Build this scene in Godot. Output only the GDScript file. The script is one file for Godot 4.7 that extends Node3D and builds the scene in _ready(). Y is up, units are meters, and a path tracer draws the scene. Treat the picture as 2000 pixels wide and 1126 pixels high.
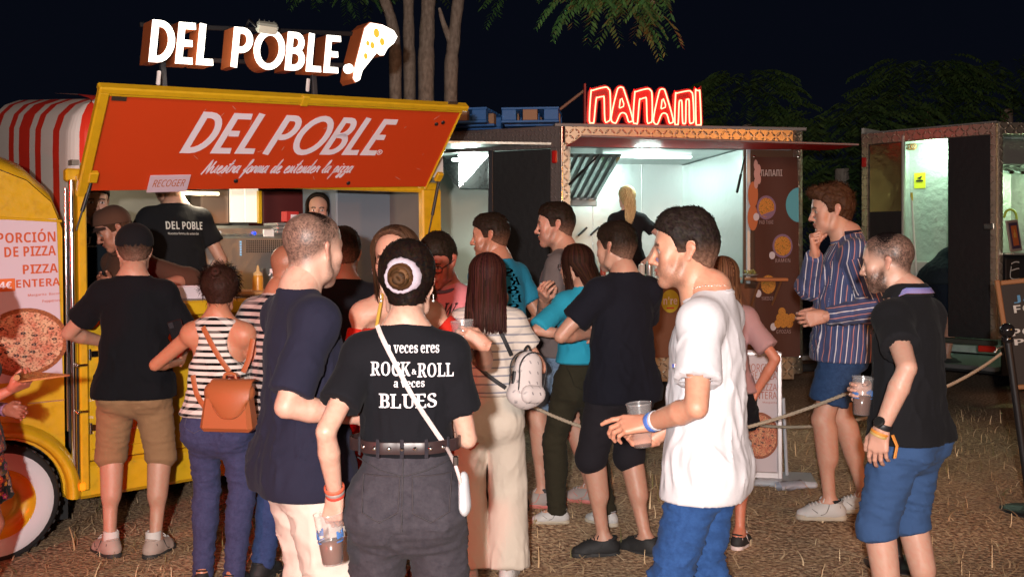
extends Node3D
# A night food-truck crowd, lit by a photographer's flash and red festival lamps.

const FPX := 1950.0
const CAM_H := 1.58

# ---------------------------------------------------------------- meshing helpers
class MB:
	var P := PackedVector3Array()
	var N := PackedVector3Array()
	var U := PackedVector2Array()
	var C := PackedColorArray()
	var col := Color.WHITE
	func _v(p: Vector3, n: Vector3, uv: Vector2) -> void:
		P.append(p); N.append(n); U.append(uv); C.append(col)
	func tri(a: Vector3, b: Vector3, c: Vector3, n: Vector3 = Vector3.ZERO, ua := Vector2.ZERO, ub := Vector2(1, 0), uc := Vector2(1, 1)) -> void:
		var g := (c - a).cross(b - a)
		if n == Vector3.ZERO:
			n = g.normalized()
		if g.dot(n) < 0.0:
			_v(a, n, ua); _v(c, n, uc); _v(b, n, ub)
		else:
			_v(a, n, ua); _v(b, n, ub); _v(c, n, uc)
	# a quad a b c d around its edge, facing away from "inside"
	func quad(a: Vector3, b: Vector3, c: Vector3, d: Vector3, n: Vector3 = Vector3.ZERO) -> void:
		if n == Vector3.ZERO:
			n = (c - a).cross(b - a).normalized()
		tri(a, b, c, n, Vector2(0, 1), Vector2(1, 1), Vector2(1, 0))
		tri(a, c, d, n, Vector2(0, 1), Vector2(1, 0), Vector2(0, 0))
	func box(c: Vector3, s: Vector3, bev := 0.0, bs := Basis.IDENTITY) -> void:
		var h := s * 0.5
		var e := minf(bev, minf(h.x, minf(h.y, h.z)) * 0.9)
		var ax := [Vector3.RIGHT, Vector3.UP, Vector3.BACK]
		for i in 3:
			for sg in [-1.0, 1.0]:
				var n: Vector3 = ax[i] * sg
				var u: Vector3 = ax[(i + 1) % 3]
				var v: Vector3 = ax[(i + 2) % 3]
				var hu: float = h[(i + 1) % 3] - e
				var hv: float = h[(i + 2) % 3] - e
				var o: Vector3 = n * h[i]
				quad(c + bs * (o - u * hu - v * hv), c + bs * (o + u * hu - v * hv), c + bs * (o + u * hu + v * hv), c + bs * (o - u * hu + v * hv), bs * n)
		if e > 0.0:
			for i in 3:
				var j := (i + 1) % 3
				var k := (i + 2) % 3
				for sj in [-1.0, 1.0]:
					for sk in [-1.0, 1.0]:
						var a: Vector3 = ax[j] * (sj * h[j]) + ax[k] * (sk * (h[k] - e))
						var b: Vector3 = ax[j] * (sj * (h[j] - e)) + ax[k] * (sk * h[k])
						var t: Vector3 = ax[i] * (h[i] - e)
						quad(c + bs * (a - t), c + bs * (a + t), c + bs * (b + t), c + bs * (b - t), bs * (ax[j] * sj + ax[k] * sk).normalized())
			for sx in [-1.0, 1.0]:
				for sy in [-1.0, 1.0]:
					for sz in [-1.0, 1.0]:
						var q := Vector3(sx, sy, sz)
						tri(c + bs * (q * Vector3(h.x, h.y - e, h.z - e)), c + bs * (q * Vector3(h.x - e, h.y, h.z - e)), c + bs * (q * Vector3(h.x - e, h.y - e, h.z)), bs * q.normalized())
	# rows of points; smooth normals
	func grid(rows: Array, closed := false, flip := false) -> void:
		var nr := rows.size()
		var nc: int = rows[0].size()
		var nn := []
		for i in nr:
			var line := PackedVector3Array()
			for j in nc:
				var jp := (j + 1) % nc if closed else mini(j + 1, nc - 1)
				var jm := (j + nc - 1) % nc if closed else maxi(j - 1, 0)
				var du: Vector3 = rows[i][jp] - rows[i][jm]
				var dv: Vector3 = rows[mini(i + 1, nr - 1)][j] - rows[maxi(i - 1, 0)][j]
				var n := du.cross(dv)
				if n.length_squared() < 1e-16:
					n = Vector3.UP
				n = n.normalized()
				line.append(-n if flip else n)
			nn.append(line)
		var last := nc if closed else nc - 1
		for i in nr - 1:
			for j in last:
				var k := (j + 1) % nc
				var a: Vector3 = rows[i][j]
				var b: Vector3 = rows[i][k]
				var c: Vector3 = rows[i + 1][k]
				var d: Vector3 = rows[i + 1][j]
				var ua := Vector2(float(j) / last, float(i) / (nr - 1))
				var uc := Vector2(float(j + 1) / last, float(i + 1) / (nr - 1))
				var ub := Vector2(uc.x, ua.y)
				var ud := Vector2(ua.x, uc.y)
				var seq := [[a, nn[i][j], ua], [c, nn[i + 1][k], uc], [b, nn[i][k], ub], [a, nn[i][j], ua], [d, nn[i + 1][j], ud], [c, nn[i + 1][k], uc]]
				if flip:
					seq = [seq[0], seq[2], seq[1], seq[3], seq[5], seq[4]]
				for s in seq:
					_v(s[0], s[1], s[2])
	func tube(pts: Array, r: Variant, sides := 8, caps := true) -> void:
		var n := pts.size()
		var rows := []
		var up := Vector3.UP
		var t0: Vector3 = (pts[1] - pts[0]).normalized()
		if absf(t0.y) > 0.9:
			up = Vector3.RIGHT
		var side := t0.cross(up).normalized()
		for i in n:
			var t: Vector3 = (pts[mini(i + 1, n - 1)] - pts[maxi(i - 1, 0)]).normalized()
			side = (side - t * side.dot(t)).normalized()
			var w := t.cross(side)
			var rr: float = r if r is float else r[i]
			var line := PackedVector3Array()
			for k in sides:
				var a := TAU * k / sides
				line.append(pts[i] + (side * cos(a) + w * sin(a)) * rr)
			rows.append(line)
		grid(rows, true)
		if caps:
			for e in [0, n - 1]:
				var out: Vector3 = (pts[0] - pts[1]).normalized() if e == 0 else (pts[n - 1] - pts[n - 2]).normalized()
				for k in sides:
					tri(pts[e], rows[e][k], rows[e][(k + 1) % sides], out)
	# profile of (radius, height) turned round an axis at o
	func lathe(o: Vector3, prof: Array, sides := 20, bs := Basis.IDENTITY) -> void:
		var rows := []
		for p in prof:
			var line := PackedVector3Array()
			for k in sides:
				var a := TAU * k / sides
				line.append(o + bs * Vector3(cos(a) * maxf(p.x, 1e-4), p.y, sin(a) * maxf(p.x, 1e-4)))
			rows.append(line)
		grid(rows, true, true)
	# flat strip of width w along a 2-D path, drawn in the plane of xf (x, y), depth deep
	func ribbon(pts: Array, w: float, xf: Transform3D, deep: float, closed := false, lift := 0.0) -> void:
		var n := pts.size()
		var L := []
		var R := []
		for i in n:
			var a: Vector2 = pts[(i + n - 1) % n] if closed else pts[maxi(i - 1, 0)]
			var b: Vector2 = pts[(i + 1) % n] if closed else pts[mini(i + 1, n - 1)]
			var p: Vector2 = pts[i]
			var d1 := (p - a).normalized() if a != p else (b - p).normalized()
			var d2 := (b - p).normalized() if b != p else d1
			var m := (d1.orthogonal() + d2.orthogonal()).normalized()
			var k := w * 0.5 / maxf(0.45, m.dot(d1.orthogonal()))
			L.append(p + m * k); R.append(p - m * k)
		var z0 := lift
		var z1 := lift + deep
		var seg := n if closed else n - 1
		for i in seg:
			var j := (i + 1) % n
			var f := func(q: Vector2, z: float) -> Vector3: return xf * Vector3(q.x, q.y, z)
			var nz := (xf.basis.z).normalized()
			quad(f.call(L[i], z1), f.call(L[j], z1), f.call(R[j], z1), f.call(R[i], z1), nz)
			if deep > 0.0:
				var sl: Vector2 = (L[i] - R[i]).normalized()
				quad(f.call(L[i], z0), f.call(L[j], z0), f.call(L[j], z1), f.call(L[i], z1), (xf.basis * Vector3(sl.x, sl.y, 0)).normalized())
				quad(f.call(R[i], z0), f.call(R[j], z0), f.call(R[j], z1), f.call(R[i], z1), (xf.basis * Vector3(-sl.x, -sl.y, 0)).normalized())
		if not closed and deep > 0.0:
			for e in [0, n - 1]:
				var dir: Vector2 = (pts[0] - pts[1]).normalized() if e == 0 else (pts[n - 1] - pts[n - 2]).normalized()
				quad(xf * Vector3(L[e].x, L[e].y, z0), xf * Vector3(R[e].x, R[e].y, z0), xf * Vector3(R[e].x, R[e].y, z1), xf * Vector3(L[e].x, L[e].y, z1), (xf.basis * Vector3(dir.x, dir.y, 0)).normalized())
	# filled simple polygon with depth
	func poly(pts: PackedVector2Array, xf: Transform3D, deep := 0.0, uvs := Rect2()) -> void:
		var ix := Geometry2D.triangulate_polygon(pts)
		var nz := xf.basis.z.normalized()
		var r := uvs
		if r.size == Vector2.ZERO:
			r = Rect2(pts[0], Vector2.ZERO)
			for p in pts:
				r = r.expand(p)
		for t in range(0, ix.size(), 3):
			var a := pts[ix[t]]
			var b := pts[ix[t + 1]]
			var c := pts[ix[t + 2]]
			var f := func(q: Vector2) -> Vector2: return Vector2((q.x - r.position.x) / r.size.x, 1.0 - (q.y - r.position.y) / r.size.y)
			tri(xf * Vector3(a.x, a.y, deep), xf * Vector3(b.x, b.y, deep), xf * Vector3(c.x, c.y, deep), nz, f.call(a), f.call(b), f.call(c))
			if deep > 0.0:
				tri(xf * Vector3(a.x, a.y, 0), xf * Vector3(b.x, b.y, 0), xf * Vector3(c.x, c.y, 0), -nz)
		if deep > 0.0:
			var ccw := 1.0 if Geometry2D.is_polygon_clockwise(pts) else -1.0
			for i in pts.size():
				var a := pts[i]
				var b := pts[(i + 1) % pts.size()]
				if a == b: continue
				var o := (b - a).orthogonal().normalized() * -ccw
				var n3 := (xf.basis * Vector3(o.x, o.y, 0)).normalized()
				quad(xf * Vector3(a.x, a.y, 0), xf * Vector3(b.x, b.y, 0), xf * Vector3(b.x, b.y, deep), xf * Vector3(a.x, a.y, deep), n3)
	func add(arr: Array, xf := Transform3D.IDENTITY) -> void:   # arrays of another mesh, not indexed
		var p: PackedVector3Array = arr[Mesh.ARRAY_VERTEX]
		var n: PackedVector3Array = arr[Mesh.ARRAY_NORMAL]
		var cc: Variant = arr[Mesh.ARRAY_COLOR]
		var ix: Variant = arr[Mesh.ARRAY_INDEX]
		var flip := xf.basis.determinant() < 0.0
		var nb := xf.basis.inverse().transposed()
		var cnt: int = ix.size() if ix != null else p.size()
		for t in range(0, cnt, 3):
			for m in 3:
				var q := t + (2 - m if flip else m)
				var i: int = ix[q] if ix != null else q
				P.append(xf * p[i]); N.append((nb * n[i]).normalized()); U.append(Vector2.ZERO)
				C.append(cc[i] if cc != null else col)
	func commit() -> ArrayMesh:
		var arr := []
		arr.resize(Mesh.ARRAY_MAX)
		arr[Mesh.ARRAY_VERTEX] = P
		arr[Mesh.ARRAY_NORMAL] = N
		arr[Mesh.ARRAY_TEX_UV] = U
		arr[Mesh.ARRAY_COLOR] = C
		var m := ArrayMesh.new()
		if P.size():
			m.add_surface_from_arrays(Mesh.PRIMITIVE_TRIANGLES, arr)
		return m

# ---------------------------------------------------------------- distance field meshed as surface nets
class Fld:
	var o: Vector3
	var nx: int
	var ny: int
	var nz: int
	var h: float
	var f := PackedFloat32Array()
	var V := PackedVector3Array()
	var G := PackedVector3Array()
	var I := PackedInt32Array()
	func _init(lo: Vector3, hi: Vector3, cell: float) -> void:
		h = cell
		o = lo
		nx = int(ceil((hi.x - lo.x) / h)) + 2
		ny = int(ceil((hi.y - lo.y) / h)) + 2
		nz = int(ceil((hi.z - lo.z) / h)) + 2
		f.resize(nx * ny * nz)
		f.fill(9.0)
	# a tapered capsule; n, fl: flattened fl times along n; mode 0 join, 1 carve; cap bits: 1 flat at a, 2 flat at b
	func bone(a: Vector3, b: Vector3, ra: float, rb: float, k := 0.03, n := Vector3.ZERO, fl := 1.0, mode := 0, cap := 0) -> void:
		var m := maxf(ra, rb) + k + 2.0 * h
		var i0 := maxi(0, int((minf(a.x, b.x) - m - o.x) / h))
		var i1 := mini(nx - 1, int((maxf(a.x, b.x) + m - o.x) / h) + 1)
		var j0 := maxi(0, int((minf(a.y, b.y) - m - o.y) / h))
		var j1 := mini(ny - 1, int((maxf(a.y, b.y) + m - o.y) / h) + 1)
		var k0 := maxi(0, int((minf(a.z, b.z) - m - o.z) / h))
		var k1 := mini(nz - 1, int((maxf(a.z, b.z) + m - o.z) / h) + 1)
		var ab := b - a
		var L2 := ab.length_squared()
		var L := sqrt(L2)
		var inv := 1.0 / L2 if L2 > 1e-10 else 0.0
		var kk := fl * fl - 1.0
		var dr := rb - ra
		var ik := 0.25 / k
		var far := m
		for z in range(k0, k1 + 1):
			for y in range(j0, j1 + 1):
				var p := Vector3(o.x + i0 * h, o.y + y * h, o.z + z * h) - a
				var at := (z * ny + y) * nx + i0
				for x in range(i0, i1 + 1):
					var t := p.dot(ab) * inv
					var tc := clampf(t, 0.0, 1.0)
					var q := p - ab * tc
					var d2 := q.length_squared()
					if kk != 0.0:
						var s := q.dot(n)
						d2 += kk * s * s
					var d := sqrt(d2) - (ra + dr * tc)
					if cap:
						if t > 1.0 and cap & 2:
							q = p - ab * t
							d2 = q.length_squared()
							if kk != 0.0:
								var s2 := q.dot(n)
								d2 += kk * s2 * s2
							d = maxf(sqrt(d2) - rb, (t - 1.0) * L)
						elif t < 0.0 and cap & 1:
							q = p - ab * t
							d2 = q.length_squared()
							if kk != 0.0:
								var s3 := q.dot(n)
								d2 += kk * s3 * s3
							d = maxf(sqrt(d2) - ra, -t * L)
					if d < far:
						var e := f[at]
						if mode == 0:
							var w := k - absf(d - e)
							if w > 0.0:
								f[at] = minf(d, e) - w * w * ik
							elif d < e:
								f[at] = d
						else:
							var w2 := k - absf(-d - e)
							if w2 > 0.0:
								f[at] = maxf(-d, e) + w2 * w2 * ik
							elif -d > e:
								f[at] = -d
					at += 1
					p.x += h
	func ball(c: Vector3, r: float, k := 0.03, mode := 0) -> void:
		bone(c, c + Vector3(0, 1e-4, 0), r, r, k, Vector3.ZERO, 1.0, mode)
	# keep only the side of a plane where (p - at).n < 0; within rad of at if given
	func cut(at: Vector3, n: Vector3, rad := 0.0) -> void:
		var i := 0
		for z in nz:
			for y in ny:
				var p := Vector3(o.x, o.y + y * h, o.z + z * h) - at
				for x in nx:
					var e := f[i]
					if e < 0.2:
						if rad == 0.0 or p.length_squared() < rad * rad:
							var d := p.dot(n)
							if d > e:
								f[i] = d
					i += 1
					p.x += h
	# take away what lies beyond both planes
	func cut2(at1: Vector3, n1: Vector3, at2: Vector3, n2: Vector3) -> void:
		var i := 0
		for z in nz:
			for y in ny:
				var p := Vector3(o.x, o.y + y * h, o.z + z * h)
				for x in nx:
					var e := f[i]
					if e < 0.2:
						var d := minf((p - at1).dot(n1), (p - at2).dot(n2))
						if d > e:
							f[i] = d
					i += 1
					p.x += h
	func mesh() -> void:
		var thr := h * 3.2
		var sx := 1
		var sy := nx
		var sz := nx * ny
		var idx := PackedInt32Array()
		idx.resize(f.size())
		idx.fill(-1)
		var cells := PackedInt32Array()
		var lim := f.size() - sz - sy - 2
		for i in lim:
			var d0 := f[i]
			if d0 > thr or d0 < -thr:
				continue
			var d1 := f[i + 1]
			var d2 := f[i + sy]
			var d3 := f[i + sy + 1]
			var d4 := f[i + sz]
			var d5 := f[i + sz + 1]
			var d6 := f[i + sz + sy]
			var d7 := f[i + sz + sy + 1]
			var neg := int(d0 < 0.0) + int(d1 < 0.0) + int(d2 < 0.0) + int(d3 < 0.0) + int(d4 < 0.0) + int(d5 < 0.0) + int(d6 < 0.0) + int(d7 < 0.0)
			if neg == 0 or neg == 8:
				continue
			var s := Vector3.ZERO
			var c := 0.0
			if (d0 < 0.0) != (d1 < 0.0): s += Vector3(d0 / (d0 - d1), 0, 0); c += 1.0
			if (d2 < 0.0) != (d3 < 0.0): s += Vector3(d2 / (d2 - d3), 1, 0); c += 1.0
			if (d4 < 0.0) != (d5 < 0.0): s += Vector3(d4 / (d4 - d5), 0, 1); c += 1.0
			if (d6 < 0.0) != (d7 < 0.0): s += Vector3(d6 / (d6 - d7), 1, 1); c += 1.0
			if (d0 < 0.0) != (d2 < 0.0): s += Vector3(0, d0 / (d0 - d2), 0); c += 1.0
			if (d1 < 0.0) != (d3 < 0.0): s += Vector3(1, d1 / (d1 - d3), 0); c += 1.0
			if (d4 < 0.0) != (d6 < 0.0): s += Vector3(0, d4 / (d4 - d6), 1); c += 1.0
			if (d5 < 0.0) != (d7 < 0.0): s += Vector3(1, d5 / (d5 - d7), 1); c += 1.0
			if (d0 < 0.0) != (d4 < 0.0): s += Vector3(0, 0, d0 / (d0 - d4)); c += 1.0
			if (d1 < 0.0) != (d5 < 0.0): s += Vector3(1, 0, d1 / (d1 - d5)); c += 1.0
			if (d2 < 0.0) != (d6 < 0.0): s += Vector3(0, 1, d2 / (d2 - d6)); c += 1.0
			if (d3 < 0.0) != (d7 < 0.0): s += Vector3(1, 1, d3 / (d3 - d7)); c += 1.0
			var gx := i % nx
			var gy := (i / nx) % ny
			var gz := i / sz
			idx[i] = V.size()
			cells.append(i)
			V.append(o + (Vector3(gx, gy, gz) + s / c) * h)
			G.append(Vector3(d1 + d3 + d5 + d7 - d0 - d2 - d4 - d6, d2 + d3 + d6 + d7 - d0 - d1 - d4 - d5, d4 + d5 + d6 + d7 - d0 - d1 - d2 - d3).normalized())
		for i in cells:
			var d0 := f[i]
			var a := idx[i]
			var st := d0 < 0.0
			if st != (f[i + sx] < 0.0):
				_q(a, idx[i - sy], idx[i - sy - sz], idx[i - sz], st)
			if st != (f[i + sy] < 0.0):
				_q(a, idx[i - sz], idx[i - sz - sx], idx[i - sx], st)
			if st != (f[i + sz] < 0.0):
				_q(a, idx[i - sx], idx[i - sx - sy], idx[i - sy], st)
		f = PackedFloat32Array()
	func _q(a: int, b: int, c: int, d: int, st: bool) -> void:
		if b < 0 or c < 0 or d < 0:
			return
		if st:
			I.append(a); I.append(c); I.append(b); I.append(a); I.append(d); I.append(c)
		else:
			I.append(a); I.append(b); I.append(c); I.append(a); I.append(c); I.append(d)
	# arrays with normals made afresh (after vertices were moved); cols may be empty
	func arrays(cols: PackedColorArray = PackedColorArray(), moved := true) -> Array:
		var arr := []
		arr.resize(Mesh.ARRAY_MAX)
		arr[Mesh.ARRAY_VERTEX] = V
		arr[Mesh.ARRAY_INDEX] = I
		if cols.size():
			arr[Mesh.ARRAY_COLOR] = cols
		if moved:
			var nn := PackedVector3Array()
			nn.resize(V.size())
			for t in range(0, I.size(), 3):
				var a := I[t]
				var b := I[t + 1]
				var c := I[t + 2]
				var n := (V[c] - V[a]).cross(V[b] - V[a])
				nn[a] += n; nn[b] += n; nn[c] += n
			for i in nn.size():
				nn[i] = nn[i].normalized() if nn[i].length_squared() > 0.0 else G[i]
			arr[Mesh.ARRAY_NORMAL] = nn
		else:
			arr[Mesh.ARRAY_NORMAL] = G
		return arr

func amesh(arr: Array) -> ArrayMesh:
	var m := ArrayMesh.new()
	m.add_surface_from_arrays(Mesh.PRIMITIVE_TRIANGLES, arr)
	return m

# ---------------------------------------------------------------- naming, tagging, materials
var taken := {}
func numbered(called: String) -> String:
	if not taken.has(called):
		taken[called] = 0
		return called
	taken[called] += 1
	return "%s_%03d" % [called, taken[called]]

func tag(o: Node, label := "", category := "", group := "", kind := "") -> void:
	if label: o.set_meta("label", label)
	if category: o.set_meta("category", category)
	if group: o.set_meta("group", group)
	if kind: o.set_meta("kind", kind)

func thing(called: String, label: String, category: String, at := Vector3.ZERO, turn := 0.0, group := "") -> Node3D:
	var o := Node3D.new()
	o.name = numbered(called)
	add_child(o)
	o.position = at
	o.rotation.y = turn
	tag(o, label, category, group)
	return o

# commits a mesh as one named part
func obj(called: String, m: Variant, mt: Material, parent: Node = null, label := "") -> MeshInstance3D:
	var mi := MeshInstance3D.new()
	mi.mesh = m.commit() if m is MB else m
	mi.material_override = mt
	if parent == null:
		mi.name = numbered(called)
		add_child(mi)
	else:
		var n := called
		var k := 0
		while parent.has_node(NodePath(n)):
			k += 1
			n = "%s_%03d" % [called, k]
		mi.name = n
		parent.add_child(mi, true)
	if label: mi.set_meta("label", label)
	return mi

func lin(r: float, g: float, b: float) -> Color:
	return Color(r, g, b).linear_to_srgb()

var tex := {}
func noise_tex(key: String, freq: float, normal := false, strength := 4.0, kind := FastNoiseLite.TYPE_SIMPLEX, oct := 4, ramp: Gradient = null, size := 512) -> NoiseTexture2D:
	if tex.has(key): return tex[key]
	var t := NoiseTexture2D.new()
	var nz := FastNoiseLite.new()
	nz.noise_type = kind
	nz.frequency = freq
	nz.fractal_octaves = oct
	nz.seed = hash(key) % 1000
	t.noise = nz
	t.width = size; t.height = size
	t.seamless = true
	t.as_normal_map = normal
	t.bump_strength = strength
	if ramp: t.color_ramp = ramp
	tex[key] = t
	return t

func mat(c: Color, rough := 0.6, metal := 0.0, nrm: Texture2D = null, scale := 1.0, nscale := 1.0) -> StandardMaterial3D:
	var m := StandardMaterial3D.new()
	m.albedo_color = c
	m.roughness = rough
	m.metallic = metal
	if nrm:
		m.normal_enabled = true
		m.normal_texture = nrm
		m.normal_scale = nscale
		m.uv1_triplanar = true
		m.uv1_scale = Vector3.ONE * scale
	return m

func glow(c: Color, e: float) -> StandardMaterial3D:
	var m := mat(c, 0.5)
	m.emission_enabled = true
	m.emission = c
	m.emission_energy_multiplier = e
	return m

func img_tex(im: Image) -> ImageTexture:
	return ImageTexture.create_from_image(im)

# a place in front of the camera's foot: px, py in the photograph's 2000 x 1126 grid, d metres deep
func at(px: float, py: float, d: float) -> Vector3:
	return Vector3((px - 1000.0) / FPX * d, CAM_H - (py - 490.0) / FPX * d, -d)

func ground_y(x: float, z: float) -> float:
	var d := -z
	var k := smoothstep(5.15, 5.75, d) * smoothstep(-0.9, 0.1, x)
	return 0.08 * k + 0.008 * sin(x * 2.3 + 1.0) * sin(z * 1.7) 

# ---------------------------------------------------------------- lettering
var fonts := {}
func font(kind: String) -> SystemFont:
	if fonts.has(kind): return fonts[kind]
	var f := SystemFont.new()
	f.font_names = PackedStringArray(["Droid Serif" if kind.begins_with("serif") else "Droid Sans Mono" if kind == "mono" else "Droid Sans"])
	f.font_weight = 700 if kind.ends_with("bold") else 400
	fonts[kind] = f
	return f

# text laid in the plane of xf: fitted to a box w x h whose lower left corner is at (x, y); h 0 keeps the proportions; returns arrays
func text_arrays(s: String, kind: String, x: float, y: float, w: float, h: float, deep := 0.002, shear := 0.0) -> Array:
	var t := TextMesh.new()
	t.text = s
	t.font = font(kind)
	t.font_size = 48
	t.pixel_size = 0.01
	t.depth = 0.1
	t.curve_step = 3.0
	var arr := t.get_mesh_arrays()
	var p: PackedVector3Array = arr[Mesh.ARRAY_VERTEX]
	var lo := Vector3.INF
	var hi := -Vector3.INF
	for v in p:
		lo = lo.min(v); hi = hi.max(v)
	var sx := w / (hi.x - lo.x)
	var sy := h / (hi.y - lo.y) if h > 0.0 else sx
	for i in p.size():
		var v := p[i]
		var q := Vector3((v.x - lo.x) * sx, (v.y - lo.y) * sy, (v.z - lo.z) / 0.1 * deep)
		q.x += q.y * shear
		p[i] = Vector3(x + q.x, y + q.y, q.z)
	arr[Mesh.ARRAY_VERTEX] = p
	return arr
func write(b: MB, xf: Transform3D, s: String, kind: String, x: float, y: float, w: float, h: float, deep := 0.002, shear := 0.0) -> void:
	b.add(text_arrays(s, kind, x, y, w, h, deep, shear), xf)

func smooth_pts(p: Array, n := 5, closed := false) -> Array:   # Catmull-Rom through 2-D points
	var r := []
	var m := p.size()
	for i in (m if closed else m - 1):
		var a: Vector2 = p[(i + m - 1) % m] if closed else p[maxi(i - 1, 0)]
		var b: Vector2 = p[i]
		var c: Vector2 = p[(i + 1) % m]
		var d: Vector2 = p[(i + 2) % m] if closed else p[mini(i + 2, m - 1)]
		for k in n:
			r.append(b.cubic_interpolate(c, a, d, float(k) / n))
	if not closed: r.append(p[m - 1])
	return r
func arc(c: Vector2, rx: float, ry: float, a0: float, a1: float, n: int) -> Array:
	var r := []
	for i in n + 1:
		var a := deg_to_rad(lerpf(a0, a1, float(i) / n))
		r.append(c + Vector2(cos(a) * rx, sin(a) * ry))
	return r
func path3(p: Array, n := 6) -> Array:   # Catmull-Rom through 3-D points
	var r := []
	var m := p.size()
	for i in m - 1:
		var a: Vector3 = p[maxi(i - 1, 0)]
		var b: Vector3 = p[i]
		var c: Vector3 = p[i + 1]
		var d: Vector3 = p[mini(i + 2, m - 1)]
		for k in n:
			r.append(b.cubic_interpolate(c, a, d, float(k) / n))
	r.append(p[m - 1])
	return r

# ---------------------------------------------------------------- camera, sky, lights
func spot(called: String, from: Vector3, to: Vector3, c: Color, e: float, angle: float, size: float) -> void:
	var l := SpotLight3D.new()
	l.name = called
	l.position = from
	add_child(l)
	l.look_at_from_position(from, to, Vector3.UP)
	l.light_color = c
	l.light_energy = e
	l.spot_angle = angle
	l.spot_range = 60.0
	l.spot_attenuation = 2.0
	l.light_size = size
	l.shadow_enabled = true
func bulb(called: String, from: Vector3, c: Color, e: float, size: float, parent: Node = null) -> void:
	var l := OmniLight3D.new()
	l.name = called
	(parent if parent else self).add_child(l)
	l.position = from
	l.light_color = c
	l.light_energy = e
	l.omni_range = 30.0
	l.omni_attenuation = 2.0
	l.light_size = size
	l.shadow_enabled = true

func setup() -> void:
	var cam := Camera3D.new()
	cam.name = "camera"
	add_child(cam)
	cam.position = Vector3(0, CAM_H, 0)
	cam.projection = Camera3D.PROJECTION_FRUSTUM
	cam.keep_aspect = Camera3D.KEEP_HEIGHT
	cam.near = 0.05
	cam.far = 300.0
	cam.size = 2.0 * 0.05 * 563.0 / FPX
	cam.frustum_offset = Vector2(0, -0.05 * 73.0 / FPX)
	cam.current = true
	var we := WorldEnvironment.new()
	we.name = "environment"
	var env := Environment.new()
	env.background_mode = Environment.BG_SKY
	var sky := Sky.new()
	var sm := ProceduralSkyMaterial.new()
	sm.sky_top_color = Color(0.020, 0.032, 0.070)
	sm.sky_horizon_color = Color(0.030, 0.038, 0.066)
	sm.sky_curve = 0.2
	sm.ground_horizon_color = Color(0.03, 0.03, 0.04)
	sm.ground_bottom_color = Color(0.02, 0.02, 0.02)
	sm.sun_angle_max = 1.0
	sky.sky_material = sm
	env.sky = sky
	env.background_energy_multiplier = 1.0
	env.tonemap_mode = Environment.TONE_MAPPER_LINEAR
	env.tonemap_exposure = 1.0
	env.sdfgi_enabled = true
	env.ssao_enabled = true
	env.ssil_enabled = true
	we.environment = env
	add_child(we)
	spot("photo_flash_light", Vector3(-0.18, 1.76, 0.8), Vector3(0, 1.2, -6.0), Color(1.0, 0.97, 0.95), 39.0, 44.0, 0.05)
	spot("festival_flood_light", Vector3(1.5, 5.5, 9.5), Vector3(0, 1.0, -7.0), Color(1.0, 0.78, 0.64), 74.0, 40.0, 1.4)
	spot("red_stage_light", Vector3(-5.0, 1.9, 2.2), Vector3(-1.7, 0.0, -4.4), Color(1.0, 0.08, 0.05), 24.0, 22.0, 0.25)
	spot("orange_stage_light", Vector3(7.0, 2.8, -0.5), Vector3(1.2, 1.3, -7.5), Color(1.0, 0.60, 0.22), 15.0, 20.0, 0.25)
	fold_noise.noise_type = FastNoiseLite.TYPE_SIMPLEX
	fold_noise.frequency = 1.0
	fold_noise.fractal_type = FastNoiseLite.FRACTAL_NONE
	fold_noise.seed = 5
	fine_noise.noise_type = FastNoiseLite.TYPE_SIMPLEX
	fine_noise.frequency = 1.0
	fine_noise.fractal_octaves = 2
	fine_noise.seed = 11

# ---------------------------------------------------------------- people
var fold_noise := FastNoiseLite.new()
var fine_noise := FastNoiseLite.new()
var rng := RandomNumberGenerator.new()
var head_cache := {}
var hand_cache := {}
var shoe_cache := {}
var skin_nrm: Texture2D
var cloth_nrm: Texture2D
var denim_nrm: Texture2D
var mats := {}

func skin_mat() -> StandardMaterial3D:
	if not mats.has("skin"):
		var m := mat(Color.WHITE, 0.40, 0.0, noise_tex("skin_n", 0.10, true, 4.0), 7.0, 0.5)
		m.vertex_color_use_as_albedo = true
		m.subsurf_scatter_enabled = true
		m.subsurf_scatter_strength = 0.06
		m.metallic_specular = 0.5
		mats["skin"] = m
	return mats["skin"]
func hair_mat() -> StandardMaterial3D:
	if not mats.has("hair"):
		var m := mat(Color.WHITE, 0.58)
		m.vertex_color_use_as_albedo = true
		m.metallic_specular = 0.2
		mats["hair"] = m
	return mats["hair"]
func cloth(c: Color, kind := "cotton", texture: Texture2D = null, sc := Vector3.ONE) -> StandardMaterial3D:
	var m := mat(c, 0.92, 0.0, crease_tex(), 1.9, 0.42)
	m.metallic_specular = 0.25
	m.rim_enabled = true
	m.rim = 0.15
	if kind == "denim":
		m.albedo_texture = denim_tex()
		m.uv1_scale = Vector3.ONE * 2.2
		m.normal_scale = 0.5
	elif texture:
		m.albedo_texture = texture
		m.uv1_scale = sc
		m.normal_scale = 0.25
	elif kind == "flat":
		pass
	else:
		m.albedo_texture = noise_tex("cloth_a", 0.25, false, 1.0, FastNoiseLite.TYPE_SIMPLEX, 5, grad([[0.0, Color(0.94, 0.94, 0.94)], [1.0, Color(1, 1, 1)]]))
		m.uv1_scale = Vector3.ONE * 3.0
	return m
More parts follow.
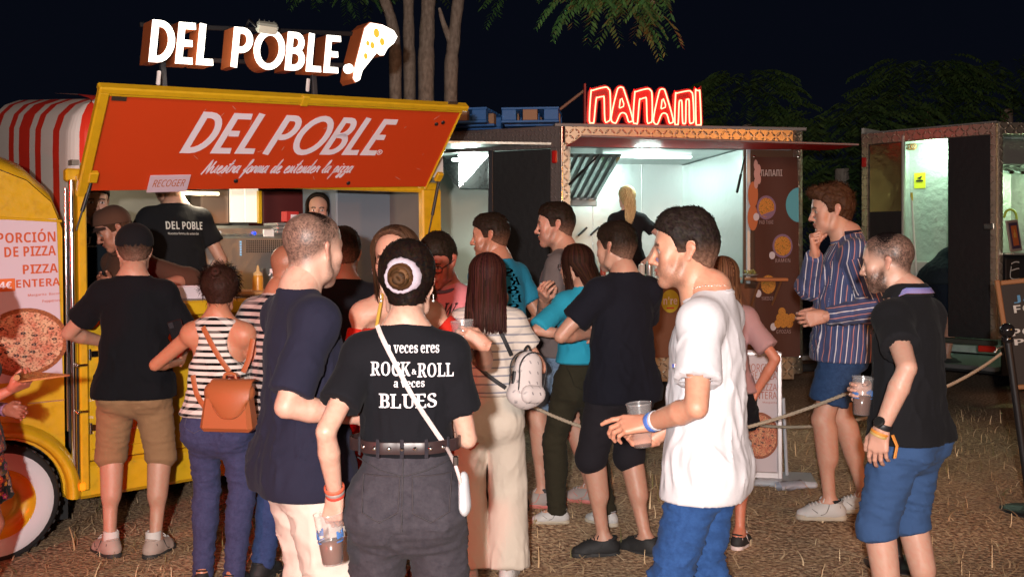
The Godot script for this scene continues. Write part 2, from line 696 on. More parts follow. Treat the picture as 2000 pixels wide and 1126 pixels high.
# creased cloth: ridges bent by a domain warp, with fine weave on top
func crease_tex() -> NoiseTexture2D:
	if tex.has("crease"): return tex["crease"]
	var t := NoiseTexture2D.new()
	var nz := FastNoiseLite.new()
	nz.noise_type = FastNoiseLite.TYPE_SIMPLEX_SMOOTH
	nz.frequency = 0.0042
	nz.fractal_type = FastNoiseLite.FRACTAL_RIDGED
	nz.fractal_octaves = 4
	nz.fractal_gain = 0.38
	nz.domain_warp_enabled = true
	nz.domain_warp_amplitude = 60.0
	nz.domain_warp_frequency = 0.006
	nz.seed = 31
	t.noise = nz
	t.width = 1024; t.height = 1024
	t.seamless = true
	t.as_normal_map = true
	t.bump_strength = 9.0
	tex["crease"] = t
	return t
func grad(st: Array) -> Gradient:
	var g := Gradient.new()
	var o := PackedFloat32Array()
	var c := PackedColorArray()
	for s in st:
		o.append(s[0]); c.append(s[1])
	g.offsets = o; g.colors = c
	return g
func denim_tex() -> Texture2D:
	if tex.has("denim"): return tex["denim"]
	var t := NoiseTexture2D.new()
	var nz := FastNoiseLite.new()
	nz.noise_type = FastNoiseLite.TYPE_SIMPLEX_SMOOTH
	nz.frequency = 0.010
	nz.fractal_octaves = 7
	nz.fractal_gain = 0.85
	nz.seed = 17
	t.noise = nz
	t.width = 1024; t.height = 1024
	t.seamless = true
	t.color_ramp = grad([[0.0, Color(0.66, 0.66, 0.70)], [0.5, Color(0.86, 0.86, 0.88)], [1.0, Color(1, 1, 1)]])
	tex["denim"] = t
	return t

# eye-centred head in metres: face to +z, chin at y -0.115, crown at y 0.115
func head_field(sex: String) -> Fld:
	var g := Fld.new(Vector3(-0.105, -0.19, -0.135), Vector3(0.105, 0.13, 0.135), 0.0046)
	var w := 1.0 if sex == "m" else 0.95
	g.bone(Vector3(0, 0.033, -0.040), Vector3(0, 0.038, 0.020), 0.077 * w, 0.074 * w, 0.02)
	g.bone(Vector3(0, 0.0, 0.034), Vector3(0, -0.06, 0.040), 0.058 * w, 0.044 * w, 0.03)
	for s in [-1.0, 1.0]:
		g.bone(Vector3(s * 0.056 * w, -0.035, -0.004), Vector3(s * 0.047 * w, -0.082, 0.018), 0.018, 0.015, 0.025)
		g.bone(Vector3(s * 0.047 * w, -0.082, 0.018), Vector3(s * 0.012, -0.100, 0.070), 0.016, 0.014, 0.025)
		g.ball(Vector3(s * 0.046 * w, -0.026, 0.062), 0.020, 0.03)
		g.ball(Vector3(s * 0.032, -0.062, 0.062), 0.022, 0.03)
	g.bone(Vector3(-0.008, -0.101, 0.074), Vector3(0.008, -0.101, 0.074), 0.015, 0.015, 0.02)
	g.ball(Vector3(0, -0.070, 0.070), 0.026, 0.02)
	g.bone(Vector3(0, -0.085, 0.03), Vector3(0, -0.10, 0.06), 0.03, 0.016, 0.03)
	if sex == "m":
		g.bone(Vector3(-0.034, 0.019, 0.081), Vector3(0.034, 0.019, 0.081), 0.012, 0.012, 0.02)
	else:
		g.bone(Vector3(-0.032, 0.022, 0.080), Vector3(0.032, 0.022, 0.080), 0.009, 0.009, 0.02)
	g.bone(Vector3(0, -0.05, -0.028), Vector3(0, -0.19, -0.044), 0.058 if sex == "m" else 0.049, 0.060 if sex == "m" else 0.049, 0.03)
	for s in [-1.0, 1.0]:
		g.ball(Vector3(s * 0.032, -0.003, 0.102), 0.014, 0.012, 1)
		g.ball(Vector3(s * 0.032, -0.003, 0.0785), 0.0125, 0.003)
		g.bone(Vector3(s * 0.019, 0.0025, 0.090), Vector3(s * 0.047, 0.002, 0.081), 0.0042, 0.004, 0.004)
	# nose
	g.bone(Vector3(0, 0.010, 0.090), Vector3(0, -0.036, 0.113), 0.0085, 0.010, 0.012)
	g.ball(Vector3(0, -0.037, 0.113), 0.0125, 0.008)
	for s in [-1.0, 1.0]:
		g.ball(Vector3(s * 0.012, -0.041, 0.101), 0.0085, 0.007)
	# mouth
	g.bone(Vector3(-0.019, -0.068, 0.089), Vector3(0, -0.066, 0.097), 0.005, 0.0062, 0.006)
	g.bone(Vector3(0.019, -0.068, 0.089), Vector3(0, -0.066, 0.097), 0.005, 0.0062, 0.006)
	g.bone(Vector3(-0.016, -0.076, 0.088), Vector3(0.016, -0.076, 0.088), 0.0065, 0.0065, 0.006)
	g.ball(Vector3(0, -0.076, 0.093), 0.0065, 0.006)
	g.bone(Vector3(-0.022, -0.0715, 0.098), Vector3(0.022, -0.0715, 0.098), 0.0022, 0.0022, 0.003, Vector3.ZERO, 1.0, 1)
	g.bone(Vector3(-0.012, -0.089, 0.094), Vector3(0.012, -0.089, 0.094), 0.004, 0.004, 0.010, Vector3.ZERO, 1.0, 1)
	# ears
	for s in [-1.0, 1.0]:
		var e := Vector3(s * 0.080 * w, -0.010, -0.014)
		var nn := Vector3(s * 0.92, 0.0, 0.38).normalized()
		g.bone(e + Vector3(0, 0.014, -0.006), e + Vector3(-s * 0.004, -0.018, 0.004), 0.0185, 0.011, 0.006, nn, 2.5)
		g.bone(e + Vector3(s * 0.009, 0.009, 0.004), e + Vector3(s * 0.007, -0.010, 0.006), 0.0085, 0.006, 0.004, Vector3.ZERO, 1.0, 1)
	g.mesh()
	return g

# cached mesh data of a head, coloured for one person: hs scale, basis, origin
func add_head(b: MB, sp: Dictionary, xf: Transform3D) -> void:
	var sex: String = sp.sex
	if not head_cache.has(sex):
		var g := head_field(sex)
		head_cache[sex] = g.arrays(PackedColorArray(), true)
	var arr: Array = head_cache[sex].duplicate()
	var V: PackedVector3Array = arr[Mesh.ARRAY_VERTEX]
	var sk: Color = sp.skin
	var hc: Color = sp.hair.c
	var brow: Color = hc.lerp(Color(0.02, 0.013, 0.01), 0.6)
	var beard: float = sp.get("beard", 0.0)
	var fade: float = sp.hair.get("fade", 0.0)
	var cols := PackedColorArray()
	cols.resize(V.size())
	var pink := Color(sk.r * 1.05, sk.g * 0.74, sk.b * 0.72)
	var lip := Color(sk.r * 0.82, sk.g * 0.50, sk.b * 0.52)
	if sex == "f": lip = Color(sk.r * 0.8, sk.g * 0.36, sk.b * 0.38)
	for i in V.size():
		var p := V[i]
		var ax := absf(p.x)
		var c := sk
		var n := fine_noise.get_noise_3d(p.x * 900.0, p.y * 900.0, p.z * 900.0)
		var n2 := fine_noise.get_noise_3d(p.x * 120.0, p.y * 120.0, p.z * 120.0)
		c = c.lerp(pink, clampf(0.3 + n2 * 0.5, 0, 1) * (0.5 if p.z > 0.04 else 0.25))
		# cheeks, nose tip, ears redder
		c = c.lerp(pink, clampf(1.0 - Vector3(ax - 0.04, p.y + 0.03, p.z - 0.08).length() / 0.04, 0, 1) * 0.5)
		c = c.lerp(pink, clampf(1.0 - Vector3(ax, p.y + 0.037, p.z - 0.115).length() / 0.025, 0, 1) * 0.5)
		if ax > 0.078: c = c.lerp(pink, 0.6)
		if fade > 0.0:   # clipped hair on the scalp
			var line := 0.012 + 0.45 * p.z if p.z > -0.02 else 0.003 + 0.95 * (p.z + 0.02)
			var kf := smoothstep(-0.035, 0.03, p.y - line) * (1.0 if ax < 0.083 else 0.0)
			if p.z > 0.062 and p.y < 0.062 + n * 0.006: kf = 0.0
			if kf > 0.0:
				c = c.lerp(hc, clampf(kf * fade * (0.85 + 0.45 * n), 0, 0.95))
		if beard > 0.0:
			var kb := smoothstep(-0.012, -0.06, p.y - 0.25 * maxf(0.0, 0.03 - p.z) + 0.1 * maxf(0.0, p.z - 0.05)) * smoothstep(-0.015, 0.012, p.z) * smoothstep(-0.135, -0.115, p.y)
			if p.y > -0.062 and p.z > 0.06: kb *= smoothstep(0.02, 0.04, ax + maxf(0.0, (-0.047 - p.y)) * 2.0)
			if Vector2(ax, (p.y + 0.072) * 1.6).length() < 0.021 and p.z > 0.08: kb = 0.0
			if kb > 0.0: c = c.lerp(hc, clampf(kb * beard * (0.85 + 0.5 * n), 0.0, 0.93))
		if p.z > 0.06:
			var by := 0.017 + 0.004 * (1.0 - absf(ax - 0.03) / 0.02)
			if ax > 0.012 and ax < 0.050 and absf(p.y - by) < 0.0055: c = c.lerp(brow, 0.85)
			var le := Vector2(ax - 0.032, p.y + 0.003)
			if absf(le.x) < 0.0125 and absf(le.y) < 0.0052 and p.z > 0.066:
				c = Color(0.03, 0.018, 0.012) if absf(le.x) < 0.0055 else Color(0.62, 0.58, 0.55)
			elif absf(le.x) < 0.0145 and p.y > -0.001 and p.y < 0.0055 and p.z > 0.07:
				c = c.lerp(Color(0.04, 0.025, 0.02), 0.75)
			if ax < 0.023 - maxf(0.0, absf(p.y + 0.0705) - 0.005) * 1.5 and absf(p.y + 0.0708) < 0.0115 and p.z > 0.083: c = lip
			if absf(p.y + 0.0715) < 0.002 and ax < 0.022 and p.z > 0.08: c = lip.darkened(0.5)
			if p.y < -0.043 and p.y > -0.052 and ax < 0.013 and ax > 0.004 and p.z > 0.095: c = c.darkened(0.55)
		cols[i] = c
	arr[Mesh.ARRAY_COLOR] = cols
	b.add(arr, xf)

# right hand: wrist at 0, fingers to +x, palm to -y, thumb to -z
func hand_arrays(pose: String) -> Array:
	if hand_cache.has(pose): return hand_cache[pose]
	var g := Fld.new(Vector3(-0.03, -0.14, -0.10), Vector3(0.20, 0.04, 0.06), 0.0042)
	var curl := {"relaxed": [0.30, 0.45, 0.30], "grip": [0.70, 0.75, 0.55], "fist": [1.35, 1.5, 0.9], "flat": [0.12, 0.15, 0.1], "hold": [0.55, 0.9, 0.5], "point": [0.5, 0.7, 0.5]}
	var cu: Array = curl[pose]
	var zs := [-0.031, -0.0105, 0.010, 0.029]
	var ln := [[0.041, 0.025, 0.020], [0.045, 0.029, 0.021], [0.042, 0.027, 0.020], [0.033, 0.020, 0.018]]
	for i in 4:
		g.bone(Vector3(0.004, 0, zs[i] * 0.55), Vector3(0.088 - absf(zs[i] + 0.008) * 0.35, 0.003, zs[i]), 0.0150, 0.0122, 0.012)
	g.bone(Vector3(0.02, -0.006, -0.016), Vector3(0.055, -0.008, -0.026), 0.015, 0.013, 0.014)
	g.bone(Vector3(-0.03, 0, 0), Vector3(0.02, 0, 0), 0.0235, 0.025, 0.02, Vector3.UP, 1.45)
	for i in 4:
		var p := Vector3(0.088 - absf(zs[i] + 0.008) * 0.35, 0.003, zs[i])
		var a := 0.0
		var rr := 0.0098 if i < 3 else 0.0082
		var sp := (i - 1.4) * 0.06
		for k in 3:
			var ck: float = cu[k]
			if pose == "point" and i == 0: ck *= 0.4
			a += ck * (1.0 + 0.08 * (i - 1))
			var q: Vector3 = p + Vector3(cos(a) * cos(sp), -sin(a), cos(a) * sin(sp)) * ln[i][k]
			g.bone(p, q, rr, rr * 0.9, 0.0035)
			p = q
			rr *= 0.9
	var th := {"relaxed": [Vector3(0.75, -0.25, -0.6), Vector3(0.92, -0.3, -0.22)], "grip": [Vector3(0.62, -0.62, -0.5), Vector3(0.62, -0.78, 0.05)], "fist": [Vector3(0.72, -0.55, -0.35), Vector3(0.45, -0.65, 0.6)], "flat": [Vector3(0.72, -0.1, -0.68), Vector3(0.9, -0.12, -0.4)], "hold": [Vector3(0.7, -0.55, -0.45), Vector3(0.85, -0.5, 0.05)], "point": [Vector3(0.75, -0.4, -0.5), Vector3(0.9, -0.45, -0.05)]}
	var t: Array = th[pose]
	var p0 := Vector3(0.018, -0.006, -0.024)
	var p1: Vector3 = p0 + t[0].normalized() * 0.046
	var p2: Vector3 = p1 + t[1].normalized() * 0.032
	var p3: Vector3 = p2 + (t[1] + Vector3(0.1, -0.1, 0.15)).normalized() * 0.025
	g.bone(p0, p1, 0.0155, 0.0115, 0.012)
	g.bone(p1, p2, 0.0112, 0.0102, 0.004)
	g.bone(p2, p3, 0.0102, 0.0088, 0.004)
	g.mesh()
	hand_cache[pose] = g.arrays(PackedColorArray(), true)
	return hand_cache[pose]

func ik(a: Vector3, t: Vector3, l1: float, l2: float, pole: Vector3) -> Array:
	var d := t - a
	var L := clampf(d.length(), absf(l1 - l2) + 0.01, l1 + l2 - 0.004)
	var dir := d.normalized()
	var x := (l1 * l1 - l2 * l2 + L * L) / (2.0 * L)
	var y := sqrt(maxf(0.0, l1 * l1 - x * x))
	var pn := (pole - dir * pole.dot(dir)).normalized()
	return [a + dir * x + pn * y, a + dir * L]

# folds: moves the vertices of a garment along their normals
func wrinkle(g: Fld, amp: float, sc: Vector3, off: float, weight: Variant = null) -> void:
	for i in g.V.size():
		var p := g.V[i]
		var w := 1.0
		if weight != null: w = weight.call(p)
		var n := fold_noise.get_noise_3d(p.x * sc.x + off, p.y * sc.y + off, p.z * sc.z)
		var n2 := fold_noise.get_noise_3d(p.x * sc.x * 1.7 + p.y * 9.0, p.y * sc.y * 1.9 - off, p.z * sc.z * 1.7)
		var r := (pow(maxf(0.0, 1.0 - absf(n) * 2.2), 2.0) - 0.35) * 1.3 + n2 * 0.6
		g.V[i] = p + g.G[i] * ((r + 0.25) * amp * w)

func local_of(x: Transform3D, p: Vector3) -> Vector3:
	return x.affine_inverse() * p

# Builds one person. See the list of people for the keys. Returns the node; o.get_meta is not used: joints go to `J`.
var J := {}
func person(sp: Dictionary) -> Node3D:
	var H: float = sp.H
	var u := H / 1.75
	var male: bool = sp.sex == "m"
	var bw: float = sp.get("build", 1.0)
	var root_w: Vector3 = at(sp.x, 490.0, sp.d)
	root_w.y = sp.get("floor", ground_y(root_w.x, root_w.z))
	var o := thing("person", sp.label, "person", root_w, deg_to_rad(sp.yaw), sp.get("group", ""))
	var X := Transform3D(Basis(Vector3.UP, deg_to_rad(sp.yaw)), root_w)
	var lean: Vector3 = sp.get("lean", Vector3.ZERO)
	var shift: Vector3 = sp.get("hip", Vector3.ZERO)
	var Pv := Vector3(0, 0.535 * H, 0) + shift
	var Wt := Pv + Vector3(0, 0.085 * H, 0.005) + lean * 0.35
	var Ch := Pv + Vector3(0, 0.195 * H, 0.0) + lean * 0.75
	var NB := Pv + Vector3(0, 0.300 * H, -0.012) + lean
	var tw := Basis(Vector3.UP, deg_to_rad(sp.get("twist", 0.0)))
	var shw: float = (0.091 if male else 0.079) * H * lerpf(1.0, bw, 0.5)
	var S := [NB + tw * Vector3(shw, -0.046 * H, 0.0), NB + tw * Vector3(-shw, -0.046 * H, 0.0)]   # left, right
	if sp.has("shrug"):
		S[0].y += sp.shrug[0]; S[1].y += sp.shrug[1]
	var hs: float = 0.136 * H / 0.23 * sp.get("head_scale", 1.0)
	var hd: Array = sp.get("head", [sp.yaw, 0.0, 0.0])
	var hb := Basis(Vector3.UP, deg_to_rad(hd[0] - sp.yaw)) * Basis(Vector3.RIGHT, deg_to_rad(hd[1])) * Basis(Vector3.BACK, deg_to_rad(hd[2]))
	var neck_top := NB + Vector3(0, 0.046 * H, 0.012) + Vector3(0, 0, 0.0)
	var HX := Transform3D(hb * Basis.from_scale(Vector3(hs, hs, hs * 0.93)), neck_top + hb * Vector3(0, 0.075 * hs, 0.040 * hs) + Vector3(0, 0.0, 0.0))
	HX.origin += sp.get("head_off", Vector3.ZERO)
	# arms
	var E := []
	var Wr := []
	var l1 := 0.172 * H
	var l2 := 0.148 * H
	var arms: Array = sp.arms
	for i in 2:
		var a: Dictionary = arms[i]
		var s := 1.0 if i == 0 else -1.0
		var tgt: Vector3
		if a.has("w"):
			tgt = local_of(X, at(a.w[0], a.w[1], a.w[2]))
		else:
			tgt = S[i] + Vector3(s * a.get("out", 0.10) * H * 0.3, -0.31 * H, a.get("fwd", 0.02) * H)
		var r := ik(S[i], tgt, l1, l2, a.get("pole", Vector3(s * 0.5, -0.3, -1.0)))
		E.append(r[0]); Wr.append(r[1])
	# legs
	var hipw := (0.050 if male else 0.053) * H
	var Hp := [Pv + Vector3(hipw, -0.018 * H, 0), Pv + Vector3(-hipw, -0.018 * H, 0)]
	var K := []
	var A := []
	var feet: Array = sp.get("feet", [[0.10, 0.0, 12.0], [-0.10, 0.0, -12.0]])
	var fdir := []
	for i in 2:
		var an := Vector3(feet[i][0], 0.048 * H, feet[i][1] - 0.02)
		var fd := Basis(Vector3.UP, deg_to_rad(feet[i][2])) * Vector3.BACK
		var r := ik(Hp[i], an, 0.232 * H, 0.247 * H, fd + Vector3(0, 0, 0.4))
		K.append(r[0]); A.append(r[1]); fdir.append(fd)
	J = {"X": X, "S": S, "E": E, "W": Wr, "HX": HX, "NB": NB, "P": Pv, "Wt": Wt, "C": Ch, "K": K, "A": A, "hs": hs, "root": o}
	var cell: float = sp.get("cell", 0.013)
	var lo := Vector3(1, 0, 1) * 9.0
	var hi := -lo
	for p in [S[0], S[1], E[0], E[1], Wr[0], Wr[1], Hp[0], Hp[1], K[0], K[1], A[0], A[1], Pv, Ch, HX.origin]:
		lo = lo.min(p); hi = hi.max(p)
	lo -= Vector3(0.27, 0, 0.27)
	hi += Vector3(0.27, 0, 0.27)
	lo.y = -0.03
	hi.y = NB.y + 0.12
	var fr := Vector3(0, 0, 1)
	var top: Dictionary = sp.top
	var bot: Dictionary = sp.bottom
	# torso rows: [a, b, ra, rb, flat]
	var torso: Array
	if male:
		torso = [[Pv + Vector3(0, -0.03 * H, 0), Wt, 0.146, 0.132, 1.36], [Wt, Ch, 0.132, 0.146, 1.33], [Ch, NB + Vector3(0, -0.045 * H, 0), 0.146, 0.098, 1.40]]
	else:
		torso = [[Pv + Vector3(0, -0.03 * H, 0), Wt, 0.156, 0.120, 1.35], [Wt, Ch, 0.118, 0.128, 1.32], [Ch, NB + Vector3(0, -0.045 * H, 0), 0.128, 0.085, 1.4]]
	var ua := (0.051 if male else 0.042) * u * bw
	var ue := (0.0375 if male else 0.032) * u * lerpf(1.0, bw, 0.6)
	var uw := (0.0285 if male else 0.0235) * u
	# ---- body
	var g := Fld.new(lo, hi, cell)
	var slim := 0.90
	for t in torso:
		g.bone(t[0], t[1], t[2] * u * bw * slim, t[3] * u * bw * slim, 0.05, fr, t[4])
	g.bone(S[0], S[1], 0.050 * u, 0.050 * u, 0.05)
	for i in 2:
		g.bone(NB + Vector3(0, 0.018 * H, -0.012), S[i] + Vector3(0, -0.005, -0.01), 0.042 * u, 0.040 * u, 0.05)
	var nr := (0.058 if male else 0.047) * u
	g.bone(NB + Vector3(0, -0.02, -0.005), HX * Vector3(0, -0.09, -0.034), nr * 1.05, nr, 0.04)
	if not male:
		for s in [-1.0, 1.0]:
			g.ball(Ch + Vector3(s * 0.072 * u, 0.012 * H, 0.075 * u), 0.066 * u * bw, 0.04)
	for i in 2:
		var s := 1.0 if i == 0 else -1.0
		g.ball(S[i] + Vector3(-s * 0.004, 0.0, 0), ua * 1.16, 0.04)
		g.bone(S[i], E[i], ua, ue, 0.008)
		var fa: Vector3 = E[i].lerp(Wr[i], 0.32)
		g.bone(E[i], fa, ue * 0.93, ue * 1.08, 0.006)
		g.bone(fa, Wr[i], ue * 1.08, uw, 0.006)
		# legs
		var lg := (1.0 if male else 0.98) * u * bw * (0.84 if bot.get("to", 1.0) > 1.3 else 1.0)
		var th := 0.80 if bot.get("to", 1.0) > 0.3 else 1.0
		g.bone(Hp[i], K[i], 0.086 * lg * th, 0.056 * lg, 0.03)
		g.ball(Hp[i] + Vector3(s * 0.006, -0.035 * H, -0.045 * u), 0.085 * lg * th, 0.04)
		g.bone(K[i], A[i], 0.050 * lg, 0.031 * lg, 0.012)
		var back: Vector3 = -fdir[i] * 0.020 * u
		g.bone(K[i].lerp(A[i], 0.12) + back, K[i].lerp(A[i], 0.45) + back * 0.9, 0.053 * lg, 0.045 * lg, 0.04)
		g.ball(K[i] + fdir[i] * 0.012, 0.046 * lg, 0.015)
		g.bone(A[i], A[i] + fdir[i] * 0.08 * u + Vector3(0, -0.035 * u, 0), 0.034 * u, 0.03 * u, 0.03)
		g.ball(A[i] - fdir[i] * 0.025 + Vector3(0, -0.015, 0), 0.032 * u, 0.03)
	g.mesh()
	var b := MB.new()
	var sk: Color = sp.skin
	var pink := Color(sk.r * 1.03, sk.g * 0.80, sk.b * 0.78)
	var cols := PackedColorArray()
	cols.resize(g.V.size())
	for i in g.V.size():
		var p := g.V[i]
		var n2 := fine_noise.get_noise_3d(p.x * 60.0, p.y * 60.0, p.z * 60.0)
		cols[i] = sk.lerp(pink, clampf(0.3 + n2 * 0.8, 0, 1))
	b.add(g.arrays(cols, false))
	add_head(b, sp, HX)
	var hsc: float = u * (0.98 if male else 0.90)
	var hands := []
	for i in 2:
		var a: Dictionary = arms[i]
		var fx: Vector3 = (Wr[i] - E[i]).normalized()
		var h: Vector3 = fx
		if a.has("dir"): h = (X.basis.inverse() * (a.dir as Vector3)).normalized()
		var pn: Vector3 = X.basis.inverse() * (a.palm as Vector3) if a.has("palm") else Vector3(-1.0 if i == 0 else 1.0, 0, -0.3)
		var yv := -(pn - h * pn.dot(h)).normalized()
		var bs := Basis(h, yv, h.cross(yv)) * hsc
		if i == 0: bs = bs * Basis.from_scale(Vector3(1, 1, -1))
		var hx := Transform3D(bs, Wr[i])
		hands.append(hx)
		b.col = sk.lerp(pink, 0.5)
		b.add(hand_arrays(a.get("hand", "relaxed")), hx)
	J["hands"] = hands
	if sp.get("tattoo", false):
		pass
	obj("body", b, skin_mat(), o)
	# ---- trousers, shorts, jeans
	var legs_to: float = bot.get("to", 1.0)      # 0 hip, 1 knee, 2 ankle
	var g2 := Fld.new(Vector3(lo.x, -0.02, lo.z), Vector3(hi.x, Wt.y + 0.16, hi.z), cell)
	var ez: float = bot.get("ease", 0.010)
	var rise: float = bot.get("rise", 0.5)
	var topw: Vector3 = Pv.lerp(Wt, rise)
	g2.bone(Pv + Vector3(0, -0.03 * H, 0), topw, torso[0][2] * u * bw + ez * 0.7, lerpf(torso[0][2], torso[0][3], rise) * u * bw + ez * 0.7, 0.04, fr, torso[0][4] * 0.98, 0, 2)
	for i in 2:
		var s := 1.0 if i == 0 else -1.0
		var lg := (1.0 if male else 0.98) * u * bw
		g2.ball(Hp[i] + Vector3(s * 0.004, -0.030 * H, -0.045 * u), (0.078 if male else 0.084) * lg + ez * 0.5, 0.06)
		var r0 := 0.088 * lg + ez
		var fl: float = bot.get("flare", 0.0)
		if legs_to < 1.0:
			var kb: Vector3 = Hp[i].lerp(K[i], legs_to)
			g2.bone(Hp[i], kb, r0, lerpf(0.088, 0.060, legs_to) * lg + ez * 1.4 + fl, 0.025, Vector3.ZERO, 1.0, 0, 2)
		else:
			g2.bone(Hp[i], K[i], r0, 0.058 * lg + ez + fl * 0.5, 0.025)
			var an: Vector3 = K[i].lerp(A[i] + Vector3(0, -0.02, 0), legs_to - 1.0)
			g2.bone(K[i], an, 0.058 * lg + ez + fl * 0.5, lerpf(0.056, 0.044, legs_to - 1.0) * lg + ez * 1.3 + fl, 0.02, Vector3.ZERO, 1.0, 0, 2)
			if legs_to > 1.3:
				var back: Vector3 = -fdir[i] * 0.018 * u
				g2.bone(K[i].lerp(A[i], 0.15) + back, K[i].lerp(A[i], 0.42) + back, 0.050 * lg + ez * 0.6, 0.047 * lg + ez * 0.6, 0.04)
	g2.mesh()
	var kn: float = K[0].y
	wrinkle(g2, bot.get("fold", 0.0045), bot.get("foldsc", Vector3(6, 17, 6)), sp.x * 0.13, func(p: Vector3) -> float:
		var ends := 9.0
		for i in 2: ends = minf(ends, (p - (Hp[i].lerp(K[i], legs_to) if legs_to < 1.0 else K[i].lerp(A[i], legs_to - 1.0))).length() if legs_to < 1.3 else 9.0)
		return smoothstep(0.07, 0.14, ends) * (0.45 + 0.8 * exp(-pow((p.y - kn) / 0.13, 2)) + 0.7 * exp(-pow((p.y - Hp[0].y + 0.06) / 0.10, 2)) + 0.9 * exp(-pow((p.y - 0.12) / 0.09, 2))))
	var bm: Material = bot.mat
	var pants := obj(bot.name, amesh(g2.arrays()), bm, o)
	J["pants"] = g2
	if bot.get("pockets", false):
		var zm := zmap(g2.V, Vector3(0, 0, -1))
		var pk := MB.new()
		for s in [-1.0, 1.0]:
			var c := Vector2(s * 0.082 * u, Hp[0].y + 0.035)
			var pts := [Vector2(-0.062, 0.055), Vector2(0.062, 0.055), Vector2(0.058, -0.055), Vector2(0, -0.085), Vector2(-0.058, -0.055), Vector2(-0.062, 0.055)]
			pk = MB.new()
			seam(pk, pts.map(func(q): return c + q * u), zm, -1.0, 0.0024)
			obj("pocket_stitching", pk, bot.get("stitch", bm), pants)
	# ---- upper garment
	var hem: float = top.get("hem", -0.01) * H     # metres relative to pelvis (negative is lower)
	var g3 := Fld.new(Vector3(lo.x, Pv.y - 0.3, lo.z), Vector3(hi.x, NB.y + 0.09, hi.z), cell)
	var e3: float = top.get("ease", 0.014)
	var loose: float = top.get("loose", 0.0)
	var hemp: Vector3 = Pv + Vector3(0, hem, 0.004)
	var kt := 0.05
	var tr: Array = torso
	var hipr: float = lerpf(tr[0][2], 0.166 if male else 0.162, smoothstep(0.04, -0.03, top.get("hem", -0.01)))
	g3.bone(hemp, Wt, hipr * u * bw + e3 + loose, tr[0][3] * u * bw + e3 + loose, kt, fr, tr[0][4] * 0.96, 0, 1 if top.get("hem", -0.01) >= 0.02 else 0)
	g3.bone(Wt, Ch, tr[1][2] * u * bw + e3 + loose, tr[1][3] * u * bw + e3, kt, fr, tr[1][4] * 0.98)
	g3.bone(Ch, NB + Vector3(0, -0.045 * H, 0), tr[2][2] * u * bw + e3, tr[2][3] * u * bw + e3, kt, fr, tr[2][4])
	if not male:
		for s in [-1.0, 1.0]:
			g3.ball(Ch + Vector3(s * 0.072 * u, 0.012 * H, 0.075 * u), 0.068 * u * bw + e3 * 0.5, 0.05)
	if top.get("hem", -0.01) < 0.02:
		var ro: float = bot.get("ease", 0.010) + 0.006
		g3.bone(Pv + Vector3(0, -0.03 * H, 0), Wt, tr[0][2] * u * bw + ro, tr[0][3] * u * bw + ro, kt, fr, tr[0][4] * 0.96)
		for i in 2:
			var s := 1.0 if i == 0 else -1.0
			g3.bone(Hp[i], Hp[i].lerp(K[i], 0.6), 0.086 * u * bw + ro, 0.078 * u * bw + ro, 0.07)
			g3.ball(Hp[i] + Vector3(s * 0.004, -0.030 * H, -0.045 * u), (0.070 if male else 0.080) * u * bw + ro, 0.08)
		g3.bone(Ch + Vector3(0, 0.01, -0.056 * u), hemp + Vector3(0, -0.02, -0.068 * u), 0.115 * u * bw, 0.125 * u * bw, 0.06, fr, 2.4)
		g3.bone(Ch + Vector3(0, -0.02, 0.05 * u), hemp + Vector3(0, -0.02, 0.050 * u), 0.110 * u * bw, 0.125 * u * bw, 0.06, fr, 2.4)
		g3.cut(hemp, Vector3(0, -1, 0))
	var slv: float = top.get("sleeve", 0.6)   # 0 none, 0..1 upper arm, 1..2 down the forearm
	if slv >= 0.0:
		g3.bone(S[0], S[1], 0.052 * u + e3 * 0.7, 0.052 * u + e3 * 0.7, 0.05)
		for i in 2:
			g3.bone(NB + Vector3(0, 0.0, -0.012), S[i] + Vector3(0, -0.004, -0.01), 0.040 * u + e3 * 0.6, 0.042 * u + e3 * 0.6, 0.05)
	var cuff: float = top.get("cuff", 0.020)
	for i in 2:
		var s := 1.0 if i == 0 else -1.0
		if slv > 0.0:
			g3.ball(S[i], ua * 1.14 + e3 * 0.8, 0.04)
			if slv <= 1.0:
				g3.bone(S[i], S[i].lerp(E[i], slv), ua * 1.05 + e3, lerpf(ua, ue, slv) + e3 + cuff, 0.03, Vector3.ZERO, 1.0, 0, 2)
			else:
				g3.bone(S[i], E[i], ua + e3, ue + e3 + cuff * 0.6, 0.03)
				g3.bone(E[i], E[i].lerp(Wr[i], slv - 1.0), ue + e3 + cuff * 0.6, lerpf(ue, uw, slv - 1.0) + e3 * 0.6 + cuff * 0.3, 0.03, Vector3.ZERO, 1.0, 0, 2)
	if top.get("racer", false):
		for i in 2:
			var s := 1.0 if i == 0 else -1.0
			g3.ball(S[i] + Vector3(s * 0.035, -0.035, -0.02), 0.120 * u, 0.02, 1)
	if top.has("neck"):     # an open neckline: carve round the neck
		g3.ball(NB + (top.neck as Vector3), top.get("neckr", 0.09), 0.01, 1)
	if top.get("strapless", false):
		g3.cut(Ch + Vector3(0, 0.035 * H, 0), Vector3.UP)
	g3.mesh()
	var wy: float = Wt.y
	var nby: float = NB.y
	wrinkle(g3, top.get("fold", 0.005), top.get("foldsc", Vector3(11, 3.0, 11)), sp.x * 0.31, func(p: Vector3) -> float:
		return (0.35 + 0.9 * smoothstep(nby - 0.05, wy, p.y) + 0.1 * smoothstep(0.14, 0.24, absf(p.x))) * smoothstep(nby + 0.05, nby - 0.12, p.y) * smoothstep(hemp.y + 0.004, hemp.y + 0.09, p.y) * (0.15 if slv > 0.0 and slv <= 1.0 and minf((p - S[0].lerp(E[0], slv)).length(), (p - S[1].lerp(E[1], slv)).length()) < 0.11 else 1.0))
	J["top"] = g3
	var shirt: MeshInstance3D
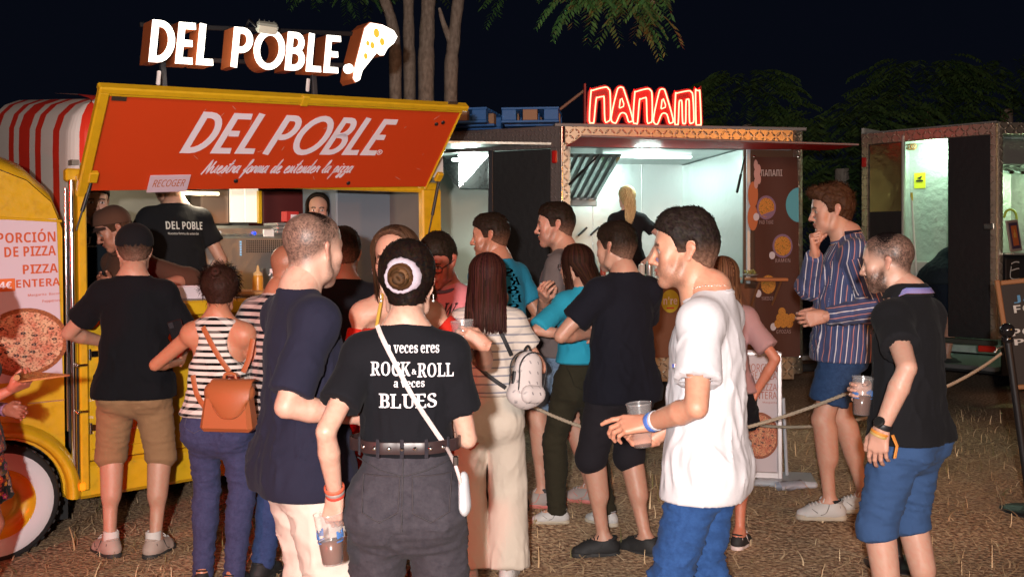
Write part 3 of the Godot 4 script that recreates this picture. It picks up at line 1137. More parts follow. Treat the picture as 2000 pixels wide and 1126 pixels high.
	if top.has("uvfn"):
		var mb := MB.new()
		var fn: Callable = top.uvfn
		var arr := g3.arrays()
		var NN: PackedVector3Array = arr[Mesh.ARRAY_NORMAL]
		for t in range(0, g3.I.size(), 3):
			var cc := (g3.V[g3.I[t]] + g3.V[g3.I[t + 1]] + g3.V[g3.I[t + 2]]) / 3.0
			for m in 3:
				var i := g3.I[t + m]
				mb._v(g3.V[i], NN[i], fn.call(g3.V[i], cc))
		shirt = obj(top.name, mb, top.mat, o)
	else:
		shirt = obj(top.name, amesh(g3.arrays()), top.mat, o)
	J["shirt"] = shirt
	if top.get("collar", true) and not top.get("strapless", false) and not top.has("neck"):
		var mb := MB.new()
		var pts := []
		var cr := nr + 0.014
		for k in 25:
			var a := TAU * k / 24.0
			var dz := cos(a)
			pts.append(NB + Vector3(sin(a) * cr * 1.10, 0.004 * H - 0.004 - 0.026 * maxf(0.0, dz) - 0.010 * minf(0.0, dz), dz * cr * 1.05 + 0.004 + 0.012 * maxf(0.0, dz)))
		mb.tube(pts, 0.0085, 8, false)
		obj("collar", mb, top.get("collar_mat", top.mat), shirt)
	# ---- shoes
	if sp.has("shoe"):
		for i in 2:
			shoe(o, A[i], fdir[i], u * (1.0 if male else 0.92), sp.shoe, i)
	# ---- hair
	hair(o, sp, HX)
	return o

# a shoe as upper > sole, lace; the ankle A is the anchor
func shoe(o: Node3D, A: Vector3, fd: Vector3, u: float, s: Dictionary, side: int) -> void:
	if not shoe_cache.has("m"):
		var g := Fld.new(Vector3(-0.08, -0.02, -0.11), Vector3(0.08, 0.16, 0.24), 0.007)
		g.bone(Vector3(0, 0.045, -0.045), Vector3(0, 0.04, 0.04), 0.041, 0.043, 0.03)
		g.bone(Vector3(0, 0.04, 0.04), Vector3(0.004, 0.030, 0.150), 0.044, 0.030, 0.03)
		g.bone(Vector3(-0.02, 0.025, 0.10), Vector3(0.02, 0.025, 0.115), 0.03, 0.03, 0.03)
		g.bone(Vector3(0, 0.05, -0.03), Vector3(0, 0.095, -0.015), 0.042, 0.043, 0.03, Vector3.ZERO, 1.0, 0, 2)
		g.bone(Vector3(0, 0.06, 0.0), Vector3(0, 0.05, 0.09), 0.040, 0.032, 0.04)
		g.cut(Vector3(0, 0.020, 0), Vector3.DOWN)
		g.mesh()
		shoe_cache["m"] = amesh(g.arrays())
		var g2 := Fld.new(Vector3(-0.08, -0.04, -0.12), Vector3(0.08, 0.08, 0.25), 0.006)
		g2.bone(Vector3(0, 0.015, -0.045), Vector3(0, 0.015, 0.04), 0.046, 0.044, 0.03)
		g2.bone(Vector3(0, 0.015, 0.04), Vector3(0.004, 0.015, 0.140), 0.046, 0.044, 0.03)
		g2.cut(Vector3(0, 0.030, 0), Vector3.UP)
		g2.cut(Vector3(0, 0.0, 0), Vector3.DOWN)
		g2.mesh()
		shoe_cache["s"] = amesh(g2.arrays())
		var lb := MB.new()
		for k in 5:
			var z := 0.035 + k * 0.018
			var y := 0.109 - k * 0.0058
			lb.tube([Vector3(-0.024, y - 0.010, z), Vector3(-0.010, y + 0.001, z + 0.003), Vector3(0.010, y + 0.001, z + 0.003), Vector3(0.024, y - 0.010, z)], 0.0032, 5)
		for sg in [-1.0, 1.0]:
			lb.tube(path3([Vector3(0, 0.112, 0.03), Vector3(sg * 0.028, 0.122, 0.035), Vector3(sg * 0.040, 0.104, 0.044), Vector3(sg * 0.006, 0.112, 0.034)], 4), 0.003, 5)
		shoe_cache["l"] = lb.commit()
	var n := Node3D.new()
	var y0 := A.y - 0.048 * u / 1.0 * 1.75
	n.name = "shoe" if side == 0 else "shoe_001"
	o.add_child(n, true)
	var base := Vector3(A.x, 0.0, A.z)
	n.transform = Transform3D(Basis(Vector3.UP.cross(fd), Vector3.UP, fd)* Basis.from_scale(Vector3(0.92, 0.92, 0.96) * u), base)
	obj("upper", shoe_cache["m"], s.mat, n)
	obj("sole", shoe_cache["s"], s.sole, n)
	if not shoe_cache.has("t"):
		var tb := MB.new()
		tb.tube(path3([Vector3(-0.049, 0.046, 0.075), Vector3(-0.034, 0.067, 0.103), Vector3(0.003, 0.075, 0.112), Vector3(0.038, 0.065, 0.103), Vector3(0.051, 0.046, 0.075)], 5), 0.0028, 5)
		for sg in [-1.0, 1.0]:
			tb.tube(path3([Vector3(sg * 0.046, 0.095, 0.012), Vector3(sg * 0.051, 0.070, 0.02), Vector3(sg * 0.053, 0.045, 0.035), Vector3(sg * 0.052, 0.034, 0.06)], 5), 0.0026, 5)
			tb.tube(path3([Vector3(sg * 0.040, 0.085, -0.045), Vector3(sg * 0.044, 0.058, -0.045), Vector3(sg * 0.045, 0.036, -0.030)], 5), 0.0026, 5)
		shoe_cache["t"] = tb.commit()
		tb = MB.new()
		tb.tube(path3([Vector3(-0.036, 0.100, -0.03), Vector3(-0.022, 0.106, -0.060), Vector3(0.0, 0.108, -0.066), Vector3(0.022, 0.106, -0.060), Vector3(0.036, 0.100, -0.03), Vector3(0.032, 0.096, 0.02), Vector3(0.0, 0.100, 0.035), Vector3(-0.032, 0.096, 0.02), Vector3(-0.036, 0.100, -0.03)], 4), 0.006, 6)
		shoe_cache["c"] = tb.commit()
	obj("seam", shoe_cache["t"], s.get("seam", s.sole), n)
	obj("ankle_pad", shoe_cache["c"], s.get("pad", s.mat), n)
	if s.get("lace", true): obj("lace", shoe_cache["l"], s.get("lace_mat", s.sole), n)
	if s.has("sock"):
		var mb := MB.new()
		mb.lathe(Vector3(0, 0.06, -0.018), [Vector2(0.044, 0.0), Vector2(0.043, s.get("sock_h", 0.07)), Vector2(0.036, s.get("sock_h", 0.07) + 0.003)], 18)
		obj("sock", mb, s.sock, n)

# the outermost surface seen along dir, on a 12 mm raster of local x and y
func zmap(V: PackedVector3Array, dir: Vector3) -> Dictionary:
	var r := {}
	for p in V:
		var k := Vector2i(int(floor(p.x / 0.012)), int(floor(p.y / 0.012)))
		var z := p.dot(dir)
		if not r.has(k) or r[k] < z: r[k] = z
	return r
func zat(m: Dictionary, q: Vector2) -> float:
	var s := 0.0
	var w := 0.0
	var c := Vector2i(int(floor(q.x / 0.012)), int(floor(q.y / 0.012)))
	var best := -9.0
	for dx in range(-1, 2):
		for dy in range(-1, 2):
			var k := c + Vector2i(dx, dy)
			if m.has(k) and m[k] > best: best = m[k]
	if best < -8.0: return 0.1
	for dx in range(-2, 3):
		for dy in range(-2, 3):
			var k := c + Vector2i(dx, dy)
			if m.has(k) and m[k] > best - 0.05:
				var e := (Vector2(k) + Vector2(0.5, 0.5)) * 0.012 - q
				var ww := exp(-e.length_squared() / 0.00015)
				s += m[k] * ww
				w += ww
	return s / w if w > 0.0 else best
# a line of stitching laid on the surface (local x, y), on the side sg (+1 front, -1 back)
func seam(b: MB, pts: Array, zm: Dictionary, sg: float, r: float) -> void:
	var line := []
	for i in pts.size() - 1:
		var n := maxi(1, int((pts[i + 1] - pts[i]).length() / 0.02))
		for k in n:
			var q: Vector2 = pts[i].lerp(pts[i + 1], float(k) / n)
			line.append(Vector3(q.x, q.y, sg * (zat(zm, q) + r * 0.4)))
	var q2: Vector2 = pts[pts.size() - 1]
	line.append(Vector3(q2.x, q2.y, sg * (zat(zm, q2) + r * 0.4)))
	b.tube(line, r, 5)
# flat lettering laid on cloth: arrays with x, y in local coordinates pressed onto the back (sg -1) or front (+1)
func press(b: MB, arr: Array, zm: Dictionary, sg: float, lift := 0.003) -> void:
	var p: PackedVector3Array = arr[Mesh.ARRAY_VERTEX]
	var nn: PackedVector3Array = arr[Mesh.ARRAY_NORMAL]
	for i in p.size():
		var v := p[i]
		p[i] = Vector3(v.x, v.y, sg * (zat(zm, Vector2(v.x, v.y)) + lift + v.z * 0.5))
		nn[i] = Vector3(0, 0, sg)
	arr[Mesh.ARRAY_VERTEX] = p
	arr[Mesh.ARRAY_NORMAL] = nn
	b.add(arr)
# a strap: flat ribbon through local points pressed on the surface of the back or front
func strap_on(b: MB, pts: Array, w: float, zm: Dictionary, sg: float, lift := 0.004) -> void:
	var line := smooth_pts(pts, 8)
	var rows := []
	for i in line.size():
		var t: Vector2 = (line[mini(i + 1, line.size() - 1)] - line[maxi(i - 1, 0)]).normalized()
		var s := t.orthogonal() * w * 0.5
		var q: Vector2 = line[i]
		var z := zat(zm, q) + lift
		rows.append(PackedVector3Array([Vector3(q.x + s.x, q.y + s.y, sg * (z - 0.002)), Vector3(q.x + s.x, q.y + s.y, sg * z), Vector3(q.x, q.y, sg * (z + 0.0015)), Vector3(q.x - s.x, q.y - s.y, sg * z), Vector3(q.x - s.x, q.y - s.y, sg * (z - 0.002))]))
	b.grid(rows, false, sg < 0.0)

# ---------------------------------------------------------------- hair
func scalp_r(d: Vector3) -> Vector3:
	return Vector3(d.x * 0.080, d.y * 0.081, d.z * 0.100) + Vector3(0, 0.034, -0.010)

func hair(o: Node3D, sp: Dictionary, HX: Transform3D) -> void:
	var hr: Dictionary = sp.hair
	var kind: String = hr.kind
	if kind == "bald": return
	var c0: Color = hr.c
	var c1: Color = hr.get("c2", Color(c0.r * 2.0 + 0.006, c0.g * 1.9 + 0.004, c0.b * 1.8 + 0.003))
	rng.seed = int(sp.x) * 7 + 3
	var fem: bool = sp.sex == "f"
	var w := 0.95 if fem else 1.0
	var tt: float = hr.get("top", 0.016)
	var ts: float = hr.get("side", 0.0055 if kind == "short" else 0.008)
	var g := Fld.new(Vector3(-0.125, -0.16, -0.19), Vector3(0.125, 0.18, 0.15), 0.0055)
	g.bone(Vector3(0, 0.033, -0.040), Vector3(0, 0.038, 0.016), 0.077 * w + ts, 0.074 * w + ts, 0.02)
	g.bone(Vector3(0, 0.045 + tt - ts, -0.030), Vector3(0, 0.047 + tt - ts, 0.024), 0.070 * w + ts, 0.066 * w + ts, 0.03)
	# back of the head down to the nape
	g.bone(Vector3(0, 0.0, -0.045), Vector3(0, -0.045, -0.045), 0.070 * w + ts, 0.056 * w + ts * 0.5, 0.03)
	if kind == "curly":
		for k in 26:
			var a := rng.randf_range(0, TAU)
			var e := rng.randf_range(0.35, 1.5)
			var d := Vector3(cos(a) * sin(e), cos(e), sin(a) * sin(e) * 1.0)
			if d.z > 0.35 and d.y < 0.45: continue
			var pp := scalp_r(d * 1.12)
			g.ball(pp, rng.randf_range(0.014, 0.024), 0.012)
		g.ball(Vector3(0.01, 0.098, 0.085), 0.034, 0.02)
		g.ball(Vector3(0.035, 0.094, 0.070), 0.030, 0.02)
		g.ball(Vector3(-0.03, 0.094, 0.072), 0.030, 0.02)
	# hairline: keep what lies above and behind
	var front: float = hr.get("line", 0.060)
	if kind in ["short", "curly", "fade"]:
		var lo: float = hr.get("low", -0.010)
		if kind == "fade":
			g.cut(Vector3(0, 0.040, 0.0), Vector3(0, -1, 0.10).normalized())
			g.cut(Vector3(0, 0.062, 0.086), Vector3(0, -0.50, 0.86).normalized())
		else:
			g.cut2(Vector3(0, 0, hr.get("temple", 0.030)), Vector3(0, -0.30, 0.954), Vector3(0, front, 0.088), Vector3(0, -0.88, 0.47).normalized())
			g.cut2(Vector3(0, -0.040, -0.030), Vector3(0, -0.92, 0.39).normalized(), Vector3(0, 0.0, 0.012), Vector3(0, 0, -1))
			g.cut(Vector3(0, -0.032, 0.02), Vector3(0, -0.75, 0.66).normalized())
			g.cut(Vector3(0, -0.074, -0.06), Vector3(0, -1, 0))
			for s in [-1.0, 1.0]:
				g.bone(Vector3(s * 0.092 * w, 0.012, -0.020), Vector3(s * 0.088 * w, -0.03, -0.008), 0.024, 0.020, 0.004, Vector3.ZERO, 1.0, 1)
	else:
		g.cut(Vector3(0, front, 0.088), Vector3(0, -0.45, 0.89).normalized())
		g.cut(Vector3(0, 0.0, 0.020), Vector3(0, -0.30, 0.95).normalized())
		if kind in ["bun", "tied"]: g.cut(Vector3(0, -0.066, -0.06), Vector3(0, -1, 0.35).normalized())
	g.mesh()
	for i in g.V.size():
		var p := g.V[i]
		var n := fold_noise.get_noise_3d(p.x * 60.0, p.y * 26.0, p.z * 26.0)
		g.V[i] = p + g.G[i] * n * (0.0025 if kind == "short" else 0.005 if kind == "curly" else 0.002)
	var cols := PackedColorArray()
	cols.resize(g.V.size())
	for i in g.V.size():
		var p := g.V[i]
		var n := fine_noise.get_noise_3d(p.x * 700.0, p.y * 160.0, p.z * 160.0)
		var cc := c0.lerp(c1, clampf(0.35 + n * 0.9, 0, 1))
		if kind == "short":
			cc = cc.lerp(sp.skin * 0.8, 0.42 * smoothstep(0.035, -0.06, p.y) * (0.8 + 0.5 * n))
		cols[i] = cc
	var b := MB.new()
	b.add(g.arrays(cols), HX)
	# tufts or strands
	if kind == "fade":
		b = MB.new()
	if kind in ["short", "curly", "fade", "tied", "bun"]:
		var cnt: int = {"short": 3600, "curly": 2600, "fade": 4200, "tied": 900, "bun": 1400}[kind]
		for k in cnt:
			var i := rng.randi() % g.V.size()
			var p := g.V[i]
			var n := g.G[i]
			if kind == "fade":
				var dd := Vector3(rng.randfn(), absf(rng.randfn()) * 0.9 + 0.12, rng.randfn()).normalized()
				p = Vector3(dd.x * 0.0765 * w, dd.y * 0.0785, dd.z * 0.0985) + Vector3(0, 0.036, -0.010)
				n = Vector3(dd.x / 0.0765, dd.y / 0.0785, dd.z / 0.0985).normalized()
				if p.y < 0.030 + rng.randf() * 0.055 or (p.z > 0.058 and p.y < 0.068 + rng.randf() * 0.012): continue
			if n.y < -0.5: continue
			var flow := Vector3(p.x * 4.0, -0.5, -0.35)
			var L := rng.randf_range(0.008, 0.020)
			var up := 0.25
			if kind == "short":
				if p.y > 0.07: flow = Vector3(rng.randf_range(-0.5, 0.5) + p.x * 3.0, 0.4, 0.8); up = 0.5
				L *= 0.75 + tt * 9.0 * smoothstep(0.03, 0.09, p.y)
			elif kind == "curly":
				flow = Vector3(rng.randf_range(-1, 1), rng.randf_range(-0.7, 0.6), rng.randf_range(-0.6, 1.0)); up = 0.55
				L *= 1.6
			elif kind == "fade":
				flow = Vector3(rng.randf_range(-0.3, 0.3), 0.2, 0.8); up = 0.45; L = rng.randf_range(0.004, 0.008) + tt * 0.6 * smoothstep(0.05, 0.10, p.y)
			else:
				flow = Vector3(-p.x * 5.0, -0.1 if kind == "bun" else -0.3, -0.8); up = 0.05; L *= 2.2
				if hr.get("messy", false):
					up = 0.5; L *= 1.5
					flow = Vector3(rng.randf_range(-1, 1), rng.randf_range(-1, 0.6), rng.randf_range(-1, 0.2))
			var d := (flow - n * flow.dot(n)).normalized() + n * up
			d = (d + Vector3(rng.randf_range(-1, 1), rng.randf_range(-1, 1), rng.randf_range(-1, 1)) * 0.22).normalized()
			var sd := d.cross(n).normalized() * rng.randf_range(0.0010, 0.0022)
			b.col = c0.lerp(c1, rng.randf())
			if kind == "short": b.col = b.col.lerp(sp.skin * 0.8, 0.38 * smoothstep(0.03, -0.06, p.y))
			var q := p - n * 0.003
			var mid := q + d * L * 0.55 + n * 0.001
			b.tri(HX * (q + sd), HX * (q - sd), HX * mid, (HX.basis * n).normalized())
			b.tri(HX * (q - sd * 0.4 + d * L * 0.2), HX * (mid + sd * 0.7), HX * (q + d * L - n * 0.002), (HX.basis * n).normalized())
	var hm := obj("hair", b, hair_mat(), o)
	if kind in ["long", "tail"]:
		strands(o, hr, HX, c0, c1, kind)
	if kind == "bun":
		# a coiled bun low on the back of the head
		var bc: Vector3 = hr.get("bun_at", Vector3(0, 0.02, -0.135))
		var br: float = hr.get("bun_r", 0.036)
		var bb := MB.new()
		var ax := bc - Vector3(0, 0.03, -0.02)
		ax = ax.normalized()
		var sx := ax.cross(Vector3.UP).normalized()
		var sy := sx.cross(ax)
		for turn in 3:
			for lane in 7:
				var pts := []
				var rr := br * (1.0 - 0.30 * turn)
				for k in 21:
					var a := TAU * k / 20.0 + lane * 0.9
					var wob := sin(a * 2.0 + lane) * 0.002
					var off := ax * (turn * br * 0.42 - 0.004 + sin(lane * 2.4) * 0.006) 
					pts.append(HX * (bc + off + (sx * cos(a) + sy * sin(a)) * (rr * (0.72 + 0.07 * cos(lane * 1.7)) + wob)))
				bb.col = (hr.get("bun_c", c0) as Color).lerp(hr.get("bun_c2", c1), rng.randf())
				bb.tube(pts, (0.0105 - turn * 0.001) * HX.basis.x.length(), 6, false)
		obj("bun", bb, hair_mat(), hm)

func strands(o: Node3D, hr: Dictionary, HX: Transform3D, c0: Color, c1: Color, kind: String) -> void:
	var b := MB.new()
	var L: float = hr.get("len", 0.30)
	var cnt: int = hr.get("count", 420)
	var wave: float = hr.get("wave", 0.006)
	var hs := HX.basis.x.length()
	var shoulder_back: float = hr.get("fall", -0.125)
	for k in int(cnt * 1.35):
		# angle around the head: 0 is the back
		var a := rng.randf_range(-2.15, 2.15)
		if kind == "tail": a = rng.randf_range(-PI, PI)
		var pts := []
		var th := rng.randf_range(0.05, 0.5)
		var out := rng.randf_range(0.97, 1.13)
		var len_k := L * rng.randf_range(0.86, 1.06)
		var ph := rng.randf_range(0, TAU)
		var n_arc := 7
		if kind == "tail":
			var root := Vector3(sin(a) * 0.016, 0.085 + cos(a) * 0.014, -0.105)
			var sp2 := rng.randf_range(0.3, 1.0)
			for j in 9:
				var t := j / 8.0
				pts.append(root + Vector3(sin(a) * 0.035 * sp2 * sin(t * 2.6) + sin(t * 9.0 + ph) * wave, -len_k * t * t * 0.5 - len_k * t * 0.5, -0.035 * sin(t * 2.2) * 1.3 + cos(a) * 0.02 * t))
		else:
			var side := Vector3(sin(a), 0, -cos(a))
			for j in n_arc:
				var e := lerpf(th, 1.75, j / (n_arc - 1.0))
				var d := Vector3(side.x * sin(e), cos(e), side.z * sin(e))
				pts.append(scalp_r(d * (1.10 * out)))
			var last: Vector3 = pts[n_arc - 1]
			var target := Vector3(last.x * (0.95 if cos(a) > 0.3 else 1.08), 0, minf(last.z * 1.02, -0.150 - 0.03 * rng.randf()) if cos(a) > 0.0 else last.z - 0.03)
			for j in 7:
				var t := (j + 1) / 7.0
				var y := last.y - len_k * t
				var q := Vector3(lerpf(last.x, target.x, t), y, lerpf(last.z, target.z, minf(1.0, t * 1.6)))
				q += Vector3(sin(t * 7.0 + ph), 0, cos(t * 6.0 + ph)) * wave * t
				pts.append(q)
		var wd := rng.randf_range(0.0018, 0.0048)
		var rows := []
		for j in pts.size():
			var t: Vector3 = (pts[mini(j + 1, pts.size() - 1)] - pts[maxi(j - 1, 0)]).normalized()
			var outw: Vector3 = (pts[j] - Vector3(0, pts[j].y, -0.02)).normalized()
			if j < 3: outw = (pts[j] - Vector3(0, 0, -0.01)).normalized()
			var s := t.cross(outw).normalized()
			var taper := 1.0 - 0.75 * maxf(0.0, (j - pts.size() + 3.0) / 2.0)
			var p: Vector3 = pts[j]
			rows.append(PackedVector3Array([HX * (p - s * wd * taper), HX * (p + outw * wd * 0.35), HX * (p + s * wd * taper)]))
		var kc := rng.randf()
		b.col = c0.lerp(c1, kc * kc if not hr.has("c2") else kc)
		b.grid(rows, false, true)
	obj("loose_hair" if kind == "long" else "ponytail", b, hair_mat(), o)

# ---------------------------------------------------------------- vans and trailers
# where the line of sight through a photo pixel meets the plane z = z0 of a frame (its own x, y)
func onp(fr: Transform3D, px: float, py: float, z0 := 0.0) -> Vector3:
	var inv := fr.affine_inverse()
	var a := inv * Vector3(0, CAM_H, 0)
	var d := inv.basis * Vector3((px - 1000.0) / FPX, -(py - 490.0) / FPX, -1.0)
	return a + d * ((z0 - a.z) / d.z)

var yellow: StandardMaterial3D
var steel: StandardMaterial3D
var chrome: StandardMaterial3D
var black: StandardMaterial3D
var rubber: StandardMaterial3D
var plate: StandardMaterial3D
var white_print: StandardMaterial3D

func plate_image() -> void:
	# raised lozenges of tread plate, two directions
	var im := Image.create_empty(128, 128, false, Image.FORMAT_RGB8)
	for y in 128:
		for x in 128:
			var cx := fposmod(x, 32.0) - 16.0
			var cy := fposmod(y, 32.0) - 16.0
			var odd := (int(x / 32) + int(y / 32)) % 2
			var a := (cx + cy) * 0.7071 if odd == 0 else (cx - cy) * 0.7071
			var b := (cx - cy) * 0.7071 if odd == 0 else (cx + cy) * 0.7071
			var e := sqrt(pow(a / 15.5, 2) + pow(b / 5.0, 2))
			var hgt := clampf((1.0 - e) * 2.5, 0.0, 1.0)
			im.set_pixel(x, y, Color(hgt, hgt, hgt))
	im.bump_map_to_normal_map(7.0)
	tex["plate"] = img_tex(im)

func van_mats() -> void:
	plate_image()
	yellow = mat(lin(0.66, 0.385, 0.010), 0.30, 0.0, noise_tex("paint_n", 0.02, true, 1.5), 1.6, 0.25)
	yellow.albedo_texture = noise_tex("grime", 0.012, false, 1.0, FastNoiseLite.TYPE_SIMPLEX, 6, grad([[0.0, Color(0.90, 0.89, 0.86)], [0.35, Color(0.97, 0.97, 0.96)], [1.0, Color(1, 1, 1)]]))
	yellow.roughness_texture = noise_tex("grime_r", 0.02, false, 1.0, FastNoiseLite.TYPE_SIMPLEX, 5, grad([[0.0, Color(0.6, 0.6, 0.6)], [1.0, Color(1, 1, 1)]]))
	yellow.roughness = 0.5
	yellow.clearcoat_enabled = true
	yellow.clearcoat = 0.6
	yellow.clearcoat_roughness = 0.12
	steel = mat(lin(0.55, 0.57, 0.56), 0.32, 0.85, noise_tex("steel_n", 0.015, true, 2.0), 1.2, 0.3)
	chrome = mat(lin(0.7, 0.7, 0.7), 0.14, 1.0)
	black = mat(lin(0.012, 0.012, 0.014), 0.45)
	rubber = mat(lin(0.018, 0.018, 0.019), 0.85, 0.0, noise_tex("rub_n", 0.1, true, 2.0), 8.0, 0.4)
	plate = mat(lin(0.62, 0.56, 0.46), 0.32, 0.9, tex["plate"], 4.6, 1.4)
	white_print = mat(lin(0.80, 0.72, 0.80), 0.6)

# one heavy sans letter as strokes in a unit-high box; returns list of [points, closed]
func letter(c: String) -> Array:
	match c:
		"D": return [[[Vector2(0.08, 0.08), Vector2(0.08, 0.92)] + arc(Vector2(0.22, 0.5), 0.36, 0.42, 90, -90, 12), true]]
		"E": return [[[Vector2(0.48, 0.92), Vector2(0.08, 0.92), Vector2(0.08, 0.08), Vector2(0.48, 0.08)], false], [[Vector2(0.17, 0.5), Vector2(0.43, 0.5)], false]]
		"L": return [[[Vector2(0.08, 1.0), Vector2(0.08, 0.08), Vector2(0.48, 0.08)], false]]
		"P": return [[[Vector2(0.08, 0.0), Vector2(0.08, 0.92)] + arc(Vector2(0.26, 0.68), 0.24, 0.24, 90, -90, 10) + [Vector2(0.17, 0.44)], false]]
		"O": return [[arc(Vector2(0.46, 0.5), 0.40, 0.44, 0, 345, 23), true]]
		"B": return [[[Vector2(0.08, 0.08), Vector2(0.08, 0.92)] + arc(Vector2(0.26, 0.72), 0.20, 0.20, 90, -90, 8) + arc(Vector2(0.28, 0.30), 0.24, 0.22, 90, -90, 8), true], [[Vector2(0.17, 0.52), Vector2(0.30, 0.52)], false]]
	return []
var letter_w := {"D": 0.66, "E": 0.52, "L": 0.50, "P": 0.58, "O": 0.92, "B": 0.60}
# heavy letters between two pixels on a frame; each letter is returned as its own mesh
func big_word(word: String, xf: Transform3D, x0: float, y0: float, x1: float, h: float, shear: float, deep: float, sw := 0.165) -> Array:
	var wsum := 0.0
	for c in word: wsum += letter_w[c] + 0.10
	wsum -= 0.10
	var sx := (x1 - x0) / (wsum * h + shear * h * 0.0)
	var x := x0
	var out := []
	for c in word:
		var b := MB.new()
		var k := 0
		for s in letter(c):
			var pts := []
			for p in s[0]:
				pts.append(Vector2(x + p.x * h * sx + p.y * h * shear, y0 + p.y * h))
			b.ribbon(pts, sw * h, xf, deep - k * 0.0012, s[1])
			k += 1
		out.append([c, b, x])
		x += (letter_w[c] + 0.10) * h * sx
	return out

# brush script letters: strokes in a unit x-height box
func script_word(s: String) -> Array:
	var L := {
		"N": [[[0.0, -0.2], [0.15, 0.5], [0.3, 1.5], [0.36, 1.5], [0.42, 0.6], [0.48, 0.0], [0.62, 0.7], [0.78, 1.6]], 0.85],
		"u": [[[0.0, 0.9], [-0.02, 0.3], [0.1, 0.02], [0.3, 0.3], [0.42, 0.95], [0.38, 0.2], [0.55, 0.05]], 0.6],
		"e": [[[0.0, 0.3], [0.2, 0.5], [0.32, 0.8], [0.2, 0.95], [0.06, 0.6], [0.06, 0.15], [0.25, 0.0], [0.45, 0.25]], 0.48],
		"s": [[[0.0, 0.2], [0.25, 0.95], [0.3, 0.55], [0.25, 0.1], [0.08, 0.0]], 0.42],
		"t": [[[0.05, 0.2], [0.3, 1.7], [0.18, 0.8], [0.18, 0.1], [0.35, 0.08]], 0.42],
		"r": [[[0.0, 0.1], [0.12, 0.9], [0.18, 0.7], [0.36, 0.85], [0.34, 0.3], [0.45, 0.1]], 0.48],
		"a": [[[0.4, 0.85], [0.2, 0.95], [0.0, 0.45], [0.08, 0.05], [0.28, 0.3], [0.42, 0.9], [0.38, 0.15], [0.55, 0.1]], 0.58],
		"f": [[[0.0, 0.3], [0.3, 1.2], [0.36, 1.8], [0.24, 1.6], [0.16, 0.4], [0.06, -0.6], [0.2, 0.1], [0.36, 0.3]], 0.40],
		"o": [[[0.25, 0.92], [0.04, 0.6], [0.06, 0.08], [0.28, 0.05], [0.36, 0.6], [0.22, 0.92], [0.5, 0.75]], 0.50],
		"m": [[[0.0, 0.0], [0.1, 0.9], [0.12, 0.1], [0.3, 0.9], [0.34, 0.1], [0.52, 0.9], [0.54, 0.15], [0.68, 0.1]], 0.72],
		"n": [[[0.0, 0.0], [0.1, 0.9], [0.12, 0.1], [0.34, 0.9], [0.36, 0.15], [0.5, 0.1]], 0.55],
		"d": [[[0.36, 0.85], [0.14, 0.9], [0.0, 0.35], [0.1, 0.02], [0.3, 0.4], [0.5, 1.8], [0.38, 0.2], [0.55, 0.1]], 0.58],
		"l": [[[0.0, 0.3], [0.3, 1.3], [0.32, 1.8], [0.2, 1.5], [0.12, 0.2], [0.3, 0.05]], 0.38],
		"p": [[[0.0, 0.4], [0.14, 0.95], [0.06, 0.2], [-0.05, -0.8], [0.14, 0.7], [0.34, 0.85], [0.32, 0.2], [0.1, 0.1], [0.5, 0.2]], 0.52],
		"i": [[[0.0, 0.3], [0.14, 0.9], [0.12, 0.2], [0.28, 0.1]], 0.30],
		"z": [[[0.0, 0.85], [0.3, 0.9], [0.1, 0.25], [0.3, 0.1], [0.2, -0.6], [0.0, -0.5], [0.4, 0.2]], 0.46]}
	var x := 0.0
	var out := []
	for c in s:
		if c == " ":
			x += 0.45
			continue
		var pts := []
		for p in L[c][0]: pts.append(Vector2(x + p[0], p[1]))
		out.append(smooth_pts(pts, 4))
		if c == "i": out.append([Vector2(x + 0.2, 1.25), Vector2(x + 0.24, 1.35)])
		if c == "t": out.append([Vector2(x - 0.02, 1.15), Vector2(x + 0.42, 1.28)])
		x += L[c][1]
	return [out, x]

func pizza_tex() -> ImageTexture:
	if tex.has("pizza"): return tex["pizza"]
	var im := Image.create_empty(256, 256, false, Image.FORMAT_RGB8)
	var r := RandomNumberGenerator.new()
	r.seed = 4
	var nz := FastNoiseLite.new()
	nz.seed = 3
	nz.frequency = 0.02
	for y in 256:
		for x in 256:
			var d := Vector2(x - 128, y - 128).length() / 128.0
			var n := nz.get_noise_2d(x, y)
			var n2 := nz.get_noise_2d(x * 5.0 + 90, y * 5.0)
			var c := Color(0.80, 0.47, 0.36).lerp(Color(0.86, 0.66, 0.52), clampf(0.5 + n * 1.5, 0, 1))
			if n2 > 0.28: c = c.lerp(Color(0.25, 0.16, 0.10), 0.7)
			elif n2 < -0.35: c = c.lerp(Color(0.9, 0.78, 0.66), 0.6)
			if d > 0.88 + n * 0.03: c = Color(0.66, 0.38, 0.20).lerp(Color(0.45, 0.22, 0.1), clampf(n2 + 0.4, 0, 1))
			im.set_pixel(x, y, c)
	for k in 16:
		var a := r.randf() * TAU
		var q := r.randf_range(0.1, 0.8) * 128.0
		var cx := int(128 + cos(a) * q)
		var cy := int(128 + sin(a) * q)
		for dy in range(-6, 7):
			for dx in range(-8, 9):
				if pow(dx / 7.5, 2) + pow(dy / 4.5, 2) < 1.0 and pow(dx / 3.0, 2) + pow(dy / 1.8, 2) > 1.0:
					im.set_pixel(clampi(cx + dx, 0, 255), clampi(cy + dy, 0, 255), Color(0.09, 0.07, 0.10))
	tex["pizza"] = img_tex(im)
	return tex["pizza"]
func disc(b: MB, xf: Transform3D, c: Vector2, rx: float, ry: float, z: float, n := 40) -> void:
	var pts := PackedVector2Array()
	for k in n:
		var a := TAU * k / n
		pts.append(c + Vector2(cos(a) * rx, sin(a) * ry))
	b.poly(pts, xf * Transform3D(Basis.IDENTITY, Vector3(0, 0, z)), 0.0)

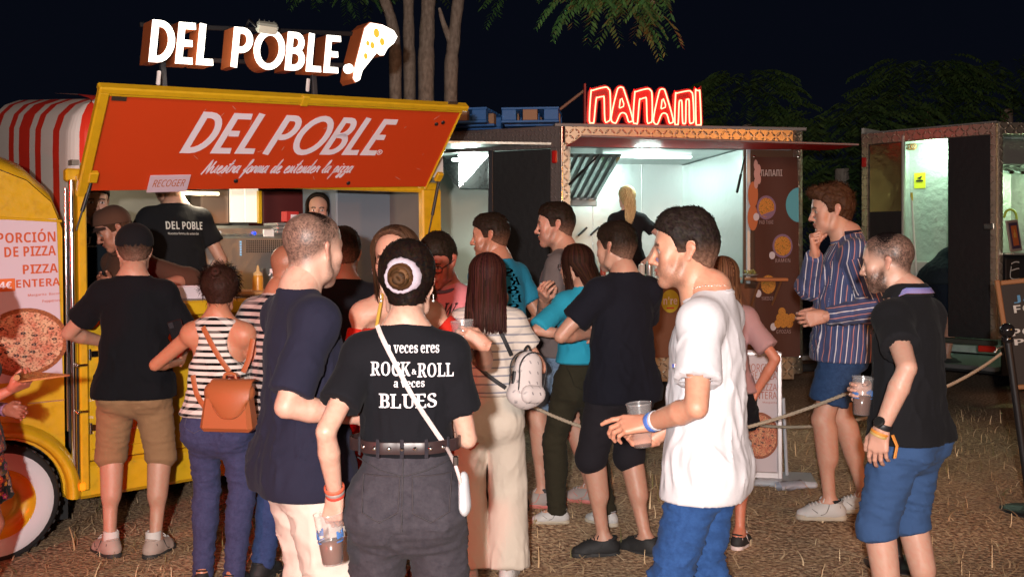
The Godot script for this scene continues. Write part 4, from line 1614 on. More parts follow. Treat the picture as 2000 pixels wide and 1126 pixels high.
func panel(b: MB, x0: float, y0: float, x1: float, y1: float, z: float, th: float, bev := 0.004) -> void:
	b.box(Vector3((x0 + x1) * 0.5, (y0 + y1) * 0.5, z - th * 0.5), Vector3(absf(x1 - x0), absf(y1 - y0), th), bev)
func px_panel(b: MB, fr: Transform3D, p0: Vector2, p1: Vector2, z: float, th: float, bev := 0.004) -> void:
	var a := onp(fr, p0.x, p0.y, z)
	var c := onp(fr, p1.x, p1.y, z)
	panel(b, minf(a.x, c.x), minf(a.y, c.y), maxf(a.x, c.x), maxf(a.y, c.y), z, th, bev)

var VF: Transform3D
var SF: Transform3D
func build_van() -> void:
	var o := thing("food_van", "yellow vintage pizza van with red and white striped roof and whitewall wheel", "food truck", Vector3(-2.336, 0.0, -5.382))
	o.rotation = Vector3(0, deg_to_rad(40.4), 0.012)
	VF = Transform3D(Basis.from_euler(o.rotation), o.position)
	var orange := mat(lin(0.70, 0.14, 0.02), 0.6)
	var redorange := mat(lin(0.58, 0.050, 0.006), 0.55, 0.0, noise_tex("panel_n", 0.01, true, 1.0), 0.8, 0.2)
	# lower side with pressed crease and sill
	var b := MB.new()
	panel(b, 0.0, 0.44, 2.42, 1.26, 0.0, 0.05, 0.006)
	obj("side_panel", b, yellow, o)
	b = MB.new()
	b.box(Vector3(1.21, 0.335, -0.03), Vector3(2.42, 0.195, 0.07), 0.02)
	obj("sill", b, yellow, o)
	b = MB.new()
	b.box(Vector3(0.27, 0.86, 0.004), Vector3(0.40, 0.72, 0.012), 0.005)
	obj("service_door", b, yellow, o)
	for hy in [0.62, 1.02]:
		b = MB.new()
		b.tube([Vector3(0.062, hy - 0.03, 0.018), Vector3(0.062, hy + 0.03, 0.018)], 0.010, 8)
		b.box(Vector3(0.085, hy, 0.013), Vector3(0.05, 0.035, 0.006), 0.002)
		obj("hinge", b, chrome, o)
	# counter ledge
	b = MB.new()
	b.box(Vector3(1.18, 1.275, 0.02), Vector3(2.22, 0.035, 0.30), 0.012)
	b.box(Vector3(1.18, 1.245, 0.165), Vector3(2.22, 0.06, 0.012), 0.004)
	obj("counter", b, yellow, o)
	b = MB.new()
	b.box(Vector3(1.18, 1.296, 0.0), Vector3(2.18, 0.008, 0.24), 0.002)
	obj("counter_top", b, steel, o)
	# posts of the opening
	b = MB.new()
	b.box(Vector3(0.028, 1.14, 0.0), Vector3(0.045, 1.70, 0.075), 0.008)
	b.box(Vector3(2.36, 1.62, -0.02), Vector3(0.16, 0.72, 0.06), 0.01)
	b.box(Vector3(1.2, 1.99, -0.04), Vector3(2.48, 0.07, 0.06), 0.01)
	obj("opening_frame", b, yellow, o)
	b = MB.new()
	b.tube([Vector3(-0.022, 0.33, 0.014), Vector3(-0.022, 1.96, 0.014)], 0.016, 12)
	b.tube([Vector3(-0.052, 0.62, 0.012), Vector3(-0.052, 1.92, 0.012)], 0.006, 8)
	obj("chrome_strip", b, chrome, o)
	b = MB.new()
	b.box(Vector3(-0.004, 0.66, 0.004), Vector3(0.014, 0.62, 0.03), 0.002)
	obj("door_gap_seal", b, rubber, o)
	for hy in [0.72, 0.97]:
		b = MB.new()
		b.lathe(Vector3(-0.012, hy, 0.034), [Vector2(0.0, 0.028), Vector2(0.010, 0.026), Vector2(0.014, 0.012), Vector2(0.009, 0.0)], 12, Basis(Vector3.RIGHT, PI / 2))
		b.box(Vector3(0.02, hy - 0.002, 0.042), Vector3(0.05, 0.014, 0.014), 0.004)
		obj("latch", b, chrome, o)
	# cab: side wall cut round the wheel
	var wc := Vector2(-0.40, 0.29)
	var pts := PackedVector2Array([Vector2(-0.066, 0.27)])
	pts.append_array(PackedVector2Array([Vector2(-0.066, 1.70), Vector2(-0.12, 1.84), Vector2(-0.24, 1.95), Vector2(-0.42, 2.02), Vector2(-0.8, 2.04), Vector2(-1.5, 1.98), Vector2(-1.5, 0.3)]))
	for p in arc(wc, 0.325, 0.325, 180, 0, 22): pts.append(p)
	b = MB.new()
	b.poly(pts, Transform3D(Basis.IDENTITY, Vector3(0, 0, -0.03)), 0.03)
	obj("cab_side", b, yellow, o)
	# cab roof rolls back from the side
	var rows := []
	var edge := [Vector2(-0.066, 1.60), Vector2(-0.068, 1.72), Vector2(-0.12, 1.845), Vector2(-0.24, 1.955), Vector2(-0.42, 2.025), Vector2(-0.8, 2.045), Vector2(-1.5, 1.985)]
	for e in edge:
		var line := PackedVector3Array()
		for k in 9:
			var a := k / 8.0 * PI * 0.5
			line.append(Vector3(e.x, e.y + 0.13 * sin(a), 0.0 - 0.55 * (1.0 - cos(a)) - 0.03 * 0.0))
		rows.append(line)
	b = MB.new()
	b.grid(rows)
	b.tube([Vector3(-0.07, 1.74, 0.004), Vector3(-0.9, 1.78, 0.006)], 0.008, 6)
	obj("cab_roof", b, yellow, o)
	# mudguard lip
	rows = []
	for k in 25:
		var a := deg_to_rad(lerpf(-5.0, 185.0, k / 24.0))
		var line := PackedVector3Array()
		for q in [Vector2(0.338, -0.06), Vector2(0.338, 0.03), Vector2(0.352, 0.056), Vector2(0.376, 0.056), Vector2(0.40, 0.03), Vector2(0.415, 0.002)]:
			line.append(Vector3(wc.x + cos(a) * q.x, wc.y + sin(a) * q.x, q.y))
		rows.append(line)
	b = MB.new()
	b.grid(rows, false, true)
	obj("mudguard", b, yellow, o)
	b = MB.new()
	b.box(Vector3(-0.42, 0.45, -0.30), Vector3(0.9, 0.75, 0.02))
	b.box(Vector3(0.9, 0.30, -0.42), Vector3(2.4, 0.14, 0.5))
	obj("underbody", b, rubber, o)
	# wheel
	var wn := Node3D.new()
	wn.name = "wheel"
	o.add_child(wn)
	wn.position = Vector3(wc.x, wc.y, -0.03)
	var rx := Basis(Vector3.RIGHT, PI / 2)
	b = MB.new()
	b.lathe(Vector3.ZERO, [Vector2(0.25, -0.09), Vector2(0.298, -0.075), Vector2(0.304, 0.0), Vector2(0.298, 0.05), Vector2(0.285, 0.068), Vector2(0.263, 0.076)], 48, rx)
	for k in 40:
		var a := TAU * k / 40.0
		b.box(Vector3(cos(a) * 0.300, sin(a) * 0.300, 0.0), Vector3(0.014, 0.022, 0.10), 0.003, Basis(Vector3.BACK, a))
	obj("tyre", b, rubber, wn)
	b = MB.new()
	b.lathe(Vector3.ZERO, [Vector2(0.2635, 0.0755), Vector2(0.24, 0.084), Vector2(0.20, 0.082), Vector2(0.178, 0.068)], 48, rx)
	obj("whitewall", b, mat(lin(0.60, 0.60, 0.62), 0.7, 0.0, noise_tex("ww_n", 0.05, true, 3.0), 4.0, 0.5), wn)
	b = MB.new()
	b.lathe(Vector3.ZERO, [Vector2(0.179, 0.067), Vector2(0.172, 0.072), Vector2(0.165, 0.050), Vector2(0.14, 0.030), Vector2(0.10, 0.026), Vector2(0.085, 0.045), Vector2(0.06, 0.055), Vector2(0.0, 0.058)], 40, rx)
	obj("rim", b, yellow, wn)
	# turn signal
	b = MB.new()
	b.box(Vector3(0.012, 0.315, 0.035), Vector3(0.030, 0.040, 0.02), 0.006)
	obj("turn_signal", b, glow(Color(1.0, 0.45, 0.05), 1.6), o)
	# striped roof: walls with rounded corners and a rolled top edge
	var per := []
	var r := 0.14
	var x1 := 2.46
	var z1 := -1.78
	for k in 15: per.append([Vector2(0, lerpf(z1, -r, k / 14.0)), Vector2(-1, 0)])
	for k in range(1, 8):
		var a := k / 8.0 * PI * 0.5
		per.append([Vector2(r - r * cos(a), -r + r * sin(a)), Vector2(-cos(a), sin(a))])
	for k in 22: per.append([Vector2(lerpf(r, x1, k / 21.0), 0), Vector2(0, 1)])
	b = MB.new()
	var run := 0.0
	var hgt := [Vector2(0.0, 1.965), Vector2(0.004, 2.10), Vector2(0.0, 2.22), Vector2(-0.03, 2.31), Vector2(-0.09, 2.375), Vector2(-0.18, 2.415), Vector2(-0.4, 2.44), Vector2(-0.85, 2.45)]
	for k in per.size() - 1:
		run += (per[k + 1][0] - per[k][0]).length()
		rows = []
		for q in hgt:
			var line := PackedVector3Array()
			for e in [per[k], per[k + 1]]:
				var w: Vector2 = e[0] + e[1] * q.x
				var y: float = q.y + 0.11 * absf(w.y)
				if q == hgt[0]: y = 1.55 if k < 18 else 2.06
				line.append(Vector3(w.x, y, w.y))
			rows.append(line)
		b.col = lin(0.62, 0.60, 0.58) if int(run / 0.16) % 2 == 0 else lin(0.60, 0.035, 0.018)
		b.grid(rows)
	var sm := mat(Color.WHITE, 0.38)
	sm.vertex_color_use_as_albedo = true
	sm.vertex_color_is_srgb = true
	obj("striped_roof", b, sm, o)
	# poster on the cab door
	var pf := Transform3D(Basis(Vector3.BACK, deg_to_rad(1.5)), Vector3(0, 0, 0.0))
	var F := VF * pf
	b = MB.new()
	var q0 := onp(F, 122, 735, 0.006)
	var q1 := onp(F, 110, 427, 0.006)
	panel(b, q0.x - 0.62, q0.y, q0.x, q1.y, 0.006, 0.006, 0.001)
	var po := obj("menu_poster", b, mat(lin(0.62, 0.50, 0.58), 0.7), o)
	po.transform = pf
	b = MB.new()
	for t in [["PORCIÓN", -6, 475, 107, 446], ["DE PIZZA", 8, 502, 108, 479], ["PIZZA", 44, 535, 112, 514], ["ENTERA", 31, 562, 116, 542]]:
		var a := onp(F, t[1], t[2], 0.008)
		var c := onp(F, t[3], t[4], 0.008)
		write(b, Transform3D(Basis.IDENTITY, Vector3(0, 0, 0.007)), t[0], "sans_bold", a.x, a.y, c.x - a.x, c.y - a.y, 0.001)
	for t in [["Margarita  Bacon", 54, 580, 117, 570], ["Pepperoni", 82, 592, 117, 583]]:
		var a := onp(F, t[1], t[2], 0.008)
		var c := onp(F, t[3], t[4], 0.008)
		write(b, Transform3D(Basis.IDENTITY, Vector3(0, 0, 0.007)), t[0], "sans", a.x, a.y, c.x - a.x, c.y - a.y, 0.001)
	obj("poster_lettering", b, mat(lin(0.55, 0.09, 0.02), 0.7), po)
	b = MB.new()
	var c0 := onp(F, 2, 557, 0.008)
	panel(b, c0.x - 0.05, c0.y - 0.033, c0.x + 0.065, c0.y + 0.033, 0.009, 0.002, 0.001)
	obj("price_tag", b, orange, po)
	b = MB.new()
	write(b, Transform3D(Basis.IDENTITY, Vector3(0, 0, 0.0095)), "4€", "sans_bold", c0.x - 0.012, c0.y - 0.018, 0.06, 0.036, 0.001)
	obj("price_lettering", b, white_print, po)
	b = MB.new()
	var pc := onp(F, 48, 668, 0.008)
	disc(b, Transform3D.IDENTITY, Vector2(pc.x, pc.y), 0.215, 0.178, 0.0075)
	var pm := mat(Color.WHITE, 0.6)
	pm.albedo_texture = pizza_tex()
	obj("pizza_picture", b, pm, po)
	b = MB.new()
	px_panel(b, VF, Vector2(53, 789), Vector2(126, 779), 0.004, 0.003, 0.001)
	var wl := obj("web_strip", b, mat(lin(0.35, 0.16, 0.05), 0.6), o)
	b = MB.new()
	var wa := onp(VF, 58, 788, 0.005)
	var wb := onp(VF, 122, 781, 0.005)
	write(b, Transform3D(Basis.IDENTITY, Vector3(0, 0, 0.0045)), "www.streetrucks.es", "sans_bold", wa.x, wa.y, wb.x - wa.x, wb.y - wa.y, 0.001)
	obj("web_lettering", b, white_print, wl)
	b = MB.new()
	for t in [["PIZZA", 168, 786, 262, 770], ["ENTERA", 169, 817, 285, 800], ["ENTERA", 170, 848, 285, 831]]:
		var a := onp(VF, t[1], t[2], 0.012)
		var c := onp(VF, t[3], t[4], 0.012)
		write(b, Transform3D(Basis.IDENTITY, Vector3(0, 0, 0.0105)), t[0], "sans", a.x, a.y, c.x - a.x, c.y - a.y, 0.001)
	obj("side_lettering", b, white_print, o)
	# interior
	b = MB.new()
	b.box(Vector3(1.21, 0.42, -0.9), Vector3(2.4, 0.04, 1.72))
	obj("floor", b, mat(lin(0.12, 0.12, 0.12), 0.7), o)
	b = MB.new()
	b.box(Vector3(1.21, 1.25, -1.76), Vector3(2.42, 1.64, 0.03))
	b.box(Vector3(1.21, 2.06, -0.9), Vector3(2.42, 0.03, 1.72))
	obj("inner_lining", b, mat(lin(0.20, 0.19, 0.16), 0.5, 0.2, noise_tex("steel_n", 0.015, true, 2.0), 1.0, 0.3), o)
	b = MB.new()
	b.box(Vector3(2.44, 1.25, -0.9), Vector3(0.03, 1.62, 1.74))
	b.box(Vector3(0.045, 1.25, -0.95), Vector3(0.03, 1.62, 1.60))
	obj("end_wall", b, mat(lin(0.16, 0.15, 0.14), 0.6), o)
	# grey fridge door and dark cupboard seen at the right of the hatch
	b = MB.new()
	px_panel(b, VF, Vector2(656, 330), Vector2(818, 620), -0.62, 0.5, 0.01)
	obj("fridge", b, mat(lin(0.17, 0.20, 0.24), 0.55), o)
	b = MB.new()
	px_panel(b, VF, Vector2(512, 372), Vector2(600, 440), -1.3, 0.25, 0.01)
	obj("cupboard", b, mat(lin(0.09, 0.012, 0.012), 0.5), o)
	b = MB.new()
	px_panel(b, VF, Vector2(504, 372), Vector2(512, 436), -1.2, 0.03, 0.003)
	obj("inner_post", b, yellow, o)
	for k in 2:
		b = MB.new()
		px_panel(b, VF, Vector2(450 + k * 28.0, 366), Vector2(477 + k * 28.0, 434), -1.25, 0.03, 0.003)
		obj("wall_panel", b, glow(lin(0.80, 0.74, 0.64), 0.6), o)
	b = MB.new()
	px_panel(b, VF, Vector2(392, 368), Vector2(448, 438), -1.28, 0.2, 0.01)
	obj("flue", b, mat(lin(0.35, 0.25, 0.2), 0.35, 0.7), o)
	# oven with perforated front
	b = MB.new()
	px_panel(b, VF, Vector2(395, 462), Vector2(655, 560), -0.75, 0.5, 0.012)
	var ov := obj("oven", b, steel, o)
	b = MB.new()
	px_panel(b, VF, Vector2(395, 440), Vector2(600, 462), -0.80, 0.45, 0.02)
	obj("oven_hood", b, steel, ov)
	b = MB.new()
	for ix in 20:
		for iy in 7:
			var a := onp(VF, 482 + ix * 4.0, 470 + iy * 3.6, -0.747)
			b.box(a, Vector3(0.008, 0.008, 0.004))
	var gr := obj("oven_grille", b, mat(lin(0.02, 0.018, 0.015), 0.8), ov)
	gr.set_meta("kind", "stuff")
	b = MB.new()
	for iy in 6:
		var a := onp(VF, 470, 472 + iy * 5.0, -0.745)
		b.box(a, Vector3(0.008, 0.012, 0.004))
	gr = obj("oven_indicators", b, glow(Color(0.55, 0.75, 0.9), 0.5), ov)
	gr.set_meta("kind", "stuff")
	b = MB.new()
	px_panel(b, VF, Vector2(406, 450), Vector2(432, 466), -0.79, 0.004, 0.001)
	obj("oven_label", b, mat(lin(0.6, 0.65, 0.7), 0.6), ov)
	b = MB.new()
	px_panel(b, VF, Vector2(515, 448), Vector2(535, 466), -0.79, 0.01, 0.001)
	obj("white_card", b, mat(lin(0.75, 0.75, 0.75), 0.7), ov)
	b = MB.new()
	b.box(onp(VF, 497, 455, -0.785), Vector3(0.02, 0.02, 0.01), 0.004)
	obj("pilot_lamp", b, glow(Color(0.1, 0.25, 1.0), 2.0), ov)
	# gas struts of the hatch
	for s in [[[178, 352], [148, 450]], [[857, 352], [836, 462]]]:
		b = MB.new()
		var a: Vector3 = onp(VF, s[0][0], s[0][1], 0.06)
		var c: Vector3 = onp(VF, s[1][0], s[1][1], 0.04)
		b.tube([a, a.lerp(c, 0.62)], 0.011, 8)
		b.tube([a.lerp(c, 0.62), c], 0.005, 8)
		obj("gas_strut", b, black, o)
	bulb("van_ceiling_light", Vector3(1.0, 1.93, -0.75), Color(1.0, 0.93, 0.80), 0.42, 0.08, o)
	b = MB.new()
	b.tube([Vector3(0.85, 1.95, -0.75), Vector3(1.15, 1.95, -0.75)], 0.012, 8)
	obj("ceiling_lamp", b, glow(Color(1.0, 0.93, 0.8), 1.5), o)
	# raised hatch leaf
	var hb := Basis(Vector3.RIGHT, Vector3(0, 0.518, 0.47).normalized(), Vector3(0, -0.47, 0.518).normalized())
	var hf := Transform3D(Basis(Vector3.BACK, 0.040) * hb, Vector3(0.022, 1.90, 0.03))
	var hn := Node3D.new()
	hn.name = "hatch"
	o.add_child(hn)
	hn.transform = hf
	var HF := VF * hf
	var w := 2.27
	var hh := 0.66
	b = MB.new()
	b.box(Vector3(w * 0.5, hh * 0.5, -0.012), Vector3(w, hh, 0.02), 0.003)
	obj("hatch_panel", b, redorange, hn)
	b = MB.new()
	b.box(Vector3(w * 0.5, hh + 0.012, 0.004), Vector3(w + 0.06, 0.040, 0.055), 0.008)
	b.box(Vector3(w * 0.5, hh - 0.019, 0.008), Vector3(w, 0.014, 0.02), 0.003)
	obj("hatch_edge", b, yellow, hn)
	b = MB.new()
	b.box(Vector3(0.0, hh * 0.5 - 0.01, 0.006), Vector3(0.055, hh + 0.02, 0.045), 0.008)
	obj("hatch_edge", b, yellow, hn)
	b = MB.new()
	b.box(Vector3(w + 0.004, hh * 0.5 - 0.01, -0.006), Vector3(0.012, hh + 0.02, 0.03), 0.004)
	obj("hatch_edge", b, yellow, hn)
	for t in [[181, 345], [857, 345], [595, 196]]:
		b = MB.new()
		b.box(onp(HF, t[0], t[1], 0.02), Vector3(0.05, 0.07, 0.03), 0.006)
		obj("strut_bracket", b, yellow, hn)
	for t in [[232, 180], [232, 192], [884, 202], [884, 212]]:
		b = MB.new()
		b.box(onp(HF, t[0], t[1], 0.006), Vector3(0.075, 0.028, 0.008), 0.002)
		obj("corner_catch", b, mat(lin(0.12, 0.09, 0.07), 0.4, 0.7), hn)
	for t in [[460, 353], [680, 357], [852, 242], [865, 239]]:
		b = MB.new()
		b.lathe(onp(HF, t[0], t[1], 0.0), [Vector2(0.014, 0.0), Vector2(0.012, 0.006), Vector2(0.0, 0.008)], 12, Basis(Vector3.RIGHT, PI / 2))
		obj("bolt_head", b, black, hn)
	# painted name
	var n0 := onp(HF, 349, 299)
	var n1 := onp(HF, 497, 302)
	var m0 := onp(HF, 511, 303)
	var m1 := onp(HF, 735, 305)
	var top := onp(HF, 372, 216)
	var lh: float = top.y - n0.y
	for wd in [["DEL", n0, n1], ["POBLE", m0, m1]]:
		for l in big_word(wd[0], Transform3D(Basis.IDENTITY, Vector3(0, 0, 0.001)), wd[1].x, n0.y, wd[2].x - 0.04 * lh, lh, 0.25, 0.002, 0.138):
			obj("painted_letter", l[1], white_print, hn)
	b = MB.new()
	var rg := onp(HF, 741, 297)
	var ring := []
	for p in arc(Vector2(rg.x, rg.y), 0.018, 0.018, 0, 345, 23): ring.append(p)
	b.ribbon(ring, 0.005, Transform3D.IDENTITY, 0.002, true)
	write(b, Transform3D.IDENTITY, "R", "sans_bold", rg.x - 0.007, rg.y - 0.008, 0.014, 0.016, 0.002)
	obj("registered_mark", b, white_print, hn)
	var sw := script_word("Nuestra forma de entender la pizza")
	var s0 := onp(HF, 394, 336)
	var s1 := onp(HF, 683, 339)
	var k := (s1.x - s0.x) / float(sw[1])
	b = MB.new()
	var kk := 0
	for st in sw[0]:
		var pts2 := []
		for p in st: pts2.append(Vector2(s0.x + p.x * k + p.y * k * 0.25, s0.y - 0.006 + p.y * k * 0.95))
		b.ribbon(pts2, 0.0085, Transform3D.IDENTITY, 0.0015 + (kk % 5) * 0.0002)
		kk += 1
	var sl := obj("painted_script", b, white_print, hn)
	# scuffs, and rivets along the edges
	var rs := RandomNumberGenerator.new()
	rs.seed = 5
	b = MB.new()
	for k2 in 26:
		var q := Vector3(rs.randf_range(0.1, w - 0.1), rs.randf_range(0.05, hh - 0.05), 0.0004)
		b.box(q, Vector3(rs.randf_range(0.002, 0.004), rs.randf_range(0.01, 0.05), 0.001), 0.0, Basis(Vector3.BACK, rs.randf_range(-1.3, 1.3)))
	var sc := obj("scuff_marks", b, mat(lin(0.50, 0.22, 0.16), 0.7), hn)
	sc.set_meta("kind", "stuff")
	b = MB.new()
	for k2 in 24:
		for y2 in [0.52, 0.405, 1.20]:
			b.lathe(Vector3(0.10 + k2 * 0.098, y2, 0.0 if y2 > 0.42 else 0.006), [Vector2(0.006, 0.0), Vector2(0.004, 0.003), Vector2(0.0, 0.004)], 8, Basis(Vector3.RIGHT, PI / 2))
	var rv := obj("rivets", b, yellow, o)
	rv.set_meta("kind", "stuff")
	# card hung on the hatch
	var g0 := onp(HF, 284, 373)
	var g1 := onp(HF, 362, 372)
	var g2 := onp(HF, 290, 340)
	b = MB.new()
	b.box(Vector3((g0.x + g1.x) * 0.5, (g0.y + g2.y) * 0.5, 0.008), Vector3(g1.x - g0.x, g2.y - g0.y, 0.006), 0.001, Basis(Vector3.BACK, 0.02))
	var cd := obj("pickup_card", b, mat(lin(0.62, 0.48, 0.56), 0.7), hn)
	b = MB.new()
	write(b, Transform3D(Basis(Vector3.BACK, 0.02), Vector3(0, 0, 0.0115)), "RECOGER", "sans", g0.x + 0.025, g0.y + 0.032, g1.x - g0.x - 0.05, 0.05, 0.001, 0.12)
	obj("card_lettering", b, mat(lin(0.45, 0.12, 0.02), 0.7), cd)
	van_sign()
	van_goods()

# illuminated channel letters on posts above the roof
func van_sign() -> void:
	var o := thing("illuminated_sign", "white glowing channel letters with brown sides and pizza slice above the van roof", "sign")
	SF = VF * Transform3D(Basis(Vector3.BACK, 0.050), Vector3(0, 0, -0.22))
	o.transform = SF
	var lit := glow(Color(1.0, 0.98, 0.93), 2.6)
	var brown := mat(lin(0.34, 0.085, 0.025), 0.5)
	var a := onp(SF, 290, 121)
	var t := onp(SF, 313, 36)
	var lh: float = t.y - a.y
	var words := [["DEL", onp(SF, 290, 121).x, onp(SF, 430, 127).x, a.y], ["POBLE", onp(SF, 450, 128).x, onp(SF, 673, 139).x, a.y]]
	for wd in words:
		for l in big_word(wd[0], Transform3D(Basis.IDENTITY, Vector3(0, 0, -0.14)), wd[1], wd[3], wd[2] - 0.05, lh * 0.96, 0.16, 0.138, 0.158):
			obj("letter_side", l[1], brown, o)
		for l in big_word(wd[0], Transform3D(Basis.IDENTITY, Vector3(0, 0, 0.0)), wd[1], wd[3], wd[2] - 0.05, lh * 0.96, 0.16, 0.010, 0.152):
			obj("letter_face", l[1], lit, o)
	var b := MB.new()
	var dp := onp(SF, 681, 134)
	b.lathe(Vector3(dp.x, dp.y, -0.02), [Vector2(0.032, 0.0), Vector2(0.032, 0.03), Vector2(0.0, 0.031)], 16, Basis(Vector3.RIGHT, PI / 2))
	obj("full_stop", b, lit, o)
	# pizza slice
	var sl := PackedVector2Array()
	var raw := [Vector2(722, 45), Vector2(745, 49), Vector2(767, 60), Vector2(774, 72), Vector2(768, 84), Vector2(755, 95), Vector2(748, 108), Vector2(741, 108), Vector2(735, 102), Vector2(706, 138), Vector2(701, 156), Vector2(694, 160), Vector2(689, 152), Vector2(694, 125), Vector2(712, 55)]
	for p in raw:
		var q := onp(SF, p.x, p.y)
		sl.append(Vector2(q.x, q.y))
	b = MB.new()
	b.poly(sl, Transform3D(Basis.IDENTITY, Vector3(0, 0, 0.0)), 0.012)
	obj("slice_face", b, lit, o)
	b = MB.new()
	var rim := PackedVector2Array()
	var cen := Vector2.ZERO
	for p in sl: cen += p / sl.size()
	for p in sl: rim.append(p + (p - cen).normalized() * 0.008)
	b.poly(rim, Transform3D(Basis.IDENTITY, Vector3(0, 0, -0.16)), 0.157)
	obj("slice_side", b, brown, o)
	for p in [[733, 65, 0.024], [744, 82, 0.02], [725, 89, 0.018], [712, 110, 0.016], [716, 85, 0.014]]:
		b = MB.new()
		var q := onp(SF, p[0], p[1])
		disc(b, Transform3D.IDENTITY, Vector2(q.x, q.y), p[2], p[2] * 1.35, 0.0135, 14)
		obj("cheese_hole", b, glow(Color(0.95, 0.66, 0.22), 1.0), o)
	# rails and posts
	b = MB.new()
	for py in [[48, 66], [113, 128]]:
		var p0 := onp(SF, 272, py[0], -0.15)
		var p1 := onp(SF, 690, py[1], -0.15)
		b.box((p0 + p1) * 0.5, Vector3(p1.x - p0.x, 0.03, 0.02), 0.004, Basis(Vector3.BACK, atan2(p1.y - p0.y, p1.x - p0.x)))
	obj("rail", b, black, o)
	for px in [319, 613]:
		b = MB.new()
		var p0 := onp(SF, px, 128, -0.15)
		b.box(Vector3(p0.x, p0.y - 0.20, -0.165), Vector3(0.035, 0.5, 0.03), 0.004)
		obj("post", b, mat(lin(0.03, 0.03, 0.035), 0.5), o)
	for px in [[309, 152], [601, 166]]:
		b = MB.new()
		var p0 := onp(SF, px[0], px[1], 0.05)
		b.box(p0, Vector3(0.022, 0.085, 0.015), 0.004, Basis(Vector3.BACK, -0.15))
		obj("clamp", b, mat(lin(0.7, 0.66, 0.66), 0.6), o)
	bulb("sign_glow_light", Vector3(0.9, a.y + 0.1, 0.12), Color(1.0, 0.97, 0.9), 0.12, 0.15, o)
	# floodlight clamped above the O
	var f := thing("floodlight", "grey floodlight clamped on top of the glowing sign letters", "lamp")
	f.transform = SF
	b = MB.new()
	var c := onp(SF, 521, 54, 0.10)
	var bs := Basis.from_euler(Vector3(0.7, -0.3, -0.12))
	b.box(c, Vector3(0.13, 0.07, 0.05), 0.012, bs)
	var hd := obj("housing", b, mat(lin(0.35, 0.37, 0.32), 0.4, 0.3), f)
	for i in 4:
		b = MB.new()
		b.box(c + bs * Vector3(-0.045 + i * 0.03, 0.0, -0.033), Vector3(0.004, 0.06, 0.02), 0.001, bs)
		obj("cooling_fin", b, mat(lin(0.3, 0.3, 0.28), 0.4, 0.3), hd)
	b = MB.new()
	b.box(c + bs * Vector3(0, 0, 0.027), Vector3(0.11, 0.05, 0.006), 0.002, bs)
	obj("lens", b, mat(lin(0.6, 0.6, 0.5), 0.2), f)
	b = MB.new()
	b.tube([c + Vector3(-0.07, 0.0, 0), c + Vector3(-0.09, 0.05, -0.05), c + Vector3(-0.05, 0.02, -0.2)], 0.008, 6)
	obj("bracket", b, black, f)

